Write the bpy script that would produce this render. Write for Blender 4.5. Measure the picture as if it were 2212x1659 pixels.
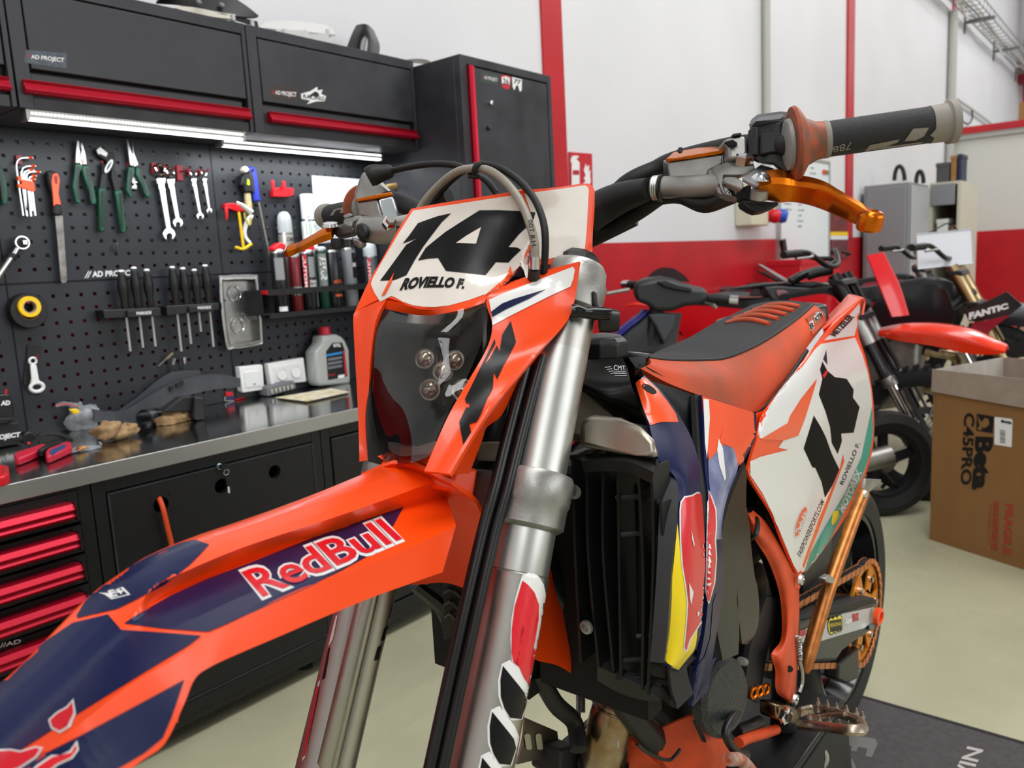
import bpy, bmesh, math, random
import numpy as np
from mathutils import Vector, Matrix
from mathutils.bvhtree import BVHTree
for o in list(bpy.data.objects): bpy.data.objects.remove(o)
SC = bpy.context.scene; COL = SC.collection
random.seed(7)
# ---------------------------------------------------------------- camera, light, exposure
FPX, CX, CY = 1720.0, 1106.0, 829.5            # focal length and centre of a 2212 x 1659 frame
CAM = np.array([-0.853, -2.435, 1.183])
_a, _b, _c = (math.radians(v) for v in (50.314, 8.525, -3.019))
FW = np.array([math.sin(_a)*math.cos(_b), math.cos(_a)*math.cos(_b), -math.sin(_b)])
_r = np.array([math.cos(_a), -math.sin(_a), 0]); _u = np.cross(_r, FW)
RT = _r*math.cos(_c)+_u*math.sin(_c); UP = _u*math.cos(_c)-_r*math.sin(_c)
cd = bpy.data.cameras.new('camera'); cam = bpy.data.objects.new('camera', cd); COL.objects.link(cam)
cam.matrix_world = Matrix(((RT[0], UP[0], -FW[0], CAM[0]), (RT[1], UP[1], -FW[1], CAM[1]), (RT[2], UP[2], -FW[2], CAM[2]), (0, 0, 0, 1)))
cd.sensor_width = 36; cd.lens = 36*FPX/2212; cd.clip_start = .05; cd.clip_end = 100
cd.dof.use_dof = True; cd.dof.focus_distance = .95; cd.dof.aperture_fstop = 8.0
SC.camera = cam
wd = bpy.data.worlds.new('world'); SC.world = wd; wd.use_nodes = True
wd.node_tree.nodes['Background'].inputs[0].default_value = (.95, .97, 1, 1)
wd.node_tree.nodes['Background'].inputs[1].default_value = .6
SC.view_settings.view_transform = 'Standard'; SC.view_settings.look = 'None'
SC.view_settings.exposure = -.85; SC.view_settings.gamma = 1.0; SC.view_settings.use_curve_mapping = False
def area(name, loc, target, sx, sy, power, col=(1, 1, 1)):
    l = bpy.data.lights.new(name, 'AREA'); l.shape = 'RECTANGLE'; l.size = sx; l.size_y = sy; l.energy = power; l.color = col
    o = bpy.data.objects.new(name, l); COL.objects.link(o); o.location = loc
    o.rotation_euler = (Vector(target)-Vector(loc)).to_track_quat('-Z', 'Y').to_euler()
    return o
# daylight: two strips of roof skylight, a window in the left wall; plus an unseen lamp added behind the camera to front-light the bench
area('skylight_lamp', (1.0, -3.2, 6.38), (1.0, -3.2, 0), 9.0, 1.6, 620, (.985, .99, 1))
area('skylight_lamp', (11.5, -3.2, 6.38), (11.5, -3.2, 0), 9.0, 1.6, 620, (.985, .99, 1))
area('window_lamp', (-4.9, -4.6, 5.05), (3.0, -3.0, 2.0), 3.4, 2.4, 260, (.95, .98, 1))
area('bench_fill_lamp', (2.5, -8.9, 2.6), (2.5, 0, 1.6), 7.0, 3.6, 420, (.96, .98, 1))
# ---------------------------------------------------------------- helpers
def V3(*a): return np.array(a if len(a) > 1 else a[0], float)
def ray(px, py): return RT*((px-CX)/FPX)-UP*((py-CY)/FPX)+FW
def at(px, py, Y=None, Z=None, X=None, n=None, c=0.0):
    """world point seen at a place in the frame, on a known plane of the room or of a machine"""
    if Y is not None: n, c = (0, 1, 0), Y
    elif Z is not None: n, c = (0, 0, 1), Z
    elif X is not None: n, c = (1, 0, 0), X
    n = V3(n); d = ray(px, py)
    return CAM+d*((c-n@CAM)/(n@d))
def zoomed(x0, y0, s):                          # reads measurements taken on an enlargement
    return lambda *p: [(x0+p[i]/s, y0+p[i+1]/s) for i in range(0, len(p), 2)]
WL = {}; GEO = {}
def lin(h):
    if isinstance(h, str):
        h = [int(h[i:i+2], 16)/255 for i in (0, 2, 4)]
    return [x/12.92 if x <= .04045 else ((x+.055)/1.055)**2.4 for x in h]
MATS = {}
def M(name, col, rough=.45, metal=0.0, coat=0.0, noise=0.0, nscale=30.0, bump=0.0, bscale=200.0, trans=0.0, ior=1.45, emit=None, es=0.0, stretch=None, spec=.5, rvar=0.0, c2=None, alpha=1.0):
    if name in MATS: return MATS[name]
    m = bpy.data.materials.new(name); m.use_nodes = True; nt = m.node_tree; b = nt.nodes['Principled BSDF']
    c = lin(col)
    b.inputs['Base Color'].default_value = (*c, 1); b.inputs['Roughness'].default_value = rough; b.inputs['Metallic'].default_value = metal
    b.inputs['Coat Weight'].default_value = coat; b.inputs['Coat Roughness'].default_value = .06
    b.inputs['Transmission Weight'].default_value = trans; b.inputs['IOR'].default_value = ior
    b.inputs['Specular IOR Level'].default_value = spec; b.inputs['Alpha'].default_value = alpha
    if emit: b.inputs['Emission Color'].default_value = (*lin(emit), 1); b.inputs['Emission Strength'].default_value = es
    if noise or bump or rvar:
        tc = nt.nodes.new('ShaderNodeTexCoord'); mp = nt.nodes.new('ShaderNodeMapping'); nt.links.new(tc.outputs['Object'], mp.inputs[0])
        if stretch: mp.inputs['Scale'].default_value = stretch
        if noise or rvar:
            n = nt.nodes.new('ShaderNodeTexNoise'); n.inputs['Scale'].default_value = nscale; n.inputs['Detail'].default_value = 6
            nt.links.new(mp.outputs[0], n.inputs['Vector'])
        if noise:
            rp = nt.nodes.new('ShaderNodeValToRGB'); rp.color_ramp.elements[0].position = .35; rp.color_ramp.elements[1].position = .68
            d = lin(c2) if c2 else [x*(1-noise) for x in c]
            rp.color_ramp.elements[0].color = (*d, 1); rp.color_ramp.elements[1].color = (*[min(1, x*(1+(0 if c2 else noise*.5))) for x in c], 1)
            nt.links.new(n.outputs[0], rp.inputs[0]); nt.links.new(rp.outputs[0], b.inputs['Base Color'])
        if rvar:
            mr = nt.nodes.new('ShaderNodeMapRange'); mr.inputs[1].default_value = .3; mr.inputs[2].default_value = .7
            mr.inputs[3].default_value = max(0, rough-rvar); mr.inputs[4].default_value = rough+rvar
            nt.links.new(n.outputs[0], mr.inputs[0]); nt.links.new(mr.outputs[0], b.inputs['Roughness'])
        if bump:
            n2 = nt.nodes.new('ShaderNodeTexNoise'); n2.inputs['Scale'].default_value = bscale; n2.inputs['Detail'].default_value = 3
            nt.links.new(mp.outputs[0], n2.inputs['Vector'])
            bp = nt.nodes.new('ShaderNodeBump'); bp.inputs['Strength'].default_value = bump; bp.inputs['Distance'].default_value = .002
            nt.links.new(n2.outputs[0], bp.inputs['Height']); nt.links.new(bp.outputs[0], b.inputs['Normal'])
    MATS[name] = m; return m
def thing(name, label, cat, loc=(0, 0, 0), group=None):
    o = bpy.data.objects.new(name, None); COL.objects.link(o); o.location = loc; o.empty_display_size = .05
    o['label'] = label; o['category'] = cat
    if group: o['group'] = group
    WL[o.name] = V3(*loc); return o
def tag(o, label, cat, group=None):
    o['label'] = label; o['category'] = cat
    if group: o['group'] = group
    return o
def ob(name, VF, mat, par=None, sm=40, bev=0.0, kind=None, label=None, flip=False, keepn=False):
    V, F = VF; V = np.asarray(V, float).reshape(-1, 3)
    c = (V.min(0)+V.max(0))/2
    me = bpy.data.meshes.new(name); me.from_pydata((V-c).tolist(), [], F)
    if not keepn:
        bm = bmesh.new(); bm.from_mesh(me); bmesh.ops.recalc_face_normals(bm, faces=bm.faces); bm.to_mesh(me); bm.free()
    me.materials.append(mat)
    if sm: me.shade_smooth(); me.set_sharp_from_angle(angle=math.radians(sm))
    o = bpy.data.objects.new(name, me); COL.objects.link(o)
    WL[o.name] = c
    if par is not None: o.parent = par; o.location = c-WL[par.name]
    else: o.location = c
    if bev:
        b = o.modifiers.new('bevel', 'BEVEL'); b.width = bev; b.segments = 2; b.limit_method = 'ANGLE'; b.angle_limit = math.radians(35)
    if kind: o['kind'] = kind
    if label: o['label'] = label
    GEO[o.name] = (V, F); return o
def struct(name, VF, mat, par=None, **k):
    return ob(name, VF, mat, par, kind='structure' if par is None else None, **k)
def join(*vf):
    V = []; F = []; n = 0
    for v, f in vf:
        v = np.asarray(v, float).reshape(-1, 3); V.append(v); F += [[i+n for i in q] for q in f]; n += len(v)
    return np.concatenate(V), F
def box(x0, x1, y0, y1, z0, z1):
    V = [(x, y, z) for x in (x0, x1) for y in (y0, y1) for z in (z0, z1)]
    return V, [(0, 1, 3, 2), (4, 6, 7, 5), (0, 4, 5, 1), (2, 3, 7, 6), (0, 2, 6, 4), (1, 5, 7, 3)]
def obox(c, ax, ay, az):                         # box from centre and three half-axis vectors
    c, ax, ay, az = map(V3, (c, ax, ay, az))
    V = [c+ax*i+ay*j+az*k for i in (-1, 1) for j in (-1, 1) for k in (-1, 1)]
    return V, box(0, 1, 0, 1, 0, 1)[1]
def prism(P, vec):
    P = [V3(p) for p in P]; n = len(P); vec = V3(vec)
    return P+[p+vec for p in P], [list(range(n)), list(range(2*n-1, n-1, -1))]+[(i, (i+1) % n, n+(i+1) % n, n+i) for i in range(n)]
def cr(P, n=8, closed=False):                    # Catmull-Rom through points
    P = np.asarray(P, float)
    if len(P) < 3 and not closed: return np.array([P[0]+(P[-1]-P[0])*t for t in np.linspace(0, 1, n+1)])
    m = len(P); out = []
    for i in range(m if closed else m-1):
        g = (lambda k: P[k % m]) if closed else (lambda k: P[k] if 0 <= k < m else (2*P[0]-P[1] if k < 0 else 2*P[-1]-P[-2]))
        a, b, c, d = g(i-1), g(i), g(i+1), g(i+2)
        for t in np.arange(n)/n:
            out.append(.5*((2*b)+(c-a)*t+(2*a-5*b+4*c-d)*t*t+(3*b-a-3*c+d)*t**3))
    if not closed: out.append(P[-1])
    return np.array(out)
def tube(P, r, n=12, k=6, smooth=True, closed=False, flat=1.0):
    P = np.asarray(P, float); rr = np.broadcast_to(np.asarray(r, float), (len(P),))
    if smooth and (len(P) > 2 or closed):
        Q = cr(np.column_stack([P, rr]), k, closed); P, rr = Q[:, :3], Q[:, 3]
    m = len(P); V = []; F = []
    t = np.gradient(P, axis=0) if not closed else np.roll(P, -1, 0)-np.roll(P, 1, 0)
    t /= np.linalg.norm(t, axis=1)[:, None]+1e-12
    a = np.cross(t[0], (0, 0, 1) if abs(t[0][2]) < .9 else (1, 0, 0)); a /= np.linalg.norm(a)
    for i in range(m):
        a = a-t[i]*(a@t[i]); a /= np.linalg.norm(a); b = np.cross(t[i], a)
        for j in range(n):
            g = 2*math.pi*j/n; V.append(P[i]+rr[i]*(a*math.cos(g)+b*math.sin(g)*flat))
    for i in range(m if closed else m-1):
        for j in range(n):
            F.append((i*n+j, i*n+(j+1) % n, ((i+1) % m)*n+(j+1) % n, ((i+1) % m)*n+j))
    if not closed: F += [list(range(n-1, -1, -1)), list(range((m-1)*n, m*n))]
    return V, F
def frame(axis):
    w = V3(axis); w /= np.linalg.norm(w); a = np.cross(w, (0, 0, 1) if abs(w[2]) < .9 else (1, 0, 0)); a /= np.linalg.norm(a)
    return a, np.cross(w, a), w
def lathe(prof, o, axis, n=20, arc=1.0, start=0.0, ref=None):           # prof: (radius, height)
    a, b, w = frame(axis); o = V3(o); V = []; F = []
    if ref is not None: a = V3(ref)-w*(V3(ref)@w); a /= np.linalg.norm(a); b = np.cross(w, a)
    m = len(prof); full = arc >= 1
    ns = n if full else n+1
    for r, h in prof:
        for j in range(ns):
            g = 2*math.pi*(start+arc*j/n); V.append(o+w*h+max(r, 1e-5)*(a*math.cos(g)+b*math.sin(g)))
    for i in range(m-1):
        for j in range(n):
            j2 = (j+1) % ns
            F.append((i*ns+j, i*ns+j2, (i+1)*ns+j2, (i+1)*ns+j))
    if full and prof[0][0] > 1e-4 and prof[0] != prof[-1]: F.append(list(range(ns-1, -1, -1)))
    if full and prof[-1][0] > 1e-4 and prof[0] != prof[-1]: F.append(list(range((m-1)*ns, m*ns)))
    return V, F
def cyl(p, q, r, n=16, r2=None):
    p, q = V3(p), V3(q); h = np.linalg.norm(q-p); return lathe([(r, 0), (r if r2 is None else r2, h)], p, q-p, n)
def ring(o, axis, R, r, n=24, k=10):
    a, b, w = frame(axis); return tube([V3(o)+R*(a*math.cos(t)+b*math.sin(t)) for t in np.linspace(0, 2*math.pi, n, endpoint=False)], r, k, closed=True, smooth=False)
def grid_faces(m, n, off=0, close=False):
    return [(off+i*n+j, off+i*n+(j+1) % n, off+(i+1)*n+(j+1) % n, off+(i+1)*n+j) for i in range(m-1) for j in range(n if close else n-1)]
def sheet(rows, nu=6, nv=6, th=.003, lin_v=False, lin_u=False, smooth_n=True):
    """thin shell through rows of points; rows run along u, points of a row along v"""
    R = np.array(rows, float); m, n = R.shape[:2]
    li = lambda P, k: np.concatenate([np.array([P[i]+(P[i+1]-P[i])*t for t in np.arange(k)/k]) for i in range(len(P)-1)]+[P[-1:]])
    fu = li if lin_u else cr; fv = li if lin_v else cr
    A = np.stack([fv(R[i], nv) for i in range(m)])
    B = np.stack([fu(A[:, j], nu) for j in range(A.shape[1])], 1)
    m, n = B.shape[:2]; V = B.reshape(-1, 3); F = grid_faces(m, n)
    if th:
        du = np.gradient(B, axis=0); dv = np.gradient(B, axis=1); N = np.cross(du, dv); N /= np.linalg.norm(N, axis=2)[..., None]+1e-12
        s = -1 if ((CAM-B)*N).sum() > 0 else 1          # grow to the inner side
        V2 = (B+N*s*abs(th)).reshape(-1, 3); k = m*n
        F2 = [tuple(i+k for i in reversed(f)) for f in F]
        rim = [i*n for i in range(m)]+[(m-1)*n+j for j in range(1, n)]+[i*n+n-1 for i in range(m-2, -1, -1)]+[j for j in range(n-2, 0, -1)]
        E = [(rim[i], rim[(i+1) % len(rim)], rim[(i+1) % len(rim)]+k, rim[i]+k) for i in range(len(rim))]
        return np.concatenate([V, V2]), F+F2+E
    return V, F
def loft(rings, k=5, cap=True, smooth=True):
    R = np.array(rings, float)
    if smooth: R = np.stack([cr(R[:, j], k) for j in range(R.shape[1])], 1)
    m, n = R.shape[:2]; F = grid_faces(m, n, close=True)
    if cap: F += [list(range(n-1, -1, -1)), list(range((m-1)*n, m*n))]
    return R.reshape(-1, 3), F
def flat(pts, Y, th, **k):                        # outline on a plane facing the room, thickened towards the wall
    return prism([at(x, y, Y=Y) for x, y in pts], (0, th, 0))
# ---------------------------------------------------------------- flat print laid on surfaces
def on_plane(**k):
    n = V3((0, 1, 0) if 'Y' in k else (0, 0, 1) if 'Z' in k else (1, 0, 0) if 'X' in k else k['n']); n /= np.linalg.norm(n)
    def f(px, py):
        p = at(px, py, **k); return p, (n if (CAM-p)@n > 0 else -n)
    return f
def on_mesh(*objs):
    V, F = join(*[GEO[o.name] for o in objs]); bv = BVHTree.FromPolygons([tuple(v) for v in V], F)
    def f(px, py):
        d = Vector(ray(px, py)).normalized(); h, n, i, _ = bv.ray_cast(Vector(CAM), d)
        if h is None:
            t = f.last if f.last else .9
            h, n, i, _ = bv.find_nearest(Vector(CAM)+d*t)
        else: f.last = (h-Vector(CAM)).length
        n = V3(*n); h = V3(*h)
        if (CAM-h)@n < 0: n = -n
        return h, n
    f.last = None
    return f
def decal(name, V2, F2, surf, mat, par, lift=.0006, seg=None, label=None, th=0.0):
    bm = bmesh.new(); vs = [bm.verts.new((x, y, 0)) for x, y in V2]
    for q in F2:
        try: bm.faces.new([vs[i] for i in q])
        except ValueError: pass
    if seg:
        bmesh.ops.triangulate(bm, faces=bm.faces[:])
        for _ in range(6):
            E = [e for e in bm.edges if e.calc_length() > seg]
            if not E: break
            bmesh.ops.subdivide_edges(bm, edges=E, cuts=1); bmesh.ops.triangulate(bm, faces=[q for q in bm.faces if len(q.verts) > 3])
    bm.verts.ensure_lookup_table(); W = []
    for v in bm.verts:
        p, n = surf(v.co.x, v.co.y); d = CAM-p; d /= np.linalg.norm(d)
        W.append(p+(n*.5+d*.5)*lift)
    bm.verts.index_update(); F = [[v.index for v in q.verts] for q in bm.faces]; bm.free()
    return ob(name, (W, F), mat, par, sm=60, label=label)
def patch(name, pts, surf, mat, par, lift=.0006, seg=10, smooth=False, **k):
    if smooth: pts = cr(pts, 6, True)
    return decal(name, pts, [list(range(len(pts)))], surf, mat, par, lift, seg, **k)
_tc = {}
def glyphs(s, bold=0.0, space=1.0):
    k = (s, bold, space)
    if k not in _tc:
        cu = bpy.data.curves.new('t', 'FONT'); cu.body = s; cu.size = 1; cu.offset = bold; cu.space_character = space; cu.resolution_u = 3
        o = bpy.data.objects.new('t', cu); COL.objects.link(o)
        dg = bpy.context.evaluated_depsgraph_get(); me = o.evaluated_get(dg).to_mesh()
        V = np.array([v.co[:2] for v in me.vertices]); F = [list(p.vertices) for p in me.polygons]
        bpy.data.objects.remove(o); bpy.data.curves.remove(cu)
        V[:, 0] -= V[:, 0].min(); V /= .70
        _tc[k] = (V, F, V[:, 0].max())
    return _tc[k]
def text(name, s, bl, br, tl, tr, surf, mat, par, bold=0.0, space=1.0, lift=.0008, seg=None, mid=None, shear=0.0, label=None, squash=True):
    """letters mapped into the quad bl-br-tl-tr of the frame and laid on a surface"""
    V, F, w = glyphs(s, bold, space)
    bl, br, tl, tr = map(np.array, (bl, br, tl, tr)); Q = []
    for x, y in V:
        u = x/w; v = y; u += shear*v/w
        b = bl+(br-bl)*u; t = tl+(tr-tl)*u
        p = b+(t-b)*v
        if mid is not None: p = p+np.array(mid)*4*u*(1-u)
        Q.append(p)
    return decal(name, Q, F, surf, mat, par, lift, seg, label=label)
def copy_tree(o, par=None, off=(0, 0, 0)):
    c = o.copy(); COL.objects.link(c); c.parent = par; WL[c.name] = WL[o.name]+V3(off)
    if par is None: c.location = Vector(o.location)+Vector(off)
    if o.name in GEO: GEO[c.name] = GEO[o.name]
    for ch in list(o.children): copy_tree(ch, c, off)
    return c
# ---------------------------------------------------------------- materials
mWHITE = M('white_paint_wall', 'dddde0', .5, noise=.05, nscale=.9)
mRED = M('red_paint_wall', 'bb1c26', .34, noise=.12, nscale=3)
mFLOOR = M('resin_floor', 'aeac90', .3, noise=.13, nscale=2.2, rvar=.1, bump=.15, bscale=40)
mCEIL = M('ceiling_panel', 'cfcfca', .7)
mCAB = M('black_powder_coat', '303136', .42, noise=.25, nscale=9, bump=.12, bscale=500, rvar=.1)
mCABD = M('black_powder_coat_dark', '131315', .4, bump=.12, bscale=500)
mPEG = M('pegboard_black', '23262c', .45, bump=.08, bscale=600)
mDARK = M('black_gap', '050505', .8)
mHAND = M('red_anodised_bar', 'b0102c', .3, metal=.55)
mSTEEL = M('brushed_steel', 'b9b9b6', .14, metal=1, noise=.03, nscale=40, stretch=(1, 30, 30), rvar=.03)
mSTEELB = M('satin_steel', 'a8a9a8', .3, metal=1, noise=.2, nscale=30)
mCHROME = M('chrome', 'd8dadb', .1, metal=1)
mALU = M('cast_aluminium', 'a3a29e', .42, metal=.85, noise=.25, nscale=25, bump=.1, bscale=300, rvar=.12)
mLED = M('led_strip', 'ffffff', .4, emit='f4f8ff', es=9)
mBLK = M('black_plastic', '141415', .38)
mBLKM = M('black_matt_plastic', '1b1b1c', .6, noise=.3, nscale=20)
mRUB = M('black_rubber', '121212', .55, bump=.15, bscale=250)
mGLOSSB = M('glossy_black', '08080a', .12)
mWHT = M('white_plastic', 'e6e7e6', .3)
mTXTW = M('white_print', 'e8e8e8', .5)
mTXTB = M('black_print', '101012', .45)
mTXTR = M('red_print', 'c8202c', .5)
mREDP = M('red_plastic', 'd01522', .35)
mGREEN = M('green_grip', '0f4a36', .4)
mORG = M('orange_plastic', 'f2470a', .27, coat=.2)
mGREYP = M('grey_plastic', '6d6e72', .45)
mYEL = M('yellow_plastic', 'f0c410', .4)
mBLUE = M('blue_grip', '2433a0', .45)
mCARD = M('cardboard', '9a7145', .8, noise=.1, nscale=14)
mPAPER = M('paper', 'd6d9e0', .7)
# ================================================================ the room
HX0, HX1, HY0, HZ = -5.0, 18.2, -9.0, 6.6
struct('floor', box(HX0, HX1, HY0, .3, -.2, 0), mFLOOR, sm=0)
struct('ceiling', box(HX0, HX1, HY0, .3, HZ, HZ+.2), mCEIL, sm=0)
WB = .022                                          # face of the back wall
ZR = 1.275                                         # painted red up to here
struct('wall_back', join(box(HX0, HX1, WB, .3, ZR, HZ)), mWHITE, sm=0)
wl = struct('wall_back_lower', box(HX0, HX1, WB, .3, 0, ZR), mRED, sm=0)
struct('wall_left', box(HX0-.2, HX0, HY0, .3, 0, HZ), mWHITE, sm=0)
struct('wall_front', box(HX0, HX1, HY0-.2, HY0, 0, HZ), mWHITE, sm=0)
struct('wall_right', box(HX1, HX1+.2, HY0, .3, 0, HZ), mWHITE, sm=0)
# painted pillars and wall joints
struct('trim_1', box(2.47, 2.642, WB-.012, WB, ZR-.01, HZ), mRED, bev=.002)
struct('trim_2', box(7.26, 7.46, WB-.02, WB, ZR-.01, HZ), mRED, bev=.003)
struct('trim_3', box(11.78, 11.95, WB-.02, WB, 1.3, HZ), mRED)
struct('trim_4', box(HX1-.03, HX1, -.18, -.02, 2.6, 5.0), mRED)
mPIPE = M('conduit_grey', 'b4b4ad', .45)
t = thing('conduit_pipe', 'thin grey conduit pipe running up the white wall behind the handlebar', 'pipe', (5.27, 0, ZR))
ob('pipe', cyl((5.25, -.012, 1.72), (5.25, -.012, HZ), .03, 10), mPIPE, t)
ob('clip', box(5.2, 5.3, -.035, .021, 3.22, 3.27), mPIPE, t)
t = thing('conduit_pipe', 'grey conduit pipe beside the far red pillar', 'pipe', (11.66, 0, 0))
ob('pipe', cyl((11.6, -.034, 1.5), (11.6, -.034, 4.2), .055, 10), mPIPE, t)
ob('clip', box(11.52, 11.68, -.06, .021, 3.0, 3.06), mPIPE, t)
# office box with a ledge at the far end
mOFF = M('office_white', 'd2d1cb', .5)
struct('wall_office', box(11.7, HX1, -5, .02, 1.297, 2.52), mOFF, sm=0)
struct('wall_office_lower', box(11.69, HX1, -5, .02, 0, 1.297), mRED, sm=0)
struct('trim_5', box(11.66, 11.75, -5, .02, 2.6, 2.69), mRED)
struct('trim_6', join(box(11.68, 11.78, -5, .02, 2.52, 2.6), box(11.64, 11.7, -5, .02, 2.53, 2.55)), M('ledge_grey', 'a9a9a3', .5))
for i, (y, w, h) in enumerate(((-.62, .22, .3), (-.9, .5, .62))):
    a = thing('cardboard_box', ['small brown cardboard box on the far office ledge', 'tall brown cardboard box at the right edge on the far office ledge'][i], 'box', (12.4+.3*i, y-.3, 2.7))
    x = 12.2+.1*i
    ob('carton', box(x, x+.4, y-w-.12, y-.12, 2.69, 2.69+h), mCARD, a, bev=.01); ob('tape', box(x-.002, x+.402, y-w*.55-.12, y-w*.45-.12, 2.69+h-.1, 2.692+h), M('packing_tape', 'b08a55', .3), a)
# far end: red beams, louvre posts, window
mMAR = M('maroon_paint', '7d1420', .45)
struct('trim_7', box(HX1-.5, HX1-.2, -3.2, .02, 4.1, 4.5), mMAR)
struct('trim_8', box(HX1-.5, HX1-.2, -.62, -.4, 4.5, HZ), mMAR)
wn = struct('window_1', join(box(HX1-.12, HX1-.06, -3.0, -2.94, 4.55, HZ), box(HX1-.12, HX1-.06, -.66, -.6, 4.55, HZ), box(HX1-.12, HX1-.06, -3.0, -.6, 4.5, 4.56)), mMAR)
ob('pane', box(HX1-.1, HX1-.09, -2.95, -.65, 4.55, HZ), M('bright_pane', 'f4f8fb', .2, emit='f2f8ff', es=1.6), wn)
for i in range(8):
    ob('louvre_post', box(HX1-.3, HX1-.24, -.36+.045*i, -.344+.045*i, 4.5, HZ), mMAR, wn)
ob('louvre_pane', box(HX1-.12, HX1-.11, -.4, 0, 4.5, HZ), M('louvre_light', 'dfeceb', .3, emit='e8f4f4', es=.9), wn)
# cable tray along the wall
ct = thing('cable_tray', 'wire mesh cable tray running high along the far white wall', 'cable tray', (14, -.1, 4.2))
mWIRE = M('galvanised_wire', '8f908c', .4, metal=.7)
def trx(px, py): return at(px, py, Y=-.02)
T0, T1 = V3(9.5, 0, 4.27), V3(17.6, 0, 4.27)
for j, (yy, zz) in enumerate(((-.04, .0), (-.04, .12), (-.17, 0), (-.30, .0), (-.30, .12))):
    ob('long_wire', cyl((T0[0], yy, 4.27+zz), (T1[0], yy, 4.27+zz), .009, 6), mWIRE, ct)
ob('cross_wires', join(*[tube([(x, -.04, 4.39), (x, -.04, 4.27), (x, -.30, 4.27), (x, -.30, 4.39)], .006, 5, smooth=False) for x in np.arange(9.6, 17.6, .25)]), mWIRE, ct, kind='stuff')
for x in (10.2, 12.6, 15.0, 17.4):
    ob('bracket', join(box(x-.02, x+.02, -.36, .02, 4.22, 4.26), box(x-.03, x+.03, 0, .02, 4.1, 4.4)), M('bracket_grey', '6f7270', .5), ct)
mWC = M('white_cable', 'd8d7d2', .5)
for k in range(3):
    ob('cable', tube([(x, -.1-.05*k, 4.3+.02*math.sin(x*2+k)-(.09 if k == 0 and int(x*2) % 3 == 0 else 0)) for x in np.arange(9.6, 17.6, .5)], .018, 7, k=3), mWC, ct)
cb = thing('hanging_cable', 'dark cable looping down the wall behind the grip end', 'cable', (12, 0, 3))
ob('strand', tube([at(x, y, Y=-.02) for x, y in ((2068, 217), (2085, 226), (2098, 236), (2100, 255), (2092, 268), (2078, 262))], .012, 6), mBLKM, cb)
ob('conduit', tube([at(x, y, Y=-.02) for x, y in ((2068, 215), (2098, 235), (2140, 266))], .02, 6, smooth=False), mPIPE, cb)
# ceiling skylights and the window frames that the light comes through
for i, x in enumerate((1.0, 11.5)):
    f = struct('skylight_%d' % (i+1), join(box(x-4.6, x-4.5, -4.1, -2.3, 6.4, 6.6), box(x+4.5, x+4.6, -4.1, -2.3, 6.4, 6.6), box(x-4.6, x+4.6, -4.1, -4.0, 6.4, 6.6), box(x-4.6, x+4.6, -2.4, -2.3, 6.4, 6.6)), mCEIL, sm=0)
f = struct('window_2', join(*[box(-4.84, -4.80, -6.3+.85*i-.035, -6.3+.85*i+.035, 3.85, 6.25) for i in range(5)], *[box(-4.84, -4.80, -6.3, -2.9, 3.85+.8*i-.035, 3.85+.8*i+.035) for i in range(4)]), mMAR, sm=0)

# ================================================================ things on the white wall
SG = on_plane(Y=.012)
t = thing('fire_extinguisher_sign', 'red sign with white extinguisher and flame symbols on the wall', 'sign', (2.75, 0, 1.6))
sg = ob('plate', flat([(1230, 328), (1279, 332), (1281, 430), (1233, 430)], .012, .008), M('sign_red', 'c22430', .35), t)
z = zoomed(1200, 200, 2.458); S2 = on_plane(Y=.0105)
for i, P in enumerate((z(82, 350, 92, 335, 120, 335, 124, 345, 110, 350, 128, 372, 128, 500, 86, 500, 86, 372, 92, 362, 84, 372, 80, 368),
          z(150, 410, 162, 375, 165, 395, 180, 385, 176, 420, 186, 410, 184, 445, 188, 470, 178, 500, 150, 500, 148, 480, 160, 470, 150, 455, 160, 440))):
    patch('symbol', P, S2, mTXTW, t, lift=0, seg=None)
patch('label_square', z(92, 412, 126, 412, 126, 436, 92, 436), on_plane(Y=.009), M('sign_red2', 'b02030', .4), t, lift=0, seg=None)
t = thing('whiteboard', 'large whiteboard with rows of handwriting on the red and white wall', 'whiteboard', (6.1, 0, 1.1))
wbx0, wbx1, wbz0, wbz1 = 5.53, 6.70, 1.055, 1.93
ob('board', box(wbx0, wbx1, -.005, .022, wbz0, wbz1), M('whiteboard_surface', 'dfe6ea', .25), t)
ob('frame', join(box(wbx0-.02, wbx0, -.015, .022, wbz0-.02, wbz1+.02), box(wbx1, wbx1+.02, -.015, .022, wbz0-.02, wbz1+.02), box(wbx0, wbx1, -.015, .022, wbz0-.02, wbz0), box(wbx0, wbx1, -.015, .022, wbz1, wbz1+.02)), M('frame_alu', 'b8bab8', .35, metal=.6), t)
mINK = M('marker_ink', '4a4c55', .6)
W = []
for c, (x0, n) in enumerate(((5.62, 9), (5.92, 12), (6.22, 7))):
    for r in range(n):
        x = x0+random.uniform(-.01, .02); zz = 1.86-.045*r
        for k in range(random.randint(3, 6)):
            w = random.uniform(.015, .03); h = random.uniform(.01, .02)
            W.append(([(x, -.0058, zz), (x+w, -.0058, zz+.004), (x+w, -.0058, zz+h), (x, -.0058, zz+h*.6)], [(0, 1, 2, 3)])); x += w+.006
ob('handwriting', join(*W), mINK, t, sm=0, kind='stuff')
for i, (x, c) in enumerate(((6.55, 'd0452a'), (6.6, 'd0452a'), (6.65, '3a8a40'))):
    ob('magnet', lathe([(.022, 0), (.02, .012)], (x, -.005, 1.85), (0, -1, 0), 10), M('magnet_%d' % (i // 2), c, .4), t)
t = thing('marker_tray', 'black marker holder stuck on the whiteboard lower left corner', 'marker holder', (5.62, -.02, 1.2))
mk = zoomed(1540, 420, 11.85)
ob('body', flat(mk(1790, 1170, 1870, 1130, 1920, 1500, 1830, 1580), -.04, .03), mBLK, t, bev=.003)
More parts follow.
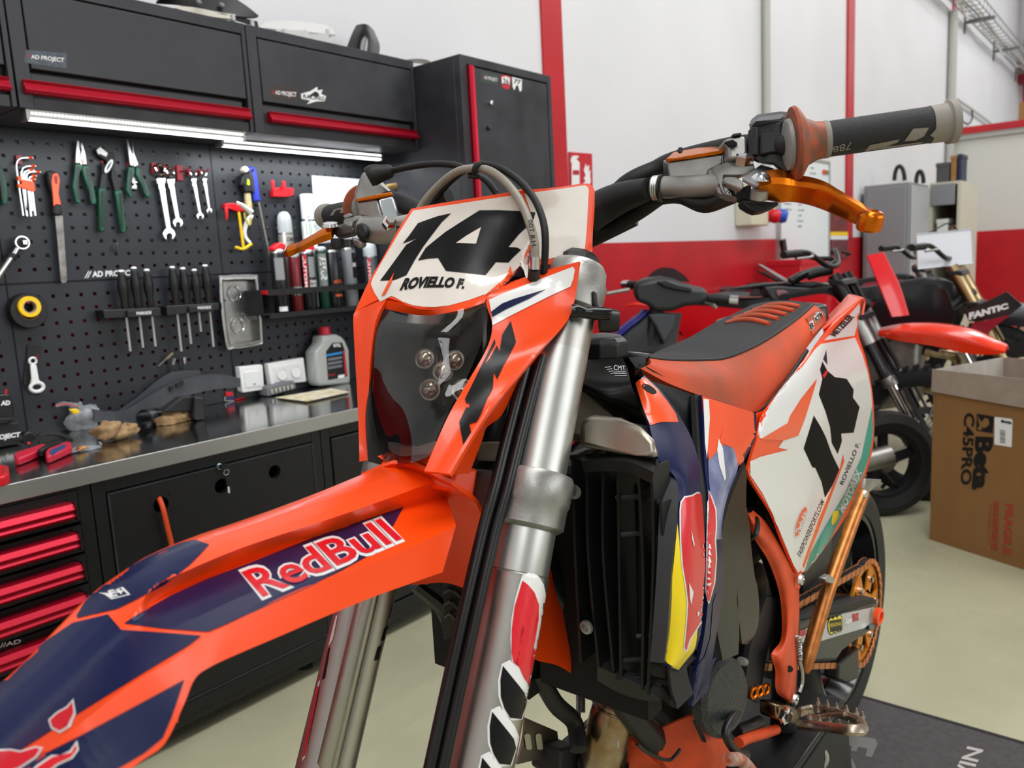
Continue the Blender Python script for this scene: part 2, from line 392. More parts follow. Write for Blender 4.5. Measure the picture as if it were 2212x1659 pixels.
ob('marker_cap', flat(mk(1840, 1520, 1915, 1500, 1920, 1560, 1840, 1590), -.05, .02), mTXTR, t)
t = thing('socket_box', 'cream industrial socket box with red and blue outlet covers on the wall', 'socket', (5.3, 0, 1.45))
mCRM = M('cream_plastic', 'cfcbb4', .4)
a0 = at(1622, 487, Y=-.1); a1 = at(1650, 482, Y=-.1)
ob('housing', box(a0[0], a0[0]+.33, -.1, .022, a0[2], a0[2]+.3), mCRM, t, bev=.01)
ob('shelf', box(a0[0]+.2, a0[0]+.45, -.06, .022, a0[2]+.02, a0[2]+.1), mCRM, t, bev=.005)
for px, m in ((1667, mREDP), (1683, M('blue_plastic', '2a55c0', .4))):
    p = at(px, 463, Y=-.1)
    ob('outlet_cover', lathe([(.03, 0), (.05, .03), (.055, .07), (.04, .1)], (p[0], -.06, p[2]), (.3, -1, -.25), 14), m, t, label='red outlet cover' if m is mREDP else 'blue outlet cover')
t = thing('wall_calendar', 'dark picture calendar with yellow strip hanging beside the whiteboard', 'calendar', (6.95, 0, 1.3))
z = zoomed(1600, 330, 3.53)
ob('picture', flat(z(688, 420, 815, 420, 815, 605, 688, 605), .0, .02), M('calendar_picture', '3a2f2c', .4, noise=.9, nscale=14, c2='8a3030'), t)
ob('header_strip', flat(z(690, 603, 818, 603, 818, 632, 690, 632), -.004, .02), mYEL, t)
ob('date_page', flat(z(690, 632, 818, 632, 818, 662, 690, 662), -.003, .02), mPAPER, t)
ob('lower_picture', flat(z(690, 662, 818, 662, 820, 800, 690, 800), .0, .02), M('calendar_lower', '40343a', .4, noise=.8, nscale=20, c2='803038'), t)
t = thing('tool_cabinet', 'tall grey steel cabinet standing against the white wall', 'cabinet', (6.9, -.6, 0))
mCG = M('cabinet_grey', '85878b', .4)
gx = 7.72; gy = at(1966, 390, X=gx)[1]; gz = at(1900, 399, X=gx)[2]; gd = at(2006, 398, Y=gy)[0]
ob('body', box(gx, gd, gy, -.02, .05, gz), mCG, t, bev=.008)
ob('side_panel', box(gx+.03, gd-.02, gy-.015, gy, .07, gz-.03), M('cabinet_grey_lit', 'a8aaae', .4), t, bev=.008)  # lighter copy of the cabinet grey paints in the light on this face
ob('door', box(gx-.015, gx, gy+.03, -.05, .1, gz-.03), mCG, t, bev=.006)
ob('foot', box(gx+.02, gd-.02, gy+.02, -.05, 0, .05), mBLKM, t)
for i, (px, py, hw, hh) in enumerate(((1943, 376, 11, 17), (1987, 382, 8, 12))):
    P = [at(px+hw*math.cos(a), py+14-(hh+14)*math.sin(a), X=gx+.3) for a in np.linspace(0, math.pi, 9)]
    o = ob('cable_loop', tube(P, .02, 8, k=3), mBLKM, None)
    tag(o, ['larger black cable loop standing on the grey cabinet', 'smaller black cable loop standing on the grey cabinet'][i], 'cable')
t = thing('filing_shelf', 'cream shelf unit with grey flap beside the grey cabinet', 'shelf', (8.6, -.6, 0))
hx = gd+.25; hy0 = at(2076, 392, X=hx)[1]; hy1 = at(2008, 398, X=hx)[1]; hz_ = at(2050, 392, X=hx)[2]; hd_ = at(2114, 385, Y=hy0)[0]
mCRM2 = M('cream_steel', 'c8c4b4', .45)
for y in (hy0, hy1-.03): ob('side_panel', box(hx, hd_, y, y+.03, 0, hz_), mCRM2, t)
SB = [.1, .5, hz_-.62, hz_-.03]
for zz in SB: ob('shelf_board', box(hx, hd_, hy0+.03, hy1-.03, zz, zz+.03), mCRM2, t)
ob('flap_door', box(hx-.025, hx-.002, hy0+.05, hy1-.02, hz_-.24, hz_-.02), mCG, t, bev=.005)
ob('back_panel', box(hd_-.02, hd_, hy0+.03, hy1-.03, 0.0, hz_), M('tan_board', 'a58a58', .6), t)
def bgbox(name, lab, cat, x, y, zz, w, d, h, m, top=None):
    a = thing(name, lab, cat, (x, y, zz)); ob('body', box(x, x+w, y-d, y, zz, zz+h), m, a, bev=.01)
    ob('lid', box(x-.005, x+w+.005, y-d-.005, y+.005, zz+h-.04, zz+h+.004), top or m, a, bev=.004)
yw = hy1-hy0
bgbox('file_box', 'dark grey file box on top of the cream shelf', 'box', hx+.05, hy1-.05, hz_, .3, yw*.42, .2, M('file_grey', '4b4c50', .5))
bgbox('file_box', 'brown file box on top of the cream shelf', 'box', hx+.05, hy1-.05-yw*.46, hz_, .3, yw*.18, .26, mCARD)
bgbox('file_box', 'navy blue folder box on top of the cream shelf', 'box', hx+.05, hy1-.05-yw*.68, hz_, .3, yw*.12, .27, M('file_navy', '1c2848', .5))
bgbox('storage_box', 'white box on the cream shelf below the flap', 'box', hx+.04, hy1-.07, SB[2]+.033, .3, yw*.36, .2, mWHT)
bgbox('storage_box', 'tan box on the cream shelf below the flap', 'box', hx+.04, hy1-.09-yw*.42, SB[2]+.033, .3, yw*.24, .13, mCARD)
r0 = at(1716, 562, Y=-.3); r1 = at(1800, 566, Y=-.3)
bgbox('red_crate', 'red carton standing low by the wall under the whiteboard', 'box', r0[0], -.1, 0, r1[0]-r0[0], .25, r0[2], M('carton_red', 'c41a28', .4))
# ================================================================ workbench wall
def fillet_box(*a, **k): return box(*a)
cabs = [(-.69, -.045), (-.045, .604), (.604, 1.296)]
CABL = ['black wall cabinet cut off at the left edge, red bar', 'black wall cabinet on the left with long red bar and light beneath', 'black wall cabinet in the middle with red bar and two stickers']
cabo = []
for i, (x0, x1) in enumerate(cabs):
    t = thing('wall_cabinet', CABL[i], 'cabinet', ((x0+x1)/2, 0, 1.619), 'black wall cabinets'); cabo.append(t)
    x0 += .002; x1 -= .002
    ob('body', box(x0, x1, -.238, .02, 1.619, 1.931), mCAB, t)
    ob('frame', join(box(x0, x0+.034, -.268, -.238, 1.619, 1.931), box(x1-.012, x1, -.268, -.238, 1.619, 1.931), box(x0+.034, x1-.012, -.268, -.238, 1.900, 1.931), box(x0+.034, x1-.012, -.262, -.238, 1.619, 1.648)), mCAB, t, bev=.0015)
    ob('door', box(x0+.038, x1-.016, -.268, -.24, 1.714, 1.896), mCAB, t, bev=.002)
    ob('lower_rail', box(x0+.036, x1-.03, -.26, -.238, 1.648, 1.704), mCAB, t)
    hx = (x0+.012 if i != 2 else x0+.05, x1-.014)
    ob('red_bar', prism([(hx[0], -.262, 1.652), (hx[0], -.285, 1.653), (hx[0], -.29, 1.66), (hx[0], -.278, 1.676), (hx[0], -.284, 1.684), (hx[0], -.262, 1.684)], (hx[1]-hx[0], 0, 0)), mHAND, t, bev=.001)
z = zoomed(0, 0, 3.687); SP = on_plane(Y=-.2685)
st = patch('sticker', z(200, 395, 535, 425, 530, 545, 195, 500), SP, M('dark_film', '1a212b', .2, noise=.5, nscale=60, c2='3a4656'), cabo[1], lift=0, seg=None)
SP2 = on_plane(Y=-.2692)
text('sticker_text', '//', *z(208, 455, 240, 458, 222, 428, 248, 431), SP2, mTXTR, cabo[1], bold=.01, lift=0)
text('sticker_text', 'AD PROJECT', *z(248, 465, 510, 495, 248, 434, 512, 462), SP2, mTXTW, cabo[1], bold=.02, lift=0)
z = zoomed(500, 0, 2.765)
patch('sticker', z(230, 505, 398, 520, 395, 605, 230, 585), SP, M('brown_film', '3a2c28', .3), cabo[2], lift=0, seg=None)
text('sticker_text', '//', *z(238, 560, 258, 562, 244, 540, 262, 542), SP2, mTXTR, cabo[2], bold=.01, lift=0)
text('sticker_text', 'AD PROJECT', *z(262, 562, 388, 578, 262, 540, 388, 552), SP2, mTXTW, cabo[2], bold=.02, lift=0)
patch('logo_sticker', z(415, 560, 470, 545, 512, 518, 515, 540, 545, 535, 535, 560, 565, 575, 555, 605, 510, 605, 450, 622, 470, 600, 418, 590), SP, mTXTW, cabo[2], lift=0, seg=None)
patch('logo_mark', z(465, 570, 500, 545, 520, 555, 525, 575, 500, 580, 490, 568, 470, 585), SP2, mTXTB, cabo[2], lift=0, seg=None)
text('logo_text', 'RACING', *z(428, 585, 552, 600, 430, 562, 555, 578), on_plane(Y=-.2696), mTXTB, cabo[2], bold=.01, lift=0)
# light bars
for i, (x0, x1, y) in enumerate(((-.02, .565, -.252), (.578, 1.225, -.125))):
    t = thing('light_bar', ['glowing light bar under the left wall cabinet', 'glowing light bar under the middle wall cabinet'][i], 'lamp', ((x0+x1)/2, y, 1.6))
    ob('housing', prism([(x0, y-.008, 1.600), (x0, y-.008, 1.6185), (x0, y+.03, 1.6185), (x0, y+.03, 1.600)], (x1-x0, 0, 0)), mALU, t)
    ob('diffuser', prism([(x0, y-.006, 1.594), (x0, y-.007, 1.5985), (x0, y+.014, 1.5985), (x0, y+.012, 1.594)], (x1-x0, 0, 0)), mLED, t)
    ob('end_cap', box(x0-.008, x0-.0005, y-.010, y+.03, 1.593, 1.6185), mALU, t); ob('end_cap', box(x1+.0005, x1+.008, y-.010, y+.03, 1.593, 1.6185), mALU, t)
    ob('led_dots', join(*[box(x, x+.0045, y-.0095, y-.0082, 1.6075, 1.6125) for x in np.arange(x0+.004, x1, .0088)]), mLED, t, kind='stuff')
    l_ = area('light_bar_lamp', ((x0+x1)/2, y+.005, 1.591), ((x0+x1)/2, y+.045, 1.2), x1-x0, .02, 4.5, (.93, .97, 1))
# tall cabinet
t = thing('tall_cabinet', 'tall black cabinet with vertical red bar beside the red wall stripe', 'cabinet', (1.56, -.25, 0)); tallc = t
ob('body', box(1.300, 1.832, -.46, .02, .02, 1.914), mCAB, t, bev=.002)
ob('frame', join(box(1.300, 1.334, -.49, -.46, .02, 1.914), box(1.81, 1.832, -.49, -.46, .02, 1.914), box(1.334, 1.81, -.49, -.46, 1.885, 1.914), box(1.334, 1.81, -.49, -.46, .02, .08)), mCAB, t, bev=.0015)
ob('door', box(1.372, 1.806, -.488, -.462, .085, 1.88), mCAB, t, bev=.002)
ob('red_bar', prism([(1.338, -.462, .1), (1.336, -.5, .1), (1.343, -.508, .1), (1.352, -.498, .1), (1.36, -.502, .1), (1.362, -.462, .1)], (0, 0, 1.78)), mHAND, t)
SP = on_plane(Y=-.4885); SP2 = on_plane(Y=-.4892)
z = zoomed(500, 0, 2.765)
patch('sticker', z(1487, 420, 1592, 445, 1594, 510, 1490, 490), SP, M('green_film', '3e4742', .35), t, lift=0, seg=None)
text('sticker_text', '//', *z(1495, 468, 1508, 470, 1500, 450, 1512, 453), SP2, mTXTR, t, lift=0)
text('sticker_text', 'AD PROJECT', *z(1510, 470, 1590, 488, 1510, 452, 1590, 468), SP2, mTXTW, t, bold=.01, lift=0)
patch('number_sticker', z(1608, 452, 1640, 448, 1670, 462, 1664, 505, 1660, 530, 1640, 532, 1618, 520), SP, mTXTR, t, lift=0, seg=None)
patch('number_sticker_field', z(1614, 462, 1640, 456, 1664, 468, 1660, 505, 1616, 500), on_plane(Y=-.4888), mTXTW, t, lift=0, seg=None)
text('number_text', '26', *z(1620, 502, 1656, 506, 1622, 466, 1658, 472), SP2, mTXTB, t, bold=.02, lift=0)
patch('white_sticker', z(1676, 460, 1735, 475, 1733, 540, 1722, 548, 1712, 510, 1700, 510, 1690, 540, 1680, 520), SP, mTXTW, t, lift=0, seg=None)
text('white_sticker_mark', '77', *z(1684, 496, 1726, 506, 1690, 472, 1730, 480), SP2, mTXTB, t, bold=.03, lift=0)
for p in ((1548, 615), (1535, 765)):
    q = at(*z(*p)[0], Y=-.49)
    ob('lock', lathe([(.008, 0), (.008, .008), (.004, .01)], (q[0], -.488, q[2]), (0, -1, 0), 12), mCHROME if p[1] < 700 else mBLK, t)
# pegboards with real square holes
def pegboard(x0, nx, z0, nz, label, cut=None):
    p = .038; h = .0048; V = []; F = []
    def q(a, b, c, d): n = len(V); V.extend([a, b, c, d]); F.append((n, n+1, n+2, n+3))
    for i in range(nx):
        for j in range(nz):
            cx, cz = x0+i*p, z0-j*p; e = p/2; n = len(V)
            for a, s in ((e, 0), (h, 0)):
                V.extend([(cx-a, 0, cz-a), (cx+a, 0, cz-a), (cx+a, 0, cz+a), (cx-a, 0, cz+a)])
            V.extend([(cx+sx*h, .0025, cz+sz*h) for sx, sz in ((-1, -1), (1, -1), (1, 1), (-1, 1))])
            for k in range(4):
                k2 = (k+1) % 4; F.append((n+k, n+k2, n+4+k2, n+4+k)); F.append((n+4+k, n+4+k2, n+8+k2, n+8+k))
    X0, X1 = x0-p/2, x0+(nx-.5)*p; Z1, Z0 = z0+p/2, z0-(nz-.5)*p
    ex0, ex1, ez0, ez1 = x0-p+.001, x0+nx*p-.001, Z0-(.016 if Z0 > 1 else .0245), Z1+.018
    for a in ((ex0, X0, Z0, Z1), (X1, ex1, Z0, Z1), (ex0, ex1, ez0, Z0), (ex0, ex1, Z1, ez1)):
        q((a[0], 0, a[2]), (a[1], 0, a[2]), (a[1], 0, a[3]), (a[0], 0, a[3]))
    lips = [box(ex0, ex1, 0, .018, ez0-.001, ez0+.001), box(ex0, ex1, 0, .018, ez1-.001, ez1+.001), box(ex0-.0005, ex0+.001, 0, .018, ez0, ez1), box(ex1-.001, ex1+.0005, 0, .018, ez0, ez1)]
    o = ob('pegboard', join((V, F), *lips), mPEG, None, sm=0, keepn=True); tag(o, label, 'pegboard', 'black pegboard panels'); return o
struct('shade_strip', box(1.256, 1.298, -.002, .021, .78, 1.618), mPEG, sm=0)  # black filler strip standing in for the deep shadow beside the tall cabinet
pb = pegboard(0, 16, 1.58, 10, 'black pegboard panel holding pliers, wrenches and screwdrivers, upper left')
pegboard(.646, 16, 1.58, 10, 'black pegboard panel with hammer, paper sheet and spray cans, upper right')
pegboard(0, 16, 1.162, 10, 'black pegboard panel with tape rolls and ring spanner, lower left')
pegboard(.646, 16, 1.162, 10, 'black pegboard panel behind the oil bottle and white sockets')
pegboard(-.646, 16, 1.162, 10, 'black pegboard panel cut by the left edge, behind the black bench holder')
pegboard(-.646, 16, 1.58, 10, 'black pegboard panel cut by the left edge, behind the cut-off green pliers')
z = zoomed(0, 280, 3.95)
SPB = on_plane(Y=-.0006)
bl, br, tl, tr = z(722, 1265, 765, 1265, 738, 1208, 782, 1208)
text('board_text', '//', bl, br, tl, tr, SPB, mTXTW, pb, bold=.02, lift=0)
text('board_text', 'AD PROJECT', *z(788, 1256, 1150, 1242, 788, 1210, 1150, 1196), SPB, mTXTW, pb, bold=.03, lift=0)
# bench
t = thing('worktop', 'long stainless steel worktop with polished front edge on the black bench', 'worktop', (0, -.27, .74))
ob('steel_slab', box(-2.3, 1.298, -.544, -.001, .738, .776), mSTEEL, t, bev=.002); ob('front_edge', box(-2.3, 1.298, -.5485, -.5445, .737, .7768), M('steel_edge', 'b4b4b2', .33, metal=.9), t, bev=.0015)
def plate_holes(x0, x1, z0, z1, y, holes, n=28, depth=.02):
    V = []; F = []
    def q(*p): k = len(V); V.extend(p); F.append(list(range(k, k+len(p))))
    xs = x0
    for cx, cz, r in sorted(holes):
        a = r*1.25
        q((xs, y, z0), (cx-a, y, z0), (cx-a, y, z1), (xs, y, z1)); q((cx-a, y, z0), (cx+a, y, z0), (cx+a, y, cz-a), (cx-a, y, cz-a)); q((cx-a, y, cz+a), (cx+a, y, cz+a), (cx+a, y, z1), (cx-a, y, z1))
        k = len(V)
        for i in range(n):
            g = 2*math.pi*i/n; c, s = math.cos(g), math.sin(g); m = max(abs(c), abs(s))
            V += [(cx+a*c/m, y, cz+a*s/m), (cx+r*c, y, cz+r*s), (cx+r*c, y+depth, cz+r*s)]
        for i in range(n):
            j = (i+1) % n; F += [(k+3*i, k+3*j, k+3*j+1, k+3*i+1), (k+3*i+1, k+3*j+1, k+3*j+2, k+3*i+2)]
        xs = cx+a
    q((xs, y, z0), (x1, y, z0), (x1, y, z1), (xs, y, z1))
    return V, F
BY = -.535
ob_ = []
UN = [(-1.05, -.105, 'black drawer unit with red drawer bars under the worktop'), (-.102, .545, 'black bench unit with three round holes and a key lock'), (.548, 1.196, 'black bench unit on the right half hidden by the headlight'), ]
units = []
for x0, x1, lab in UN:
    t = thing('bench_unit', lab, 'cabinet', ((x0+x1)/2, -.27, .07)); units.append(t)
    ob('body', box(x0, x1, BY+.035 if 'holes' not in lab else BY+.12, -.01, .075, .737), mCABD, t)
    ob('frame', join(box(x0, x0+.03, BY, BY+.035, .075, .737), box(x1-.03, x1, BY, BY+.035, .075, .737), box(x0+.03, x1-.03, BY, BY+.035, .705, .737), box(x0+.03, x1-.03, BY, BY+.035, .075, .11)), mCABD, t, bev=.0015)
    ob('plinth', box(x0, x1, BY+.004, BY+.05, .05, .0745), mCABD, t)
    for x in (x0+.07, x1-.07):
        for y in (BY+.08, -.1): ob('foot', lathe([(.022, 0), (.022, .012), (.012, .016), (.012, .06)], (x, y, 0), (0, 0, 1), 12), mBLK, t)
u = units[1]
hz = [at(348, 1090, Y=BY-.001), at(478, 1050, Y=BY-.001), at(593, 1019, Y=BY-.001)]
holes = [(p[0], p[2], r) for p, r in zip(hz, (.0195, .0195, .019))]
for cx, cz, r in holes: print('hole', cx, cz)
ob('fascia', plate_holes(-.068, .512, .12, .70, BY-.002, holes), mCABD, u, sm=0)
for i, (a, b) in enumerate(((205, 1062), (690, 930))): pass
ob('fascia_edge', join(box(-.07, .514, BY-.004, BY, .698, .702), box(-.0705, -.0665, BY-.004, BY, .12, .70), box(.5105, .5145, BY-.004, BY, .12, .70)), mCAB, u)
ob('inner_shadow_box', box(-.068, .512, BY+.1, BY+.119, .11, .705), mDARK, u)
ob('lower_drawer', box(-.068, .512, BY-.003, BY+.03, .113, .118), mCAB, u)
u = units[2]
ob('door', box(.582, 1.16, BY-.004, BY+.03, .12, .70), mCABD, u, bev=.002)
u = units[0]
for i, (px, py) in enumerate(((155, 1089), (161, 1155), (170, 1221), (179, 1287), (188, 1353), (197, 1420))):
    p = at(px, py, Y=-.575); zt = p[2]; x1 = -.16
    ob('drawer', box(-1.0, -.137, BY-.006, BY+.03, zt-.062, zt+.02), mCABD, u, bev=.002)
    ob('red_bar', prism([(-1.0, BY-.006, zt-.034), (-1.0, -.572, zt-.036), (-1.0, -.582, zt-.028), (-1.0, -.576, zt-.020), (-1.0, -.584, zt-.012), (-1.0, -.575, zt), (-1.0, -.56, zt+.003), (-1.0, BY-.006, zt)], (1+x1, 0, 0)), mHAND, u, bev=.001)
    ob('bar_end', box(x1, x1+.004, -.586, BY-.006, zt-.038, zt+.004), mBLK, u)
z = zoomed(0, 1000, 2.765)
text('drawer_badge', '//AD', *z(0, 1105, 125, 1075, 0, 1080, 125, 1050), on_plane(Y=BY-.0065), mTXTW, u, bold=.02, lift=0)
# ================================================================ the orange dirt bike
BO = V3(-.266, -1.865, .945)                       # on the steering axis at the lower clamp; the bike looks along -X
SV = V3(.0760, -.9968, .0230); SU = V3(-.889, -.057, .454); SW = V3(.452, .055, .890)   # turned front end: left, forward, up the fork
def S(px, py, l): return at(px, py, n=SV, c=float(SV@BO)+l)                # on a plane l left of the steering plane
def B(px, py, l): return at(px, py, Y=BO[1]-l)                             # on a plane l left of the bike's mid plane
def XB(px, py, x): return at(px, py, X=BO[0]-x)                            # on a cross plane x ahead of the lower clamp
def D(px, py, d): return CAM+ray(px, py)*d
def loc(u, l, w): return BO+SU*u+SV*l+SW*w
def bl(x, l, z): return V3(BO[0]-x, BO[1]-l, BO[2]+z)
bike = thing('dirt_bike', 'orange and white racing dirt bike number 14 in the foreground', 'motorcycle', (BO[0], BO[1], 0))
mNAVY = M('navy_decal', '0d163f', .3, spec=.3)
mWD = M('white_decal', 'ddd5cc', .22, coat=.5, noise=.05, nscale=30)
mWD2 = M('white_decal_clean', 'e4e4e2', .2, coat=.6)
mBD = M('black_decal', '0c0c0d', .3, spec=.3, noise=.3, nscale=40)
mBD2 = M('black_decal_matt', '08080a', .55, spec=.08)
mRD = M('red_decal', 'd40f22', .25, coat=.4)
mYD = M('yellow_decal', 'f2d500', .3, coat=.3)
mTEAL = M('teal_decal', '0fa392', .25, coat=.4)
mORGD = M('orange_decal', 'ee4f14', .25, coat=.4)
mANO = M('orange_anodised', 'cf6a10', .25, metal=.9, noise=.2, nscale=40, rvar=.08)
mANOM = M('orange_anodised_matt', 'b8743f', .36, metal=.85, noise=.25, nscale=60)
mFORK = M('fork_alloy', 'b0aea8', .36, metal=1, noise=.04, nscale=14, stretch=(8, 8, .6), rvar=.03)
mFORKL = M('fork_alloy_light', 'b9bab6', .36, metal=.9, noise=.1, nscale=20)
mCARB = M('carbon_fibre', '0b0c0d', .3, spec=.3, noise=.7, nscale=300)
mSEAT = M('seat_black', '26272a', .75, noise=.35, nscale=180, bump=.3, bscale=700)
mSEATO = M('seat_orange', 'd0481a', .6, noise=.35, nscale=9, c2='9a4a30', bump=.2, bscale=500)
mOLDO = M('worn_orange_plastic', 'e04e1a', .5, noise=.25, nscale=20, c2='bf421c')
mHOSE = M('grey_hose', '8f887c', .4, noise=.1, nscale=60)
mTANK = M('translucent_tank', '5a5037', .5)
mTYRE = M('tyre_rubber', '1d1d1d', .6, noise=.25, nscale=30)
mEXH = M('exhaust_steel', 'b3a58c', .3, metal=1, noise=.35, nscale=24, rvar=.12, c2='8a7050')
def glass(name, tint, refl=.06):
    m = bpy.data.materials.new(name); m.use_nodes = True; nt = m.node_tree; nt.nodes.clear()
    out = nt.nodes.new('ShaderNodeOutputMaterial'); mx = nt.nodes.new('ShaderNodeMixShader'); tr = nt.nodes.new('ShaderNodeBsdfTransparent'); gl = nt.nodes.new('ShaderNodeBsdfGlossy'); fr = nt.nodes.new('ShaderNodeFresnel')
    tr.inputs[0].default_value = (*lin(tint), 1); gl.inputs['Roughness'].default_value = .02; fr.inputs[0].default_value = 1.6
    nt.links.new(fr.outputs[0], mx.inputs[0]); nt.links.new(tr.outputs[0], mx.inputs[1]); nt.links.new(gl.outputs[0], mx.inputs[2]); nt.links.new(mx.outputs[0], out.inputs[0])
    return m
mLENS = glass('smoked_lens', 'd2ccc6')
# ---- front fender: left half measured, right half mirrored over the steering plane
FEN = [((835, 1005, -.026), (950, 1036, .028), (965, 1072, .018), (985, 1135, .070), (956, 1236, .080)),
       ((765, 1032, -.026), (868, 1066, .027), (880, 1092, .016), (895, 1178, .078), (880, 1263, .086)),
       ((697, 1060, -.025), (799, 1091, .026), (800, 1118, .014), (799, 1216, .085), (800, 1292, .091)),
       ((602, 1096, -.025), (700, 1125, .025), (705, 1152, .013), (700, 1252, .089), (700, 1333, .095)),
       ((505, 1130, -.025), (600, 1157, .024), (612, 1182, .013), (605, 1293, .091), (598, 1377, .098)),
       ((422, 1158, -.025), (510, 1188, .024), (520, 1215, .013), (525, 1333, .093), (520, 1410, .100)),
       ((325, 1198, -.025), (410, 1230, .023), (415, 1260, .014), (455, 1372, .095), (455, 1440, .102)),
       ((250, 1245, -.026), (330, 1270, .022), (334, 1300, .018), (410, 1402, .096), (421, 1466, .103)),
       ((190, 1290, -.027), (284, 1338, .023), (294, 1350, .028), (365, 1432, .096), (398, 1520, .104)),
       ((125, 1355, -.028), (207, 1415, .024), (218, 1424, .032), (290, 1474, .095), (356, 1606, .105)),
       ((50, 1432, -.028), (127, 1490, .024), (140, 1500, .033), (215, 1530, .094), (300, 1648, .105)),
       ((-40, 1512, -.028), (40, 1572, .024), (55, 1580, .034), (130, 1600, .090), (190, 1740, .104)),
       ((-190, 1650, -.028), (-100, 1705, .022), (-85, 1712, .03), (-20, 1730, .08), (20, 1860, .095))]
rows = []
for k, st in enumerate(FEN):
    P = [S(*q) for q in st]
    top = (P[0]+P[1])/2+SU*.002+SW*.0045
    low = [P[0]-SV*.022-SW*.018-SU*.004, P[0]-SV*.052-SW*.045-SU*.012, P[0]-SV*.058-SW*.07-SU*.02]
    rows.append(low[::-1]+[P[0], (P[0]+top)/2+SW*.001, top, (P[1]+top)/2+SW*.0012]+P[1:])
fen = ob('front_fender', sheet(rows, 5, 3, .003, lin_v=True), mORG, bike, sm=34)
FS = on_mesh(fen)
z = zoomed(0, 980, 2.443)
patch('navy_decal', z(1030, 455, 1105, 480, 1050, 540, 1000, 590, 870, 690, 720, 770, 620, 820, 410, 868, 405, 855, 450, 780, 500, 725, 560, 680, 640, 622, 700, 590, 790, 540, 880, 500, 960, 470), FS, mNAVY, fen)
patch('navy_decal', z(655, 897, 700, 865, 760, 830, 900, 750, 1100, 660, 1300, 585, 1700, 425, 2130, 281, 2065, 400, 2000, 510, 1800, 620, 1600, 715, 1400, 805, 1200, 900, 1100, 942, 860, 925), FS, mNAVY, fen)
patch('navy_decal', z(385, 893, 480, 870, 570, 848, 430, 985, 300, 1110, 192, 1215, 195, 1243, 250, 1225, 420, 1090, 640, 930, 860, 945, 1062, 962, 1000, 1012, 800, 1135, 500, 1320, 300, 1445, 120, 1560, 20, 1625, -60, 1680, -190, 1560, -130, 1350, -10, 1225, 100, 1120, 240, 990), FS, mNAVY, fen)
patch('navy_decal', z(972, 1193, 940, 1290, 905, 1390, 858, 1500, 760, 1580, 640, 1652, 500, 1720, 60, 1735, 100, 1670, 200, 1600, 420, 1490, 560, 1415, 700, 1340), FS, mNAVY, fen)
def outl(name, P, surf, par, m1=mWD2, m2=mRD, w=5, l0=.0009):
    P = np.array(P); c = P.mean(0)
    n = len(P); o = []
    ar = sum(P[i][0]*P[(i+1) % n][1]-P[(i+1) % n][0]*P[i][1] for i in range(n))
    for i in range(n):
        a, b = P[i]-P[i-1], P[(i+1) % n]-P[i]; a = a/(np.linalg.norm(a)+1e-9); b = b/(np.linalg.norm(b)+1e-9)
        nn = np.array([a[1]+b[1], -a[0]-b[0]]); ln = np.linalg.norm(nn)+1e-6; nn = nn/ln*min(1.8, 2/ln)
        o.append(P[i]+nn*w*(1 if ar > 0 else -1))
    patch(name+'_outline', o, surf, m1, par, lift=l0); patch(name, P, surf, m2, par, lift=l0+.0005)
outl('bull_tail', z(385, 1312, 392, 1370, 325, 1420, 358, 1442, 318, 1466, 280, 1446, 268, 1410, 305, 1375, 360, 1345), FS, fen, w=4)
outl('bull_body', z(-60, 1590, 0, 1572, 60, 1570, 110, 1580, 190, 1556, 215, 1560, 190, 1600, 100, 1659, -80, 1720), FS, fen, w=4)
outl('bull_body', z(275, 1600, 320, 1600, 375, 1575, 402, 1530, 405, 1560, 375, 1600, 300, 1635, 270, 1659, 230, 1690, 150, 1700, 200, 1650), FS, fen, w=4)
for s, b, m, lf in (('RedBull', .052, mWD2, .0009), ('RedBull', .018, mRD, .0015)):
    e = 4 if b > .04 else 0
    text('logo_lettering', s, *[(x/2.443+dx, 980+y/2.443+dy) for x, y, dx, dy in ((1385, 758, -e, e), (2120, 450, e, e*.6), (1272, 630, -e, -e*.6), (2008, 345, e, -e))], FS, m, fen, bold=b, lift=lf, seg=25, space=.98)
patch('brand_mark', z(520, 735, 575, 738, 630, 712, 650, 705, 690, 745, 590, 770, 555, 745), FS, mWD2, fen, lift=.0009)
patch('brand_mark_field', z(585, 740, 640, 712, 676, 743, 598, 761), FS, mNAVY, fen, lift=.0013)
text('brand_letters', 'E+', *z(590, 758, 668, 742, 572, 728, 640, 710), FS, mWD2, fen, bold=.03, lift=.0017)
# tail of the fender behind the forks
ft = ob('fender_tail', sheet([[B(1180, 1225, .055), B(1196, 1230, .03), B(1215, 1235, 0)], [B(1160, 1400, .06), B(1215, 1300, .035), B(1240, 1330, 0)], [B(1158, 1425, .06), B(1245, 1400, .04), B(1262, 1400, .0)], [B(1210, 1440, .05), B(1266, 1460, .04), B(1275, 1460, .02)], [B(1265, 1478, .04), B(1277, 1492, .035), B(1283, 1490, .02)]], 5, 4, .003), mORG, bike)
ob('fender_bridge', sheet([[loc(.09, -.055, -.005), loc(.095, 0, .012), loc(.09, .062, -.002)], [loc(.03, -.055, -.03), loc(.04, 0, -.01), loc(.035, .062, -.02)], [loc(-.02, -.05, -.10), loc(-.02, 0, -.09), loc(-.02, .055, -.10)]], 4, 4, .004), mORG, bike)
ob('fender_mount', join(prism([S(*q) for q in ((983, 1012, .05), (1034, 1012, .06), (1024, 1075, .06), (975, 1060, .05))], -SV*.10)), mORG, bike, bev=.003)
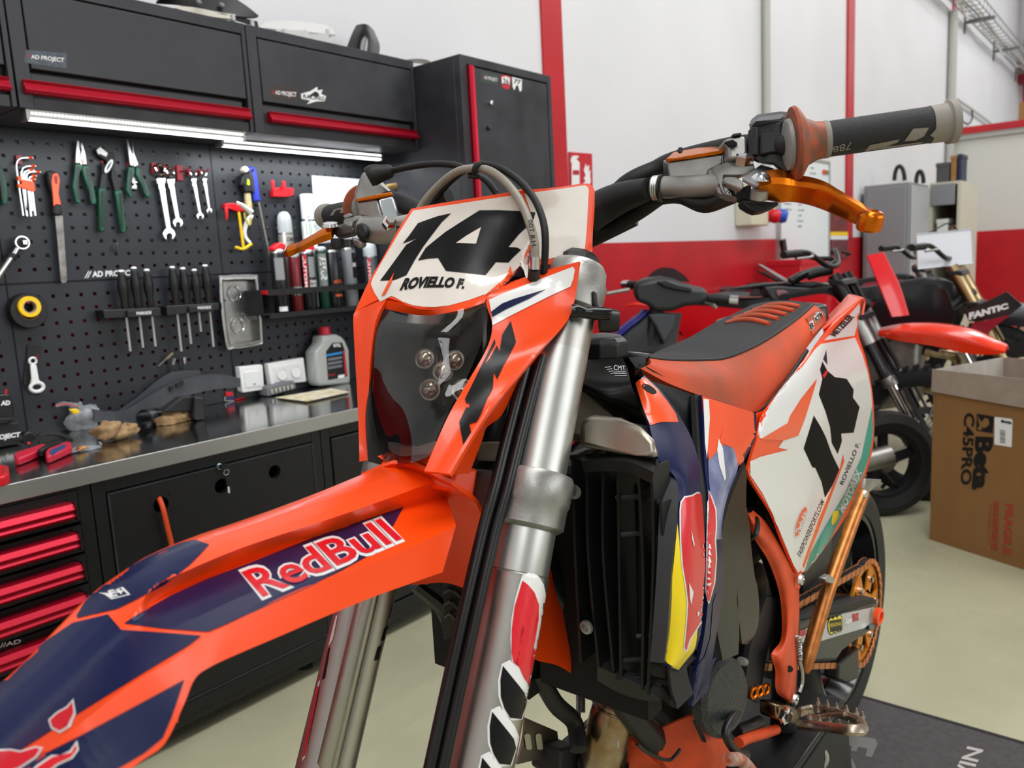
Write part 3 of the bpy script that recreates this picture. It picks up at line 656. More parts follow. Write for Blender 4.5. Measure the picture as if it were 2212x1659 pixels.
# ---- headlight mask
z1 = lambda x, y, l: S(740+x/3.687, 340+y/3.687, l)
z2 = lambda x, y, l: S(740+x/3.687, 600+y/3.687, l)
mask = ob('headlight_mask', sheet([
    [z1(545, 410, -.07), z1(740, 372, -.035), z1(950, 338, 0), z1(1180, 302, .03), z1(1420, 264, .06)],
    [z1(435, 590, -.075), z1(680, 550, -.037), z1(940, 520, 0), z1(1210, 480, .033), z1(1490, 440, .062)],
    [z1(320, 800, -.08), z1(600, 790, -.04), z1(880, 760, 0), z1(1180, 720, .035), z1(1512, 660, .064)],
    [z1(205, 995, -.085), z1(500, 990, -.042), z1(800, 980, 0), z1(1110, 930, .034), z1(1400, 880, .058)],
    [z1(100, 1225, -.088), z1(350, 1120, -.058), z1(630, 1212, -.01), z1(960, 1170, .03), z1(1150, 1118, .051)]], 6, 6, .004), mORG, bike)
cheek = ob('mask_cheek', sheet([
    [z1(100, 1225, -.088), z1(230, 1170, -.073), z1(355, 1118, -.058)],
    [z2(85, 330, -.088), z2(180, 370, -.078), z2(262, 350, -.064)],
    [z2(97, 600, -.086), z2(165, 640, -.076), z2(222, 640, -.066)],
    [z2(120, 1000, -.080), z2(165, 1010, -.072), z2(205, 1010, -.066)],
    [z2(136, 1462, -.066), z2(190, 1455, -.062), z2(262, 1440, -.055)]], 5, 4, .004), mORG, bike)
ob('cheek_return', sheet([[z2(262, 350, -.064), z2(290, 340, -.075)], [z2(222, 640, -.066), z2(245, 640, -.08)], [z2(205, 1010, -.066), z2(228, 1010, -.08)], [z2(200, 1180, -.064), z2(240, 1250, -.078)], [z2(262, 1440, -.055), z2(330, 1420, -.07)]], 4, 3, .003), mORG, bike)
uw = ob('plate_wing', sheet([
    [z1(1420, 264, .06), z1(1700, 238, .08), z1(1950, 208, .098), z1(2008, 262, .103)],
    [z1(1490, 440, .062), z1(1740, 430, .082), z1(1960, 420, .1), z1(2005, 430, .104)],
    [z1(1512, 660, .064), z1(1740, 640, .083), z1(1945, 620, .1), z1(1992, 620, .104)],
    [z1(1480, 862, .062), z1(1660, 850, .08), z1(1900, 790, .098), z1(1990, 752, .104)]], 6, 5, .005), mORG, bike)
wing = ob('mask_wing', sheet([
    [z1(1345, 990, .057), z1(1600, 905, .085), z1(1885, 828, .122)],
    [z1(1150, 1118, .051), z1(1500, 1080, .082), z1(1848, 1140, .120)],
    [z1(1192, 1330, .058), z1(1450, 1400, .086), z1(1770, 1330, .114)],
    [z2(1150, 560, .060), z2(1330, 640, .08), z2(1540, 610, .1)],
    [z2(985, 850, .060), z2(1130, 880, .078), z2(1318, 880, .096)],
    [z2(832, 1120, .059), z2(970, 1150, .074), z2(1115, 1140, .09)],
    [z2(650, 1540, .057), z2(760, 1550, .069), z2(855, 1565, .082)]], 6, 6, .004), mORG, bike)
ob('wing_return', sheet([
    [z2(1540, 610, .1), z2(1625, 550, .085)], [z2(1520, 640, .1), z2(1600, 620, .08)], [z2(1318, 880, .096), z2(1420, 800, .08)], [z2(1230, 985, .093), z2(1270, 1090, .075)],
    [z2(1115, 1140, .09), z2(1150, 1190, .07)], [z2(1000, 1320, .087), z2(1110, 1300, .07)], [z2(855, 1565, .082), z2(1010, 1560, .065)]], 4, 3, .003), mORG, bike)
ob('lens_brow', sheet([[z2(345, 175, -.06), z2(630, 240, -.01), z2(960, 205, .03), z2(1150, 150, .051)], [z2(340, 250, -.062), z2(640, 300, -.012), z2(930, 262, .03), z2(1130, 200, .05)]], 4, 6, .004), mORG, bike)
ob('mask_chin', sheet([[z2(240, 1400, -.055), z2(420, 1490, -.03), z2(680, 1470, .03)], [z2(245, 1440, -.06), z2(440, 1530, -.03), z2(720, 1545, .03)]], 4, 6, .02), mORG, bike)
MS = on_mesh(mask, uw, wing, cheek)
z = zoomed(740, 340, 3.687)
patch('white_field', z(562, 425, 800, 388, 1000, 357, 1200, 326, 1430, 290, 1480, 420, 1505, 560, 1508, 700, 1490, 790, 1440, 860, 1372, 925, 1300, 1000, 1240, 1050, 1170, 1085, 1110, 1100, 1000, 1140, 850, 1180, 740, 1192, 640, 1190, 560, 1178, 480, 1150, 420, 1115, 388, 1104, 340, 1130, 300, 1150, 255, 1080, 226, 1010, 240, 965, 312, 835, 442, 615, 510, 505), MS, mWD, mask, seg=9)
patch('white_field', z(1445, 288, 1700, 255, 1930, 222, 1955, 240, 1960, 262, 1952, 420, 1942, 600, 1928, 730, 1915, 748, 1780, 775, 1650, 808, 1560, 812, 1540, 640, 1500, 440), MS, mWD, uw, seg=9)
MZ = lambda o, n, P, m, lift=.0012: patch(n, P, MS, m, o, lift=lift, seg=9)
zn = zoomed(800, 420, 6.144)
MZ(mask, 'number_one', zn(1075, 252, 900, 290, 770, 335, 635, 385, 520, 545, 432, 655, 625, 585, 480, 670, 300, 920, 132, 1148, 320, 1140, 480, 1075, 600, 860, 700, 700, 820, 540, 950, 370), mBD)
MZ(mask, 'number_four', zn(1450, 212, 1700, 210, 2020, 222, 2190, 240, 2165, 330, 2085, 425, 1970, 530, 1830, 700, 1940, 705, 2000, 735, 1900, 830, 1830, 905, 1665, 900, 1530, 1072, 1280, 1045, 1005, 1018, 1130, 850, 900, 845, 770, 855, 635, 880, 740, 710, 850, 620, 1000, 500, 1200, 370), mBD)
MZ(mask, 'number_four_counter', zn(1472, 438, 1310, 622, 1405, 658, 1260, 652, 1140, 648, 1280, 550), mWD, .0018)
MZ(mask, 'orange_spike', zn(320, 1040, 285, 1170, 200, 1330, 150, 1352, 230, 1190), mORGD, .0018)
MZ(mask, 'orange_spike', z(1335, 865, 1352, 935, 1350, 985, 1270, 1030, 1170, 1085, 1130, 1105, 1230, 1020, 1300, 960), mORGD, .0018)
text('rider_name', 'ROVIELLO F.', *z(458, 1056, 968, 1045, 486, 972, 978, 975), MS, mBD, mask, bold=.055, lift=.0014, seg=12, mid=(0, -5), space=1.0, shear=.2)
MZ(wing, 'white_stripe', z(1165, 1135, 1280, 1085, 1400, 1040, 1600, 962, 1835, 872, 1852, 895, 1838, 970, 1815, 1030, 1660, 1100, 1500, 1180, 1340, 1260, 1195, 1338, 1185, 1240), mWD2, .0009)
MZ(wing, 'navy_stripe', z(1183, 1230, 1270, 1165, 1360, 1130, 1460, 1100, 1620, 1052, 1480, 1130, 1300, 1212, 1192, 1272), mNAVY, .0016)
z = zoomed(980, 680, 5.53)
MZ(wing, 'brand_letter_m', z(680, 78, 745, 325, 655, 500, 625, 395, 600, 605, 520, 775, 482, 690, 468, 880, 330, 1080, 325, 1075, 240, 1095, 255, 885, 205, 995, 185, 1110, 190, 1200, 172, 1215, 150, 1110, 70, 1285, 125, 1590, 210, 1410, 190, 1305, 278, 1280, 470, 880, 470, 700), mBD, .0012) if False else None
MZ(wing, 'brand_letter_k', z(150, 1108, 172, 1218, 185, 1110, 200, 1000, 250, 885, 240, 1095, 325, 1075, 400, 1000, 330, 1180, 278, 1280, 190, 1305, 210, 1412, 125, 1592, 66, 1285), mBD)
MZ(wing, 'brand_letter_t', z(490, 288, 500, 340, 430, 470, 360, 605, 408, 800, 435, 520, 500, 640, 480, 690, 468, 880, 400, 1000, 325, 1075, 268, 812, 150, 1055, 135, 1010, 200, 880, 330, 610), mBD)
MZ(wing, 'brand_letter_m', z(432, 520, 515, 365, 548, 440, 580, 240, 682, 75, 745, 325, 655, 500, 625, 393, 598, 605, 520, 775, 482, 692, 440, 700, 425, 760), mBD)
# ---- headlight
L0 = lambda x, y, l: z2(x, y, l)
lens = ob('headlight_lens', sheet([
    [L0(335, 245, -.062), L0(500, 302, -.025), L0(690, 300, .004), L0(900, 262, .030), L0(1135, 195, .0505)],
    [L0(262, 420, -.064), L0(450, 450, -.022), L0(660, 450, .012), L0(890, 430, .037), L0(1150, 380, .054)],
    [L0(228, 750, -.066), L0(430, 770, -.022), L0(620, 780, .014), L0(820, 790, .038), L0(1015, 740, .054)],
    [L0(230, 1100, -.064), L0(400, 1120, -.022), L0(550, 1130, .012), L0(700, 1130, .036), L0(835, 1090, .052)],
    [L0(285, 1400, -.058), L0(370, 1472, -.028), L0(450, 1497, -.002), L0(580, 1465, .025), L0(690, 1420, .045)]], 5, 5, 0), mLENS, bike)
mBOWL = M('bowl_dark', '1c1917', .25)
hd = ob('headlight_bowl', sheet([
    [loc(.105, -.062, .158), loc(.075, -.03, .165), loc(.07, .01, .17), loc(.085, .048, .178)],
    [loc(.10, -.066, .11), loc(.045, -.035, .11), loc(.045, .015, .11), loc(.075, .055, .12)],
    [loc(.095, -.064, .06), loc(.045, -.033, .06), loc(.045, .015, .06), loc(.075, .053, .06)],
    [loc(.085, -.055, .012), loc(.06, -.03, .012), loc(.06, .01, .01), loc(.085, .045, .008)]], 4, 4, .004), mBOWL, bike)
mLC = M('led_lens', 'd8cfc4', .06, metal=.75)
for x, y, r in ((570, 600, .0115), (720, 700, .012), (612, 850, .0125), (880, 850, .0125), (810, 610, .0115)):
    c = z2(x, y, -.015+.045*(x-570)/300); d = CAM-c; d /= np.linalg.norm(d); d = d*.5+SU*.5; d /= np.linalg.norm(d); c = c-SU*.018
    q = ob('led_projector', lathe([(r, -.012), (r, 0), (r*.92, .003), (r*.85, .001)], c, d, 20), mCHROME, bike)
    ob('led_lens', lathe([(r*.84, .0005), (r*.7, .005), (r*.4, .008), (0, .0092)], c, d, 20), mLC, q)
ob('light_guide', sheet([[z2(330, 1290, -.055), z2(440, 1345, -.03), z2(560, 1350, 0), z2(740, 1300, .04)], [z2(350, 1350, -.05), z2(440, 1415, -.03), z2(560, 1415, 0), z2(720, 1370, .042)]], 3, 5, .01), M('light_guide', 'b9b3b2', .3), bike)
for P in (((480, 1300), (720, 990), (760, 1000), (560, 1310)), ((580, 1290), (730, 1110), (735, 1140), (620, 1285))):
    ob('reflector_fin', prism([z2(x, y, .0) for x, y in P], SU*-.02), M('fin_smoke', '2e2a28', .3), bike)
ob('lens_clip', prism([z2(x, y, .03) for x, y in ((870, 440), (925, 365), (905, 460), (890, 440))], SU*-.004), M('clip_smoke', '3b3f46', .3), bike)
# ---- forks, clamps
for s, nm in ((1, 'left'), (-1, 'right')):
    o = loc(0, .094*s, 0)
    prof = [(.0305, -.62), (.0305, -.07), (.0308, -.068), (.0285, -.066), (.0285, .245)]
    fk = ob('fork_tube', lathe(prof, o, SW, 40), mFORK if s > 0 else mFORK, bike, sm=30)
    if s > 0: fkl = fk
    else: fkr = fk
    ob('fork_sleeve', lathe([(.0292, -.066), (.0292, .028), (.0286, .03), (.0286, .16)], o, SW, 40), mFORKL, fk, sm=30)
    ob('lower_clamp_ring', lathe([(.031, -.024), (.036, -.02), (.0362, .0), (.0378, .003), (.0378, .028), (.0355, .032), (.031, .033)], o, SW, 40), mALU, bike)
    ob('fork_top', lathe([(.0285, .205), (.034, .208), (.0355, .236), (.0335, .240), (.0325, .252), (.029, .258)], o, SW, 36), mALU, bike)
    ob('fork_cap', lathe([(.024, .256), (.024, .266), (.018, .272), (0, .272)], o, SW, 8), mBLK, bike)
ob('lower_triple_clamp', loft([[loc(.03, l, -.02), loc(.03, l, .026), loc(-.03, l, .026), loc(-.03, l, -.02)] for l in (-.07, -.03, .03, .07)], smooth=False), mALU, bike, bev=.005)
ob('upper_triple_clamp', loft([[loc(.024, l, .205), loc(.024, l, .23), loc(-.03, l, .23), loc(-.03, l, .205)] for l in (-.075, -.03, .03, .075)], smooth=False), mALU, bike, bev=.005)
ob('steering_stem', tube([loc(-.01, 0, -.03), loc(-.01, 0, .25)], .028, 16, smooth=False), mBLK, bike)
FK = on_mesh(fkl); z = zoomed(600, 1000, 2.517)
def fd(n, P, m, l=.0006, o=None, f=None): patch(n, P, f or FK, m, o or fkl, lift=l, seg=8)
fd('decal_border', z(1328, 612, 1383, 590, 1420, 620, 1445, 660, 1456, 715, 1448, 800, 1440, 850, 1425, 960, 1408, 1050, 1400, 1100, 1372, 1225, 1340, 1190, 1300, 1135, 1272, 1080, 1264, 960, 1270, 850, 1290, 740, 1310, 670), mWD2)
fd('decal_red', z(1330, 640, 1360, 662, 1395, 705, 1418, 770, 1416, 850, 1400, 950, 1390, 1000, 1404, 1050, 1388, 1140, 1370, 1218, 1335, 1165, 1312, 1110, 1330, 1000, 1350, 900, 1372, 822, 1350, 798, 1330, 870, 1310, 970, 1280, 1084, 1270, 1030, 1272, 900, 1288, 780), mRD, .0012)
for dy, cl in ((0, 0), (250, -58), (498, -112)):
    q = lambda *p: z(*[v+(cl if i % 2 == 0 else dy) for i, v in enumerate(p)])
    fd('decal_border', q(1218, 1092, 1262, 1070, 1300, 1120, 1345, 1180, 1370, 1240, 1354, 1312, 1328, 1395, 1270, 1400, 1225, 1350, 1200, 1270, 1198, 1180), mWD2)
    fd('decal_black', q(1224, 1102, 1262, 1150, 1310, 1210, 1340, 1250, 1352, 1300, 1322, 1392, 1262, 1385, 1230, 1330, 1212, 1270, 1210, 1180), mBD, .0012)
FKR = on_mesh(fkr)
fd('decal_border', z(222, 1190, 232, 1180, 150, 1600, 132, 1625), mWD2, .0006, fkr, FKR); fd('decal_red', z(218, 1215, 228, 1215, 150, 1590, 138, 1600), mRD, .0012, fkr, FKR)
fd('decal_border', z(318, 830, 326, 830, 300, 960, 275, 1000), mWD2, .0006, fkr, FKR); fd('decal_black', z(275, 1010, 285, 1000, 255, 1170, 240, 1180), mBD, .0006, fkr, FKR)
for k in range(3): fd('decal_letter', z(618-38*k, 790+108*k, 640-38*k, 770+108*k, 625-38*k, 850+108*k, 600-38*k, 860+108*k), mBD, .0006, fkr, FKR)
ob('fork_ridge', tube([loc(.022, -.071, -.03), loc(.022, -.071, -.285), loc(.020, -.071, -.295)], [.011, .011, .004], 14, smooth=False), mFORK, fkr)
for dx, r in ((-.003, .0062), (.0115, .0055)):
    ob('brake_hose', tube([D(1148+dx*1900, 770, .80), D(1129+dx*1900, 840, .79), D(1098+dx*1900, 960, .775), D(1076+dx*1900, 1050, .762), D(1046+dx*1900, 1160, .75), D(995+dx*1900, 1380, .725), D(932+dx*1900, 1670, .70), D(905+dx*1900, 1790, .69)], r, 12), M('hose_black', '101011', .3), bike)
ob('cable_tie', obox(D(1058, 975, .84), RT*.014, UP*.010, FW*.008), M('tie_beige', 'a59d85', .5), bike, bev=.003)
# switch block and lever by the left fork
zz = zoomed(740, 340, 3.687)
ob('orange_bracket', prism([D(x, y, .83) for x, y in zz(1850, 1010, 1925, 1030, 1925, 1200, 1830, 1180)], FW*.03), mOLDO, bike, bev=.003)
ob('switch_block', prism([D(x, y, .815) for x, y in zz(1890, 1070, 1905, 1050, 2025, 1065, 2035, 1180, 2080, 1185, 2080, 1230, 1885, 1180)], FW*.03), mBLK, bike, bev=.003)
ob('switch_rib', prism([D(x, y, .812) for x, y in zz(1985, 1062, 2022, 1065, 2022, 1195, 1985, 1185)], FW*.02), mBLK, bike, bev=.002)
ob('rubber_boot', tube([D(*zz(1820, 1225)[0], .80), D(*zz(1860, 1228)[0], .80), D(*zz(1920, 1235)[0], .80), D(*zz(1990, 1240)[0], .80), D(*zz(2100, 1245)[0], .80), D(*zz(2138, 1246)[0], .80), D(*zz(2147, 1246)[0], .80)], [.0075, .0078, .0062, .0068, .0064, .005, .001], 14), mGLOSSB, bike)
ob('hidden_knob', lathe([(.012, 0), (.013, .01), (.011, .02)], D(*zz(2045, 1300)[0], .83), RT, 14), mBLK, bike)
# ---- handlebar
gi, ge = D(1744, 307, .757), D(2062, 262, .737)
gi2, ge2 = loc(-.032, -.306, .391), loc(-.072, -.434, .416)
ob('handlebar', tube([ge2, gi2, D(840, 430, 1.075), loc(0, -.13, .335), loc(.005, -.05, .275), loc(.005, .05, .275), D(1300, 440, .975), D(1400, 382, .945), D(1460, 350, .93), D(1590, 318, .855), D(1680, 312, .80), gi, ge], [.011, .011, .012, .0135, .014, .014, .0135, .0135, .013, .012, .011, .011, .011], 16), mBLKM, bike)
ob('bar_clamp', obox(loc(.005, 0, .262), SU*.022, SV*.05, SW*.03), mBLK, bike, bev=.006)
ob('bar_wrap', tube([D(1270, 466, .94), D(1310, 442, .93), D(1350, 424, .912), D(1402, 408, .885)], [.021, .020, .017, .0125], 16), mRUB, bike)
for a in (((1275, 452, .95), (1340, 442, .93), (1400, 430, .91), (1460, 425, .885), (1500, 438, .87), (1540, 437, .855), (1590, 410, .835)), ((1275, 475, .96), (1350, 455, .94), (1420, 432, .9), (1470, 428, .89), (1520, 447, .87), (1570, 432, .85), (1600, 418, .84)), ((1270, 500, .97), (1320, 490, .96), (1380, 455, .93), (1430, 420, .9), (1480, 395, .9)), ((1268, 520, .98), (1300, 505, .97), (1370, 470, .95))):
    ob('cable', tube([D(*q) for q in a], .0068 if a[0][1] < 480 else .0105, 10), mRUB, bike)
ob('cable', tube([D(1290, 470, .98), D(1350, 400, .94), D(1420, 365, .93), D(1450, 350, .92)], .011, 10), mRUB, bike)
def grip(gi, ge, s):
    ax = ge-gi; ln = np.linalg.norm(ax); ax = ax/ln
    g = ob('grip', lathe([(.0165, -.006), (.0168, 0), (.0166, .004), (.0166, ln-.018), (.0166, ln-.017)], gi, ax, 32), M('grip_black', '1e1e20', .6, bump=.5, bscale=900), bike)
    ob('grip_flange', lathe([(.0165, -.014), (.034, -.012), (.035, -.009), (.033, -.006), (.022, .001), (.0178, .01), (.0172, .016)], gi-ax*.002, ax, 36), M('grip_orange', 'b0491c', .55, noise=.4, nscale=60, c2='6a4836'), g)
    ob('grip_ring', lathe([(.0171, 0.014), (.0176, .016), (.0172, .019)], gi, ax, 32), M('grip_grey', '8a857c', .6), g)
    ob('grip_end', lathe([(.0170, ln-.022), (.0172, ln-.016), (.0174, ln-.008), (.0198, ln-.006), (.0198, ln), (.012, ln+.002), (0, ln+.002)], gi, ax, 32), MATS['grip_grey'], g)
    ob('flange_collar', lathe([(.021, -.020), (.0235, -.019), (.024, -.0155), (.020, -.0145)], gi, ax, 30), M('collar_grey', '8c8c88', .4), g)
    return g
gl = grip(gi, ge, 1); gr = grip(gi2, ge2, -1)
GS = on_mesh(gl); z = zoomed(1612, 0, 3.687)
for P in (z(1260, 1122, 1330, 1025, 1455, 1016, 1415, 1085, 1345, 1118), z(940, 1205, 985, 1155, 1222, 1108, 1200, 1135, 1095, 1155, 1075, 1180), z(1075, 1172, 1400, 1128, 1395, 1140, 1080, 1185), z(1465, 1078, 1535, 1000, 1580, 1000, 1520, 1065, 1570, 1100, 1570, 1135), z(545, 1000, 562, 1000, 560, 1180, 655, 1240, 600, 1250, 545, 1200)):
    patch('grip_pattern', P, GS, MATS['grip_grey'], gl, lift=.0006, seg=10)
text('grip_number', '788', *z(845, 1128, 685, 1170, 828, 1190, 695, 1215), GS, MATS['grip_grey'], gl, bold=.0, lift=.0007, seg=12)
GR = on_mesh(gr); z = zoomed(600, 340, 6.144)
patch('grip_pattern', z(690, 775, 750, 690, 880, 662, 870, 735, 830, 740, 840, 690, 770, 705, 735, 770), GR, MATS['grip_grey'], gr, lift=.0006, seg=6)
# left controls
z = zoomed(1420, 230, 6.144)
def dz(x, y, d): return D(1420+x/6.144, 230+y/6.144, d)
def slab(name, P, vec, m, bev=.0015, par=bike): return ob(name, prism([dz(*p) for p in P], vec), m, par, bev=bev)
back = FW*.035+UP*.012
sb = ob('switch_housing', loft([[dz(1225+k, 235-14*j, .81-.0006*j), dz(1330+k, 200-14*j, .80), dz(1640+k, 160-14*j, .79), dz(1800+k, 130, .785), dz(1858, 820, .77), dz(1700, 915, .775), dz(1540, 780, .78), dz(1330, 745, .79), dz(1235+k, 700, .80)] for k, j in ((0, 0),)]+[[dz(1225, 235, .84)+UP*.004, dz(1330, 200, .835)+UP*.008, dz(1640, 160, .825)+UP*.008, dz(1800, 130, .82)+UP*.004, dz(1850, 820, .81), dz(1700, 900, .81), dz(1540, 780, .82), dz(1330, 745, .825), dz(1235, 700, .835)]], smooth=False), mBLK, bike, bev=.003)
for P in (((1245, 270, .80), (1335, 260, .795), (1340, 640, .79), (1250, 640, .795)), ((1380, 360, .79), (1500, 345, .785), (1570, 215, .78), (1640, 205, .78), (1660, 590, .778), (1380, 630, .785)), ((1660, 180, .782), (1780, 150, .78), (1800, 760, .78), (1690, 800, .78))):
    ob('switch_face', prism([dz(*p) for p in P], FW*.012), mBLKM, sb, bev=.0015)
slab('switch_top_button', ((1300, 190, .805), (1380, 140, .805), (1660, 95, .795), (1680, 120, .793), (1640, 165, .79), (1310, 205, .80)), FW*.025+UP*.004, mGREYP, .002, sb)
cl = slab('clutch_clamp', ((870, 470, .83), (930, 415, .83), (1160, 380, .825), (1195, 430, .823), (1200, 600, .82), (1150, 680, .82), (950, 700, .825), (945, 560, .828)), FW*.03, mALU, .003)
slab('clamp_bolt', ((1000, 375, .827), (1005, 360, .827), (1115, 345, .825), (1120, 380, .825), (1010, 400, .827)), FW*.01, mBLK, .001, cl)
slab('clamp_recess', ((900, 470, .8225), (1000, 440, .8225), (1060, 480, .8225), (1060, 510, .8225), (960, 530, .8225)), FW*.004, mDARK, 0, cl)
mc = slab('clutch_reservoir', ((140, 735, .885), (860, 630, .845), (870, 760, .845), (690, 850, .85), (660, 920, .852), (190, 1010, .88), (160, 960, .882)), back, mALU, .002)
slab('reservoir_side', ((862, 628, .845), (930, 540, .86), (955, 690, .86), (870, 770, .845)), FW*.02, M('alu_bright', 'b5bcc2', .3, metal=.8), .001, mc)
slab('reservoir_lid', ((118, 690, .884), (122, 742, .884), (860, 625, .843), (935, 545, .85), (935, 500, .852), (870, 575, .844), (240, 690, .876)), FW*.004+UP*.001, mANO, .0008, mc)
slab('reservoir_lid_top', ((118, 690, .8835), (215, 605, .90), (850, 488, .876), (935, 500, .856), (870, 578, .8435), (245, 690, .876)), UP*-.002+FW*.001, mANO, .0008, mc)
for x, y in ((300, 590), (770, 552)): ob('lid_screw', cyl(dz(x, y, .868), dz(x, y, .868)+UP*.0006-FW*.003, .003, 10), mBLK, mc)
ob('master_cylinder', tube([dz(0, 1080, .89), dz(350, 1070, .875), dz(700, 1050, .855), dz(880, 1040, .845)], [.0125, .0125, .0125, .012], 18, smooth=False), mALU, bike)
for x in (20, 45, 70): ob('banjo_ring', ring(dz(x-60, 1085-x*.1, .89), dz(350, 1070, .875)-dz(0, 1080, .89), .0118, .0022, 20, 8), mFORKL, bike)
ob('cable_tie', ring(dz(60, 1085, .887), dz(350, 1070, .875)-dz(0, 1080, .89), .0135, .0022, 20, 6), mBLK, bike)
slab('lever_bracket', ((670, 860, .85), (740, 800, .85), (1040, 690, .83), (1280, 740, .81), (1305, 830, .805), (1200, 880, .80), (1130, 905, .80), (890, 920, .82), (870, 960, .825), (880, 1080, .82), (900, 1140, .82), (1090, 1225, .815), (1000, 1215, .82), (800, 1150, .835), (690, 960, .85)), FW*.018, mALU, .003)
hb = ob('hex_bolt', lathe([(.0098, 0), (.0098, .008), (.0085, .0092)], dz(1150, 765, .80), UP*.86-FW*.5, 6), mCHROME, bike, sm=20)
slab('lever_perch', ((885, 940, .805), (930, 930, .805), (1060, 930, .80), (1150, 1000, .795), (1150, 1100, .795), (1100, 1105, .797), (890, 1030, .805)), FW*.012, mALU, .002)
slab('pivot_plate', ((1130, 930, .79), (1370, 770, .80), (1550, 815, .79), (1555, 880, .785), (1480, 985, .775), (1400, 1040, .775), (1290, 1040, .78), (1140, 960, .79)), UP*-.003+FW*.003, M('plate_alloy', 'b5b9bb', .28, metal=.9), .001)
ob('pivot_bolt', lathe([(.0095, 0), (.0092, .001), (.0048, .0048), (.003, .0048), (.0025, .0035), (0, .0035)], dz(1380, 945, .772), UP*.78-FW*.62, 28), mCHROME, bike)
slab('pivot_body', ((1110, 1080, .80), (1250, 1020, .79), (1250, 1230, .79), (1440, 1250, .785), (1380, 1290, .79), (1130, 1230, .80)), FW*.02, mBLKM, .003)
ob('pivot_bush', lathe([(.0085, 0), (.0085, .009)], dz(1345, 1225, .782), UP*.86-FW*.5, 24), mALU, bike)
slab('rubber_foot', ((1125, 1240, .795), (1240, 1250, .78), (1440, 1260, .775), (1610, 1265, .775), (1615, 1310, .775), (1440, 1380, .775), (1330, 1395, .775), (1250, 1360, .78), (1160, 1310, .79)), FW*.02, mRUB, .004)
def lever(name, C, par=bike, tn=UP*.72-FW*.69, fn=UP*-.69-FW*.72, mat=None):
    R = []
    for i, (x, y, d, h, t) in enumerate(C):
        c = D(x, y, d); a, b = tn*h, fn*t
        R.append([c+a*.7+b, c+a+b*.55, c+a-b*.8, c-a-b*.8, c-a+b*.55, c-a*.7+b])
    return ob(name, loft(R, 4), mat or mANO, par, sm=32)
lv = lever('clutch_lever', ((1632, 408, .787, .011, .009), (1660, 402, .783, .0125, .011), (1688, 404, .778, .0135, .012), (1712, 408, .772, .0115, .009), (1745, 413, .762, .0115, .009), (1778, 423, .75, .0115, .0085), (1808, 438, .738, .0105, .008), (1840, 455, .725, .0095, .008), (1862, 466, .716, .0085, .008), (1880, 474, .71, .007, .006)))
lvb = ob('lever_ball', lathe([(.0045, -.009), (.0095, -.009), (.0112, -.007), (.0112, .004), (.0098, .007), (.0062, .0088), (.005, .0085), (.0045, .006), (.0045, -.009)], D(1880, 476, .708), UP*.9-FW*.44, 28), mANO, lv)
# right controls
def dr(x, y, d): return D(600+x/6.144, 340+y/6.144, d)
def rs(name, P, vec, m, bev=.002, par=bike): return ob(name, prism([dr(*p) for p in P], vec), m, par, bev=bev)
th = rs('throttle_housing', ((1000, 560, 1.09), (1020, 430, 1.09), (1080, 260, 1.09), (1120, 180, 1.09), (1260, 160, 1.08), (1400, 330, 1.07), (1550, 480, 1.06), (1560, 700, 1.06), (1100, 760, 1.08)), FW*.05, mALU, .006)
ob('throttle_boot', tube([dr(1200, 270, 1.05), dr(1270, 235, 1.05), dr(1400, 205, 1.05), dr(1490, 185, 1.05), dr(1530, 175, 1.05)], [.0125, .0138, .0108, .009, .0065], 20), mRUB, bike)
ob('throttle_cable', tube([dr(1500, 185, 1.05), dr(1700, 135, 1.03), dr(2000, 90, 1.01), dr(2300, 95, .99), dr(2520, 160, .97), dr(2750, 290, .96), dr(2900, 470, .96)], .0042, 12), mRUB, bike)
rv = rs('brake_reservoir', ((1050, 590, 1.005), (1320, 545, .985), (1400, 810, .985), (1380, 915, .985), (1310, 810, .99), (1070, 780, 1.005)), FW*.04, mALU, .003)
rs('reservoir_face', ((1325, 545, .984), (1520, 500, 1.0), (1610, 790, 1.0), (1500, 830, .99), (1400, 815, .984)), FW*.02, M('alu_bright', 'b5bcc2', .3, metal=.8), .003, rv)
rs('reservoir_lid', ((1040, 545, 1.003), (1310, 490, .982), (1320, 545, .982), (1050, 590, 1.003)), FW*.03, mANO, .001, rv)
rs('reservoir_lid_side', ((1310, 490, .982), (1510, 455, .999), (1525, 495, .999), (1322, 546, .982)), FW*.02, mANO, .001, rv)
ob('brake_cylinder', tube([dr(1160, 950, 1.0), dr(1350, 960, .985), dr(1560, 960, .97), dr(1680, 950, .96)], [.016, .018, .017, .014], 18), mALU, bike)
ob('banjo_bolt', lathe([(.0095, -.004), (.0095, .004), (.006, .006), (.006, .01), (.0055, .011)], dr(1490, 880, .955), -FW*.8+UP*.3+RT*.2, 6), mCHROME, bike, sm=20)
ob('banjo_fitting', tube([dr(1520, 880, .963), dr(1640, 850, .95), dr(1760, 830, .945)], .007, 14), mFORKL, bike)
rs('brake_perch', ((860, 840, 1.02), (900, 800, 1.02), (1110, 760, 1.0), (1120, 820, 1.0), (1010, 860, 1.0), (980, 930, 1.0), (880, 920, 1.02)), FW*.02, mALU, .002)
rs('perch_knob', ((860, 770, 1.02), (950, 735, 1.015), (990, 755, 1.01), (980, 780, 1.01), (890, 815, 1.02)), FW*.015, mALU, .002)
rs('brake_pivot', ((650, 940, 1.03), (720, 985, 1.03), (790, 1060, 1.02), (1020, 1010, 1.0), (1010, 920, 1.0), (870, 870, 1.01), (770, 900, 1.02)), FW*.02, M('dark_alloy', '5b5856', .4, metal=.8), .003)
ob('pivot_bolt', lathe([(.011, 0), (.009, .004), (.004, .005)], dr(700, 910, 1.02), UP*.9-FW*.4, 16), mCHROME, bike)
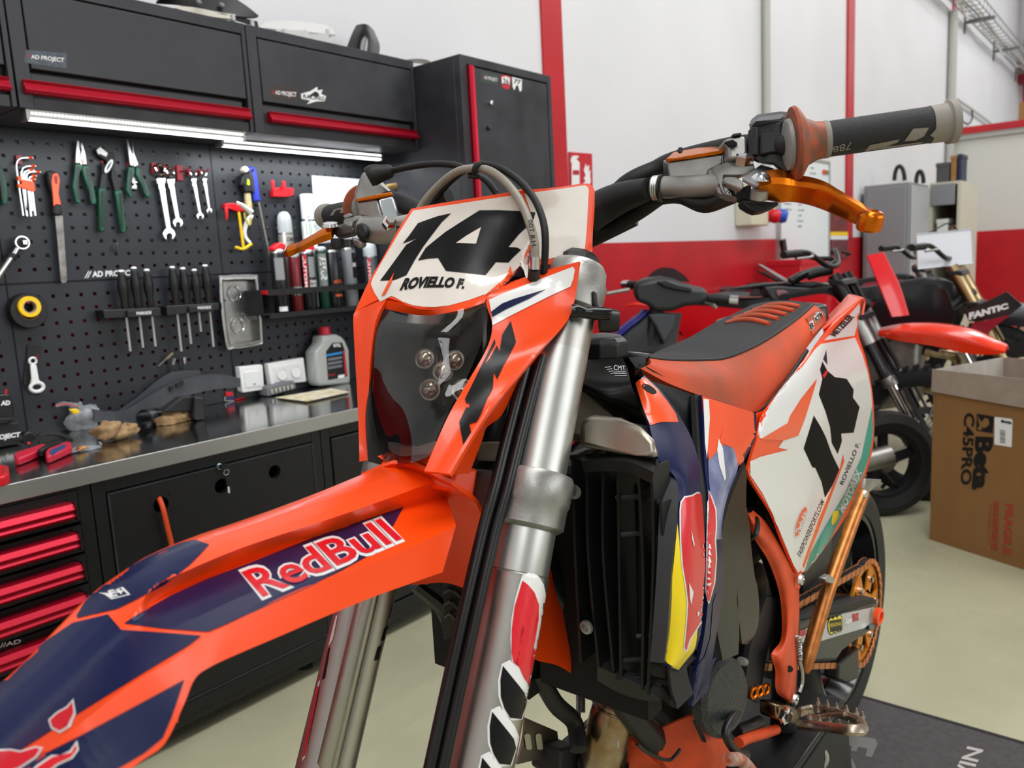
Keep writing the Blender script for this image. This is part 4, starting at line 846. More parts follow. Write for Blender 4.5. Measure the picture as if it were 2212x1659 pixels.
rs('brake_boot', ((1020, 890, .975), (1130, 850, .97), (1200, 960, .965), (1190, 1070, .965), (1100, 1090, .97), (1040, 1010, .975)), FW*.03, mRUB, .004)
ob('rubber_stop', tube([dr(800, 1090, 1.01), dr(800, 1140, 1.01), dr(815, 1200, 1.01)], [.009, .0092, .0085], 14, smooth=False), mRUB, bike)
rs('adjuster', ((960, 1040, .99), (1090, 1080, .985), (1170, 1130, .98), (1080, 1195, .985), (1010, 1150, .99)), FW*.02, mALU, .004)
rl = lever('brake_lever', ((719, 502, 1.02, .0062, .008), (700, 508, 1.025, .0066, .009), (680, 517, 1.03, .0055, .008), (655, 530, 1.04, .0052, .007), (638, 538, 1.05, .0056, .007), (624, 543, 1.055, .0064, .007), (616, 546, 1.058, .004, .005)))
# hoses looping over the plate
def hz(x, y, d): return D(740+x/3.687, 340+y/3.687, d)
hs = ob('brake_hose', tube([hz(560, 520, .92), hz(640, 370, .915), hz(760, 230, .90), hz(900, 120, .88), hz(1040, 88, .86), hz(1180, 110, .84), hz(1320, 220, .825), hz(1430, 380, .812), hz(1500, 560, .80), hz(1530, 700, .797), hz(1530, 830, .80)], .0044, 14), mHOSE, bike, label='grey brake hose')
ob('hose_ferrule', tube([hz(1531, 790, .797), hz(1528, 890, .80)], .0053, 18, smooth=False), mCHROME, hs)
ob('hose_boot', tube([hz(1528, 880, .80), hz(1520, 960, .81)], .0062, 14, smooth=False), mRUB, hs)
HS = on_mesh(hs)
text('hose_print', '00T 8.H.', (740+1478/3.687, 340+500/3.687), (740+1512/3.687, 340+720/3.687), (740+1512/3.687, 340+494/3.687), (740+1548/3.687, 340+716/3.687), HS, mBD, hs, lift=.0005, seg=6)
ob('clutch_hose', tube([hz(700, 390, .93), hz(820, 230, .91), hz(960, 110, .885), hz(1100, 60, .86), hz(1240, 80, .845), hz(1400, 180, .83), hz(1520, 320, .815), hz(1590, 480, .805), hz(1615, 650, .80), hz(1605, 880, .81), hz(1590, 960, .82)], .0038, 12), mRUB, bike)
ob('cable_tie', tube([hz(1110, 45, .85), hz(1060, 70, .845), hz(1050, 120, .85), hz(1085, 150, .865), hz(1010, 148, .875)], .003, 8), mBLK, bike)
ob('hose_fitting', tube([hz(740, 340, .93), hz(800, 325, .925), hz(845, 310, .92)], [.008, .007, .009], 12, smooth=False), mRUB, bike)

for a_ in ((985, 790), (960, 760), (1005, 830)):
    p_, n_ = on_mesh(lens)(*a_); d_ = ray(*a_); d_ = d_/np.linalg.norm(d_); r_ = d_-2*(d_@n_)*n_
    print('refl', p_, n_, r_, 'left wall', p_+r_*((HX0-p_[0])/r_[0]), 'front', p_+r_*((HY0-p_[1])/r_[1]))
# ---- seat
SE = [((1384, 796, .08), (1402, 773, .07)), ((1440, 826, .1), (1453, 778, .08)), ((1500, 850, .115), (1516, 778, .09)), ((1570, 874, .125), (1564, 774, .095)), ((1632, 890, .13), (1611, 757, .1)),
      ((1657, 868, .13), (1659, 732, .1)), ((1692, 826, .125), (1706, 700, .1)), ((1740, 755, .115), (1738, 675, .095)), ((1785, 697, .1), (1757, 657, .09))]
SCY = BO[1]-.034
def mir(p): return V3(p[0], 2*SCY-p[1], p[2])
top = []; side = []; sider = []
for a, b in SE:
    A, Bq = B(*a), B(*b); cz = V3(Bq[0], SCY, Bq[2]+.007)
    top.append([Bq, (Bq+cz)/2+V3(0, 0, .002), cz, (mir(Bq)+cz)/2+V3(0, 0, .002), mir(Bq)])
    side.append([A, A*.5+Bq*.5+V3(0, -.008, .0), Bq]); mA = mir(A); mB = mir(Bq); mB = mB+V3(0, -.010, -.008); mA = V3(mA[0], mB[1]-.006, mA[2]-.02); sider.append([mA, mA*.5+mB*.5, mB])
f0 = B(1357, 772, .045); f1 = B(1372, 792, .07)
top.insert(0, [f0, f0*.5+mir(f0)*.5+V3(0, -.006, .004), V3(f0[0], SCY, f0[2]+.006), V3(f0[0], SCY+.008, f0[2]+.004), mir(f0)])
seat = ob('seat', sheet(top, 5, 4, .02), mSEAT, bike)
so = ob('seat_side', sheet(side, 6, 5, .012), mSEATO, bike, label='orange left side panel of the seat')
ob('seat_side', sheet(sider, 4, 3, .012), mSEATO, bike, label='orange right side panel of the seat')
ob('seat_nose', sheet([[f0, f0*.5+f1*.5, f1], [B(1395, 769, .068), B(1388, 784, .076), B(1384, 798, .08)]], 3, 4, .01), mSEAT, bike)
ob('seat_base', sheet([[B(1372, 793, .065), B(1372, 800, .06)], [B(1384, 797, .078), B(1400, 812, .075)], [B(1440, 827, .098), B(1455, 843, .09)], [B(1500, 851, .113), B(1510, 862, .105)], [B(1570, 875, .123), B(1560, 880, .11)]], 4, 3, .006), mBLKM, bike)
ob('seat_edge', tube([B(1632, 893, .128), B(1660, 870, .128), B(1694, 829, .123), B(1742, 758, .113)], .004, 8), mBLKM, bike)
ob('piping', tube([p[0] for p in top[1:]], .0022, 8), mBLK, seat)
TS = on_mesh(seat); z = zoomed(1300, 500, 3.687)
for P in (z(985, 735, 1080, 715, 1200, 715, 1330, 745), z(1040, 700, 1150, 680, 1280, 680, 1400, 706), z(1130, 665, 1220, 648, 1340, 648, 1465, 672), z(1200, 632, 1280, 618, 1400, 618, 1525, 641), z(1280, 602, 1360, 592, 1460, 590, 1572, 606)):
    Q = [TS(*p) for p in P]
    ob('seat_rib', tube([p+n*.0015 for p, n in Q], [.003, .0048, .0052, .0045], 10), mSEATO, seat)
SS = on_mesh(so); z = zoomed(1300, 500, 3.687)
ob('seat_patch', sheet([[SS(*p)[0]+SS(*p)[1]*.003 for p in r] for r in (z(1622, 700, 1700, 640, 1800, 590), z(1665, 822, 1745, 740, 1830, 640))], 3, 4, .003), mSEATO, so)
z = zoomed(1300, 500, 3.687); SQ = on_mesh(so, *[o for o in bpy.data.objects if o.name == 'seat_patch'])
patch('badge', z(1650, 725, 1680, 705, 1690, 770, 1660, 790), SQ, mWD2, so, lift=.0012); text('badge_letter', 'B', *z(1662, 782, 1686, 764, 1652, 738, 1678, 718), SQ, mBD, so, bold=.03, lift=.002)
patch('badge', z(1685, 680, 1745, 620, 1758, 665, 1700, 730), SQ, mWD2, so, lift=.0012); text('badge_letters', 'KTM', *z(1702, 722, 1755, 664, 1692, 690, 1744, 634), SQ, mBD, so, bold=.06, lift=.002)
ob('seat_clip', tube([B(1352, 763, .02), B(1385, 765, .02), B(1412, 769, .02)], .0022, 8), mCHROME, bike)
# ---- tank, cap, carbon covers
ob('tank_cap', lathe([(.030, 0), (.034, .004), (.034, .022), (.027, .03), (.012, .033), (0, .033)], B(1300, 777, .02), (0, 0, 1), 9), mBLK, bike, sm=25, bev=.002)
ob('tank_cap_mark', lathe([(.013, 0), (.012, .002), (0, .0025)], B(1295, 748, .018)+V3(.01, .0, -.004), (0, 0, 1), 14), mORGD, bike)
carb = ob('tank_cover', sheet([
    [B(1225, 778, .01), B(1290, 776, .035), B(1345, 773, .062)],
    [B(1228, 800, .02), B(1300, 800, .05), B(1355, 795, .075)],
    [B(1232, 820, .03), B(1300, 830, .065), B(1364, 832, .098)],
    [B(1238, 830, .03), B(1300, 858, .07), B(1378, 870, .105)],
    [B(1262, 836, .03), B(1325, 900, .07), B(1400, 920, .115)]], 5, 5, .004), mCARB, bike)
CS = on_mesh(carb); z = zoomed(1200, 640, 6.144)
text('cover_lettering', 'CMT', *z(775, 985, 930, 985, 772, 915, 922, 925), CS, mTXTW, carb, bold=.0, lift=.001); text('cover_lettering', 'COMPOSIT', *z(780, 1018, 935, 1015, 780, 998, 932, 996), CS, mTXTW, carb, lift=.001)
for y in (1028, 1055): patch('cover_line', z(790, y, 945, y-2, 945, y+5, 790, y+7), CS, mTXTW, carb, lift=.001)
for k in range(4): patch('cover_line', z(655+25*k, 945+28*k, 735+18*k, 935+28*k, 735+18*k, 941+28*k, 655+25*k, 951+28*k), CS, mTXTW, carb, lift=.001)
ob('fuel_tank', loft([[B(1200, 840, .02), B(1265, 832, .04), B(1325, 870, .07), B(1345, 915, .08), B(1290, 960, .07), B(1220, 950, .03)], [B(1200, 840, -.05), B(1265, 832, -.05), B(1325, 870, -.05), B(1345, 915, -.05), B(1290, 960, -.05), B(1220, 950, -.05)]], smooth=False), mTANK, bike, bev=.01)
ob('carbon_panel', sheet([[B(1405, 822, .108), B(1455, 838, .118), B(1509, 858, .128)], [B(1425, 850, .115), B(1470, 880, .125), B(1511, 900, .135)], [B(1450, 900, .13), B(1485, 925, .137), B(1511, 945, .142)], [B(1490, 950, .15), B(1502, 968, .152), B(1511, 990, .155)]], 5, 5, .003), mCARB, bike)
# ---- radiator guard: frame, vertical fins and cross ribs on cross planes of the bike
mGRD = M('radiator_guard_black', '0d0d0e', .5)
ob('radiator_core', box(BO[0]+.125, BO[0]+.155, BO[1]-.15, BO[1]+.0, BO[2]-.27, BO[2]+.0), mDARK, bike)
ob('radiator_core', box(BO[0]+.125, BO[0]+.155, BO[1]+.02, BO[1]+.185, BO[2]-.30, BO[2]+.06), mDARK, bike)
FIN = [((1234, 985), (1240, 1210), (1252, 1430)), ((1264, 985), (1268, 1200), (1290, 1440)), ((1300, 985), (1300, 1200), (1322, 1450)), ((1331, 990), (1334, 1200), (1338, 1460)), ((1375, 1000), (1386, 1250), (1384, 1490)), ((1404, 1010), (1408, 1200), (1396, 1500)), ((1424, 1090), (1440, 1440), (1458, 1530))]
for f in FIN:
    P = [XB(x, y, -.088) for x, y in f]
    V = [[p+V3(0, .0, 0), p+V3(0, -.003, 0), p+V3(.035, -.003, 0), p+V3(.035, .0, 0)] for p in P]
    ob('guard_fin', loft(V, 5), mGRD, bike)
for y, x0, x1 in ((1079, 1331, 1424), (1158, 1340, 1424), (1378, 1375, 1432), (1430, 1340, 1440), (992, 1232, 1420), (1470, 1332, 1450)):
    a, b_, c_ = XB(x0, y-4, -.092), XB((x0+x1)/2, y-6, -.098), XB(x1, y+6, -.092)
    ob('guard_rib', tube([a, b_, c_], .003, 6), mGRD, bike)
ob('guard_frame', sheet([[XB(1255, 988, -.09), XB(1256, 996, -.075)], [XB(1310, 983, -.085), XB(1312, 994, -.07)], [XB(1360, 985, -.08), XB(1362, 998, -.065)], [XB(1415, 1005, -.075), XB(1412, 1020, -.06)]], 4, 3, .012), mGRD, bike)
ob('guard_bottom', sheet([[XB(1290, 1440, -.09), XB(1290, 1470, -.1)], [XB(1340, 1460, -.09), XB(1345, 1500, -.1)], [XB(1400, 1490, -.09), XB(1410, 1515, -.1)], [XB(1455, 1530, -.09), XB(1452, 1500, -.1)]], 4, 3, .01), mGRD, bike)
for x, y in ((1268, 1354), (1242, 1062)): ob('guard_bolt', lathe([(.008, 0), (.0075, .003), (.004, .0035), (.0035, .001), (0, .001)], XB(x, y, -.082), (-1, 0, 0), 14), mALU, bike)
ob('radiator_tank', loft([[XB(1253, 965+k, -.075-d), XB(1255, 915+k, -.08-d), XB(1275, 898+k, -.09-d), XB(1340, 905+k, -.09-d), XB(1385, 922, -.085-d), XB(1412, 950, -.08-d), XB(1425, 990, -.075-d), XB(1370, 985, -.07-d)] for k, d in ((0, 0), (-3, .05))], smooth=False), M('radiator_alloy', 'a39a8d', .36, metal=1, noise=.2, nscale=18), bike, bev=.006)
# black edge of the shroud
z = zoomed(1180, 1000, 2.517)
ob('shroud_edge', sheet([[D(1376, 832, .905), D(1386, 815, .90)], [D(1398, 905, .87), D(1412, 898, .865)], [D(1420, 985, .84), D(1436, 985, .835)], [D(1428, 1040, .82), D(1462, 1040, .815)], [D(1424, 1110, .80), D(1463, 1105, .795)], [D(1418, 1240, .785), D(1450, 1240, .78)], [D(1410, 1360, .775), D(1442, 1360, .77)], [D(1404, 1430, .772), D(1434, 1432, .768)]], 5, 3, .012), M('shroud_black', '232324', .45), bike)
SH = ((1372, 828, .112, 1392, 811, .115), (1390, 887, .135, 1440, 858, .135), (1403, 920, .15, 1485, 928, .155), (1422, 991, .175, 1507, 988, .175), (1460, 1035, .19, 1514, 1050, .19), (1463, 1100, .2, 1519, 1130, .2), (1455, 1200, .205, 1522, 1200, .207), (1445, 1300, .205, 1519, 1300, .21), (1438, 1400, .202, 1508, 1390, .207), (1434, 1436, .2, 1468, 1452, .2))
shr = ob('shroud_front', sheet([[B(a, b_, c_), B((a+d)/2, (b_+e)/2, (c_+f)/2+.006), B(d, e, f)] for a, b_, c_, d, e, f in SH], 6, 6, .004), mNAVY, bike, label='navy front strip of the radiator shroud')
HSF = on_mesh(shr)
z = zoomed(1200, 640, 3.16)
patch('orange_tip', z(548, 592, 560, 560, 600, 542, 690, 630, 760, 712, 820, 800, 838, 858, 720, 858, 645, 882, 600, 770), HSF, mORGD, shr)
patch('tip_hole', cr(z(590, 605, 625, 602, 670, 630, 688, 660, 660, 668, 610, 640), 5, True), HSF, mDARK, shr, lift=.0012)
z = zoomed(1180, 1000, 2.517)
patch('yellow_decal', z(712, 330, 722, 420, 735, 560, 765, 690, 775, 800, 800, 900, 848, 850, 835, 930, 800, 1022, 705, 1140, 650, 1120, 636, 1095, 660, 830, 690, 560), HSF, mYD, shr, lift=.0008)
patch('navy_end', z(852, 860, 870, 780, 880, 700, 868, 560, 885, 700, 860, 900, 808, 1020, 838, 930), HSF, mNAVY, shr, lift=.001)
BL = z(730, 260, 735, 215, 752, 190, 790, 182, 820, 165, 840, 172, 850, 300, 858, 430, 868, 520, 848, 680, 865, 770, 860, 830, 838, 860, 800, 880, 775, 960, 760, 1015, 750, 1008, 758, 930, 765, 850, 770, 760, 758, 660, 742, 560, 732, 420)
outl('bull_emblem', BL, HSF, shr, w=3.2, l0=.0014)
patch('bull_eye', cr(z(815, 812, 826, 806, 826, 822, 818, 832), 4, True), HSF, mWD2, shr, lift=.0026)
patch('bull_line', z(770, 650, 795, 700, 785, 690, 783, 770, 775, 740), HSF, mWD2, shr, lift=.0026); patch('bull_line', z(783, 365, 800, 440, 798, 458, 786, 410), HSF, mWD2, shr, lift=.0026)
RS = ((1514, 853, .135, 1634, 893, .150), (1518, 900, .145, 1632, 945, .157), (1522, 1000, .165, 1606, 1000, .165), (1528, 1060, .178, 1590, 1060, .172), (1530, 1130, .19, 1580, 1140, .178), (1531, 1200, .2, 1572, 1220, .182), (1530, 1290, .205, 1560, 1300, .186), (1520, 1380, .203, 1546, 1380, .188), (1505, 1450, .2, 1532, 1460, .188), (1494, 1525, .195, 1512, 1500, .188))
shb = ob('shroud_rear', sheet([[B(a, b_, c_), B((a+d)/2, (b_+e)/2, (c_+f)/2+.004), B(d, e, f)] for a, b_, c_, d, e, f in RS], 6, 6, .004), mNAVY, bike, label='orange and navy rear half of the radiator shroud')
HSB = on_mesh(shb)
ob('shroud_slit', sheet([[B(1501, 852, .13), B(1514, 855, .128)], [B(1508, 980, .158), B(1520, 980, .156)], [B(1516, 1100, .185), B(1529, 1100, .183)], [B(1519, 1250, .198), B(1530, 1250, .196)], [B(1508, 1400, .195), B(1519, 1400, .193)]], 5, 3, .006), mBLKM, bike)
z = zoomed(1200, 640, 3.16)
patch('orange_field', z(1000, 680, 1200, 745, 1372, 800, 1382, 950, 1300, 1100, 1262, 1150, 1240, 1160, 1180, 985, 1045, 1125, 1030, 1000, 1010, 800), HSB, mORGD, shb, lift=.0006)
patch('white_edge', z(1008, 700, 1045, 705, 1052, 830, 1040, 1000, 1032, 1110, 1018, 1000), HSB, mWD2, shb, lift=.0008)
mLAV = M('lavender_decal', '8f95b4', .25, coat=.6, noise=.25, nscale=30, c2='59608a')
patch('pale_blue_decal', z(1040, 1125, 1100, 1060, 1180, 985, 1220, 1050, 1240, 1130, 1245, 1160, 1215, 1300, 1190, 1450, 1160, 1560, 1140, 1660, 1080, 1660, 1060, 1400, 1045, 1250), HSB, mLAV, shb, lift=.0008)
patch('white_spike', z(1110, 970, 1140, 1040, 1160, 1240, 1150, 1260, 1115, 1150, 1100, 1050), HSB, mWD2, shb, lift=.0014)
patch('orange_spike', z(1140, 905, 1215, 1040, 1150, 1010, 1120, 990), HSB, mORGD, shb, lift=.0012)
z = zoomed(1180, 1000, 2.517)
outl('bull_emblem', z(882, 160, 893, 190, 888, 225, 915, 255, 918, 340, 912, 420, 918, 520, 908, 650, 882, 755, 872, 690, 878, 560, 880, 420), HSB, shb, w=3, l0=.0016)
patch('navy_lower', z(905, 760, 925, 700, 925, 840, 905, 1000, 880, 1100, 840, 1180, 800, 1310, 800, 1130, 860, 1050, 890, 950), HSB, mNAVY, shb, lift=.001)
ob('shroud_lower_tab', sheet([[B(1502, 1440, .197), B(1548, 1420, .188)], [B(1499, 1480, .195), B(1536, 1450, .187)], [B(1496, 1527, .193), B(1530, 1490, .187)]], 4, 3, .006), mNAVY, bike)
ob('bottom_lip', sheet([[B(1470, 1452, .198), B(1500, 1425, .2)], [B(1492, 1440, .19), B(1512, 1410, .195)]], 3, 3, .006), mBLK, bike)
# carbon side guards behind the shroud
z = lambda x, y, l: B(1180+x/2.517, 1000+y/2.517, l)
ob('carbon_guard', sheet([[z(1080, 0, .172), z(1090, 60, .168)], [z(990, 230, .185), z(1088, 240, .17)], [z(950, 420, .19), z(1110, 420, .172)], [z(925, 700, .19), z(1040, 700, .178)], [z(920, 850, .188), z(1050, 850, .178)], [z(960, 1075, .185), z(1045, 1040, .178)]], 5, 5, .004), mCARB, bike)
ob('carbon_guard', sheet([[z(1088, 240, .17), z(1092, 250, .165)], [z(1060, 420, .174), z(1130, 590, .165)], [z(1040, 600, .178), z(1150, 680, .165)], [z(1045, 800, .178), z(1158, 820, .165)], [z(1062, 960, .177), z(1140, 920, .165)], [z(1066, 985, .176), z(1095, 985, .168)]], 5, 5, .004), M('carbon_guard_clear', '1e1e1a', .35, spec=.4, noise=.5, nscale=260), bike)
# ---- side number panel
SPN = (((1735, 778, .125), (1795, 706, .115), (1862, 646, .09)), ((1690, 840, .14), (1775, 785, .13), (1853, 712, .10)), ((1652, 893, .15), (1760, 850, .14), (1872, 780, .115)), ((1637, 945, .158), (1755, 915, .146), (1886, 860, .12)), ((1620, 1000, .16), (1740, 980, .147), (1888, 940, .12)), ((1620, 1032, .16), (1735, 1035, .147), (1878, 1000, .12)), ((1668, 1110, .155), (1745, 1105, .145), (1845, 1085, .12)), ((1692, 1172, .15), (1740, 1170, .142), (1795, 1165, .125)), ((1721, 1238, .145), (1731, 1239, .14), (1743, 1234, .135)))
sp_ = ob('side_panel', sheet([[B(*a) for a in r] for r in SPN], 5, 7, .004), mORG, bike, label='white side number panel with orange rim')
PS = on_mesh(sp_); z = zoomed(1580, 700, 2.962)
def PZ(n, P, m, l=.0008): patch(n, P, PS, m, sp_, lift=l, seg=12)
PZ('white_field', z(535, 160, 570, 128, 790, 88, 835, 190, 868, 300, 892, 420, 902, 560, 903, 700, 880, 850, 845, 960, 780, 1090, 690, 1260, 560, 1500, 478, 1615, 425, 1590, 395, 1540, 330, 1380, 260, 1210, 195, 1080, 118, 965, 120, 880, 180, 850, 360, 805, 300, 790, 330, 745, 425, 715, 470, 600, 545, 350, 440, 480, 370, 590, 360, 630, 185, 732, 168, 715, 182, 600, 222, 560, 430, 240, 440, 290), mWD2)
PZ('orange_chevron', z(545, 350, 520, 440, 470, 600, 425, 715, 330, 745, 185, 737, 360, 632, 372, 590, 440, 482), mORGD, .0016)
PZ('white_field', z(590, 105, 705, 0, 745, -50, 815, -130, 830, -70, 805, 0, 785, 75), mWD2)
PZ('teal_band', z(900, 520, 905, 700, 880, 850, 840, 960, 780, 1090, 690, 1260, 560, 1500, 475, 1625, 465, 1590, 500, 1470, 600, 1290, 730, 1070, 830, 850), mTEAL, .0014)
PZ('orange_line', z(712, 830, 720, 880, 690, 960, 640, 1060, 560, 1240, 480, 1480, 462, 1560, 455, 1540, 490, 1440, 590, 1170, 660, 1000, 695, 910), mORGD, .0014)
PZ('digit_one', z(525, 585, 570, 660, 600, 720, 640, 830, 688, 930, 645, 1030, 597, 1110, 575, 1010, 535, 920, 558, 800, 515, 915, 490, 860, 460, 795, 490, 700), mBD2, .0014)
PZ('digit_four', z(580, 240, 612, 300, 660, 340, 700, 400, 735, 350, 780, 420, 775, 470, 818, 530, 780, 695, 745, 600, 700, 700, 705, 750, 678, 830, 640, 760, 630, 660, 600, 560, 557, 450, 580, 350, 565, 290), mBD2, .0014)
PZ('navy_sliver', z(605, 165, 612, 260, 585, 225), mNAVY, .0014); PZ('red_chip', z(578, 330, 605, 292, 612, 312, 588, 348), mRD, .002)
text('rider_name', 'ROVIELLO F.', *z(712, 1030, 822, 765, 690, 1020, 800, 752), PS, mBD, sp_, bold=.02, lift=.0014, seg=14)
text('sponsor_name', 'MOTOREX', *z(712, 1210, 832, 945, 682, 1185, 800, 925), PS, mWD2, sp_, bold=.05, lift=.002, seg=14)
PZ('sponsor_mark', cr(z(650, 1200, 680, 1195, 685, 1230, 660, 1275, 638, 1280, 640, 1235), 4, True), mYD, .002)
PZ('sponsor_oval_rim', cr(z(470, 1160, 488, 1185, 480, 1240, 445, 1335, 415, 1372, 396, 1355, 402, 1290, 430, 1205), 4, True), mWD2, .0013)
PZ('sponsor_oval', cr(z(468, 1170, 481, 1190, 472, 1240, 440, 1325, 416, 1358, 404, 1345, 410, 1290, 436, 1212), 4, True), mORGD, .0018)
text('sponsor_name', 'TwinAir', *z(428, 1350, 488, 1210, 402, 1330, 462, 1185), PS, mWD2, sp_, bold=.04, lift=.0024, seg=14)
text('web_address', 'FAIRPOWERSPORTS.COM', *z(440, 1495, 592, 1140, 418, 1470, 572, 1118), PS, mBD, sp_, bold=.01, lift=.0014, seg=14)
z = zoomed(1200, 640, 3.16)
text('tyre_brand', 'METZELER', *z(1905, 275, 2038, 140, 1870, 262, 2000, 118), PS, mBD, sp_, bold=.05, lift=.002, seg=14)
# orange side band between shroud, seat and panel
ob('side_band', sheet([[B(1630, 893, .14), B(1660, 880, .136), B(1700, 835, .126), B(1740, 775, .112)], [B(1634, 905, .142), B(1668, 885, .137), B(1710, 830, .126), B(1752, 765, .11)], [B(1630, 940, .145), B(1650, 930, .14), B(1690, 880, .13), B(1730, 830, .12)]], 5, 5, .004), mORG, bike)
ob('rear_fender', sheet([[B(1775, 708, .112), B(1790, 690, .06), B(1790, 680, 0)], [B(1800, 690, .105), B(1815, 665, .06), B(1815, 655, 0)], [B(1866, 643, .09), B(1850, 638, .05), B(1835, 635, .0)], [B(1866, 680, .09), B(1862, 660, .05), B(1845, 650, .0)]], 5, 5, .004), mORG, bike)
# ---- frame guard
z = lambda x, y, l: B(1500+x/2.517, 1000+y/2.517, l)
ob('frame_guard', sheet([[z(290, 300, .145), z(300, 280, .15), z(320, 258, .14)], [z(325, 410, .14), z(350, 370, .15), z(385, 320, .14)], [z(400, 530, .138), z(440, 480, .148), z(490, 470, .138)], [z(455, 680, .135), z(500, 640, .146), z(560, 600, .138)], [z(475, 820, .135), z(520, 780, .146), z(570, 760, .138)], [z(470, 960, .138), z(515, 940, .15), z(565, 930, .14)], [z(420, 1040, .142), z(490, 1060, .155), z(560, 1060, .142)], [z(440, 1130, .142), z(500, 1150, .154), z(555, 1150, .142)], [z(445, 1240, .14), z(500, 1250, .15), z(548, 1240, .14)], [z(500, 1290, .138), z(525, 1300, .145), z(540, 1310, .138)]], 6, 6, .005), mOLDO, bike)
ob('guard_band', tube([z(300, 415, .148), z(335, 385, .156), z(345, 330, .152), z(335, 300, .146)], .0035, 8), mBLK, bike)
for x, y, l in ((575, 635, .15), (545, 1285, .15)): ob('guard_bolt', lathe([(.009, 0), (.008, .004), (.004, .005), (.0035, .002), (0, .002)], z(x, y, l), (0, -1, 0), 14), mCHROME, bike)
ob('guard_tab', prism([z(x, y, .143) for x, y in ((540, 595), (590, 605), (575, 690), (545, 690))], (0, .006, 0)), mOLDO, bike, bev=.002)
ob('guard_hole', cyl(z(518, 1120, .152), z(518, 1120, .156), .005, 12), mDARK, bike)
# ---- engine, frame tubes and dark parts in the middle
mENG = M('engine_dark', '17181a', .5, noise=.4, nscale=20)
bx = lambda x0, x1, l0, l1, z0, z1: box(BO[0]-x1, BO[0]-x0, BO[1]-l1, BO[1]-l0, BO[2]+z0, BO[2]+z1)
ob('cylinder', bx(-.42, -.20, -.07, .08, -.30, -.02), mENG, bike, bev=.02)
ob('crankcase', bx(-.66, -.36, -.09, .09, -.47, -.26), mENG, bike, bev=.04)
ob('air_box', bx(-.95, -.42, -.09, .095, -.26, -.0), mBLKM, bike, bev=.03)
ob('frame_spine', tube([bl(-.02, 0, .16), bl(-.2, 0, .07), bl(-.5, 0, .03), bl(-.75, 0, .0)], .03, 12), mBLK, bike)
ob('down_tube', tube([bl(-.04, .01, .02), bl(-.16, .03, -.2), bl(-.28, .065, -.40), bl(-.4, .07, -.47)], .02, 12), mBLK, bike)
ob('frame_side_tube', tube([B(1625, 1120, .12), B(1672, 1200, .12), B(1700, 1320, .118), B(1695, 1450, .118), B(1690, 1570, .115)], .02, 12), mBLK, bike)
cc = ob('ignition_cover', lathe([(.052, 0), (.052, .014), (.046, .02), (.0, .022)], B(1545, 1500, .13), (-.15, -1, .1), 32), M('carbon_cover', '131415', .4, noise=.85, nscale=420, c2='3d3f3f'), bike)
ob('chain_guide', sheet([[B(1655, 1290, .125), B(1690, 1290, .12)], [B(1620, 1400, .125), B(1660, 1400, .12)], [B(1608, 1500, .125), B(1640, 1520, .12)]], 4, 3, .008), mBLKM, bike)
for k in range(3): ob('orange_link', ring(B(1628+13*k, 1497-4*k, .128), (-.2, -1, 0), .0075, .0028, 14, 6), mANO, bike)
ob('case_bolt', cyl(B(1608, 1430, .13), B(1600, 1428, .14), .006, 12), mALU, bike)
ob('shift_shaft', tube([B(1592, 1580, .12), B(1620, 1568, .12), B(1640, 1558, .12)], .009, 12, smooth=False), mBLK, bike)
ob('shift_lever', tube([B(1595, 1535, .15), B(1575, 1560, .16), B(1568, 1590, .165), B(1590, 1625, .17), B(1608, 1632, .17)], [.006, .006, .0055, .006, .0085], 10), mBLK, bike)
ob('shift_tip', tube([B(1575, 1640, .175), B(1600, 1642, .175), B(1625, 1668, .175)], .0085, 12), M('worn_white_alloy', 'b9aa9d', .5, metal=.4, noise=.5, nscale=60, c2='b04a22'), bike)
ob('hose', tube([B(1262, 1470, .05), B(1330, 1480, .06), B(1370, 1520, .06), B(1420, 1560, .05)], .018, 12), mBLKM, bike)
ob('hose', tube([B(1300, 1480, .02), B(1330, 1440, .03), B(1400, 1510, .07)], .012, 10), mBLKM, bike)
ob('lower_hose', tube([B(1160, 1450, -.02), B(1200, 1520, -.02), B(1240, 1560, -.02), B(1250, 1620, .0)], .012, 10), mRUB, bike)
# exhaust stub with springs
ex = ob('exhaust_pipe', tube([B(1338, 1488, .02), B(1332, 1520, .018), B(1316, 1580, .01), B(1304, 1640, .0), B(1300, 1680, -.01)], [.012, .030, .032, .033, .033], 24), mEXH, bike)
ob('exhaust_collar', ring(B(1330, 1527, .017), V3(*B(1330, 1527, .017))-B(1314, 1590, .01), .031, .002, 28, 6), mEXH, ex)
ob('exhaust_clamp', tube([B(1302, 1645, .0), B(1298, 1700, -.01)], .036, 24, smooth=False), mBLK, ex)
def spring(name, a, b, r, n, par, wire=.0016):
    a, b = V3(a), V3(b); u, v, w = frame(b-a); L = np.linalg.norm(b-a)
    return ob(name, tube([a+w*L*t/(n*10)+r*(u*math.cos(t*.628)+v*math.sin(t*.628)) for t in range(n*10+1)], wire, 5, smooth=False), mSTEELB, par)
sq = zoomed(1200, 1180, 3.463)
for P in (((188, 1060), (188, 1235), (180, 1250, 180, 1320, 235, 1390, 232, 1480)), ((562, 1185), (555, 1300), (552, 1320, 545, 1385, 470, 1440, 465, 1500))):
    a, b_ = (B(*sq(*q)[0], .035 if P[0][0] > 300 else -.03) for q in P[:2])
    s_ = spring('exhaust_spring', a, b_, .0052, 12, bike)
    ob('spring_hook', tube([B(x, y, .035 if P[0][0] > 300 else -.03) for x, y in sq(*P[2])], .0022, 7), mSTEELB, s_)
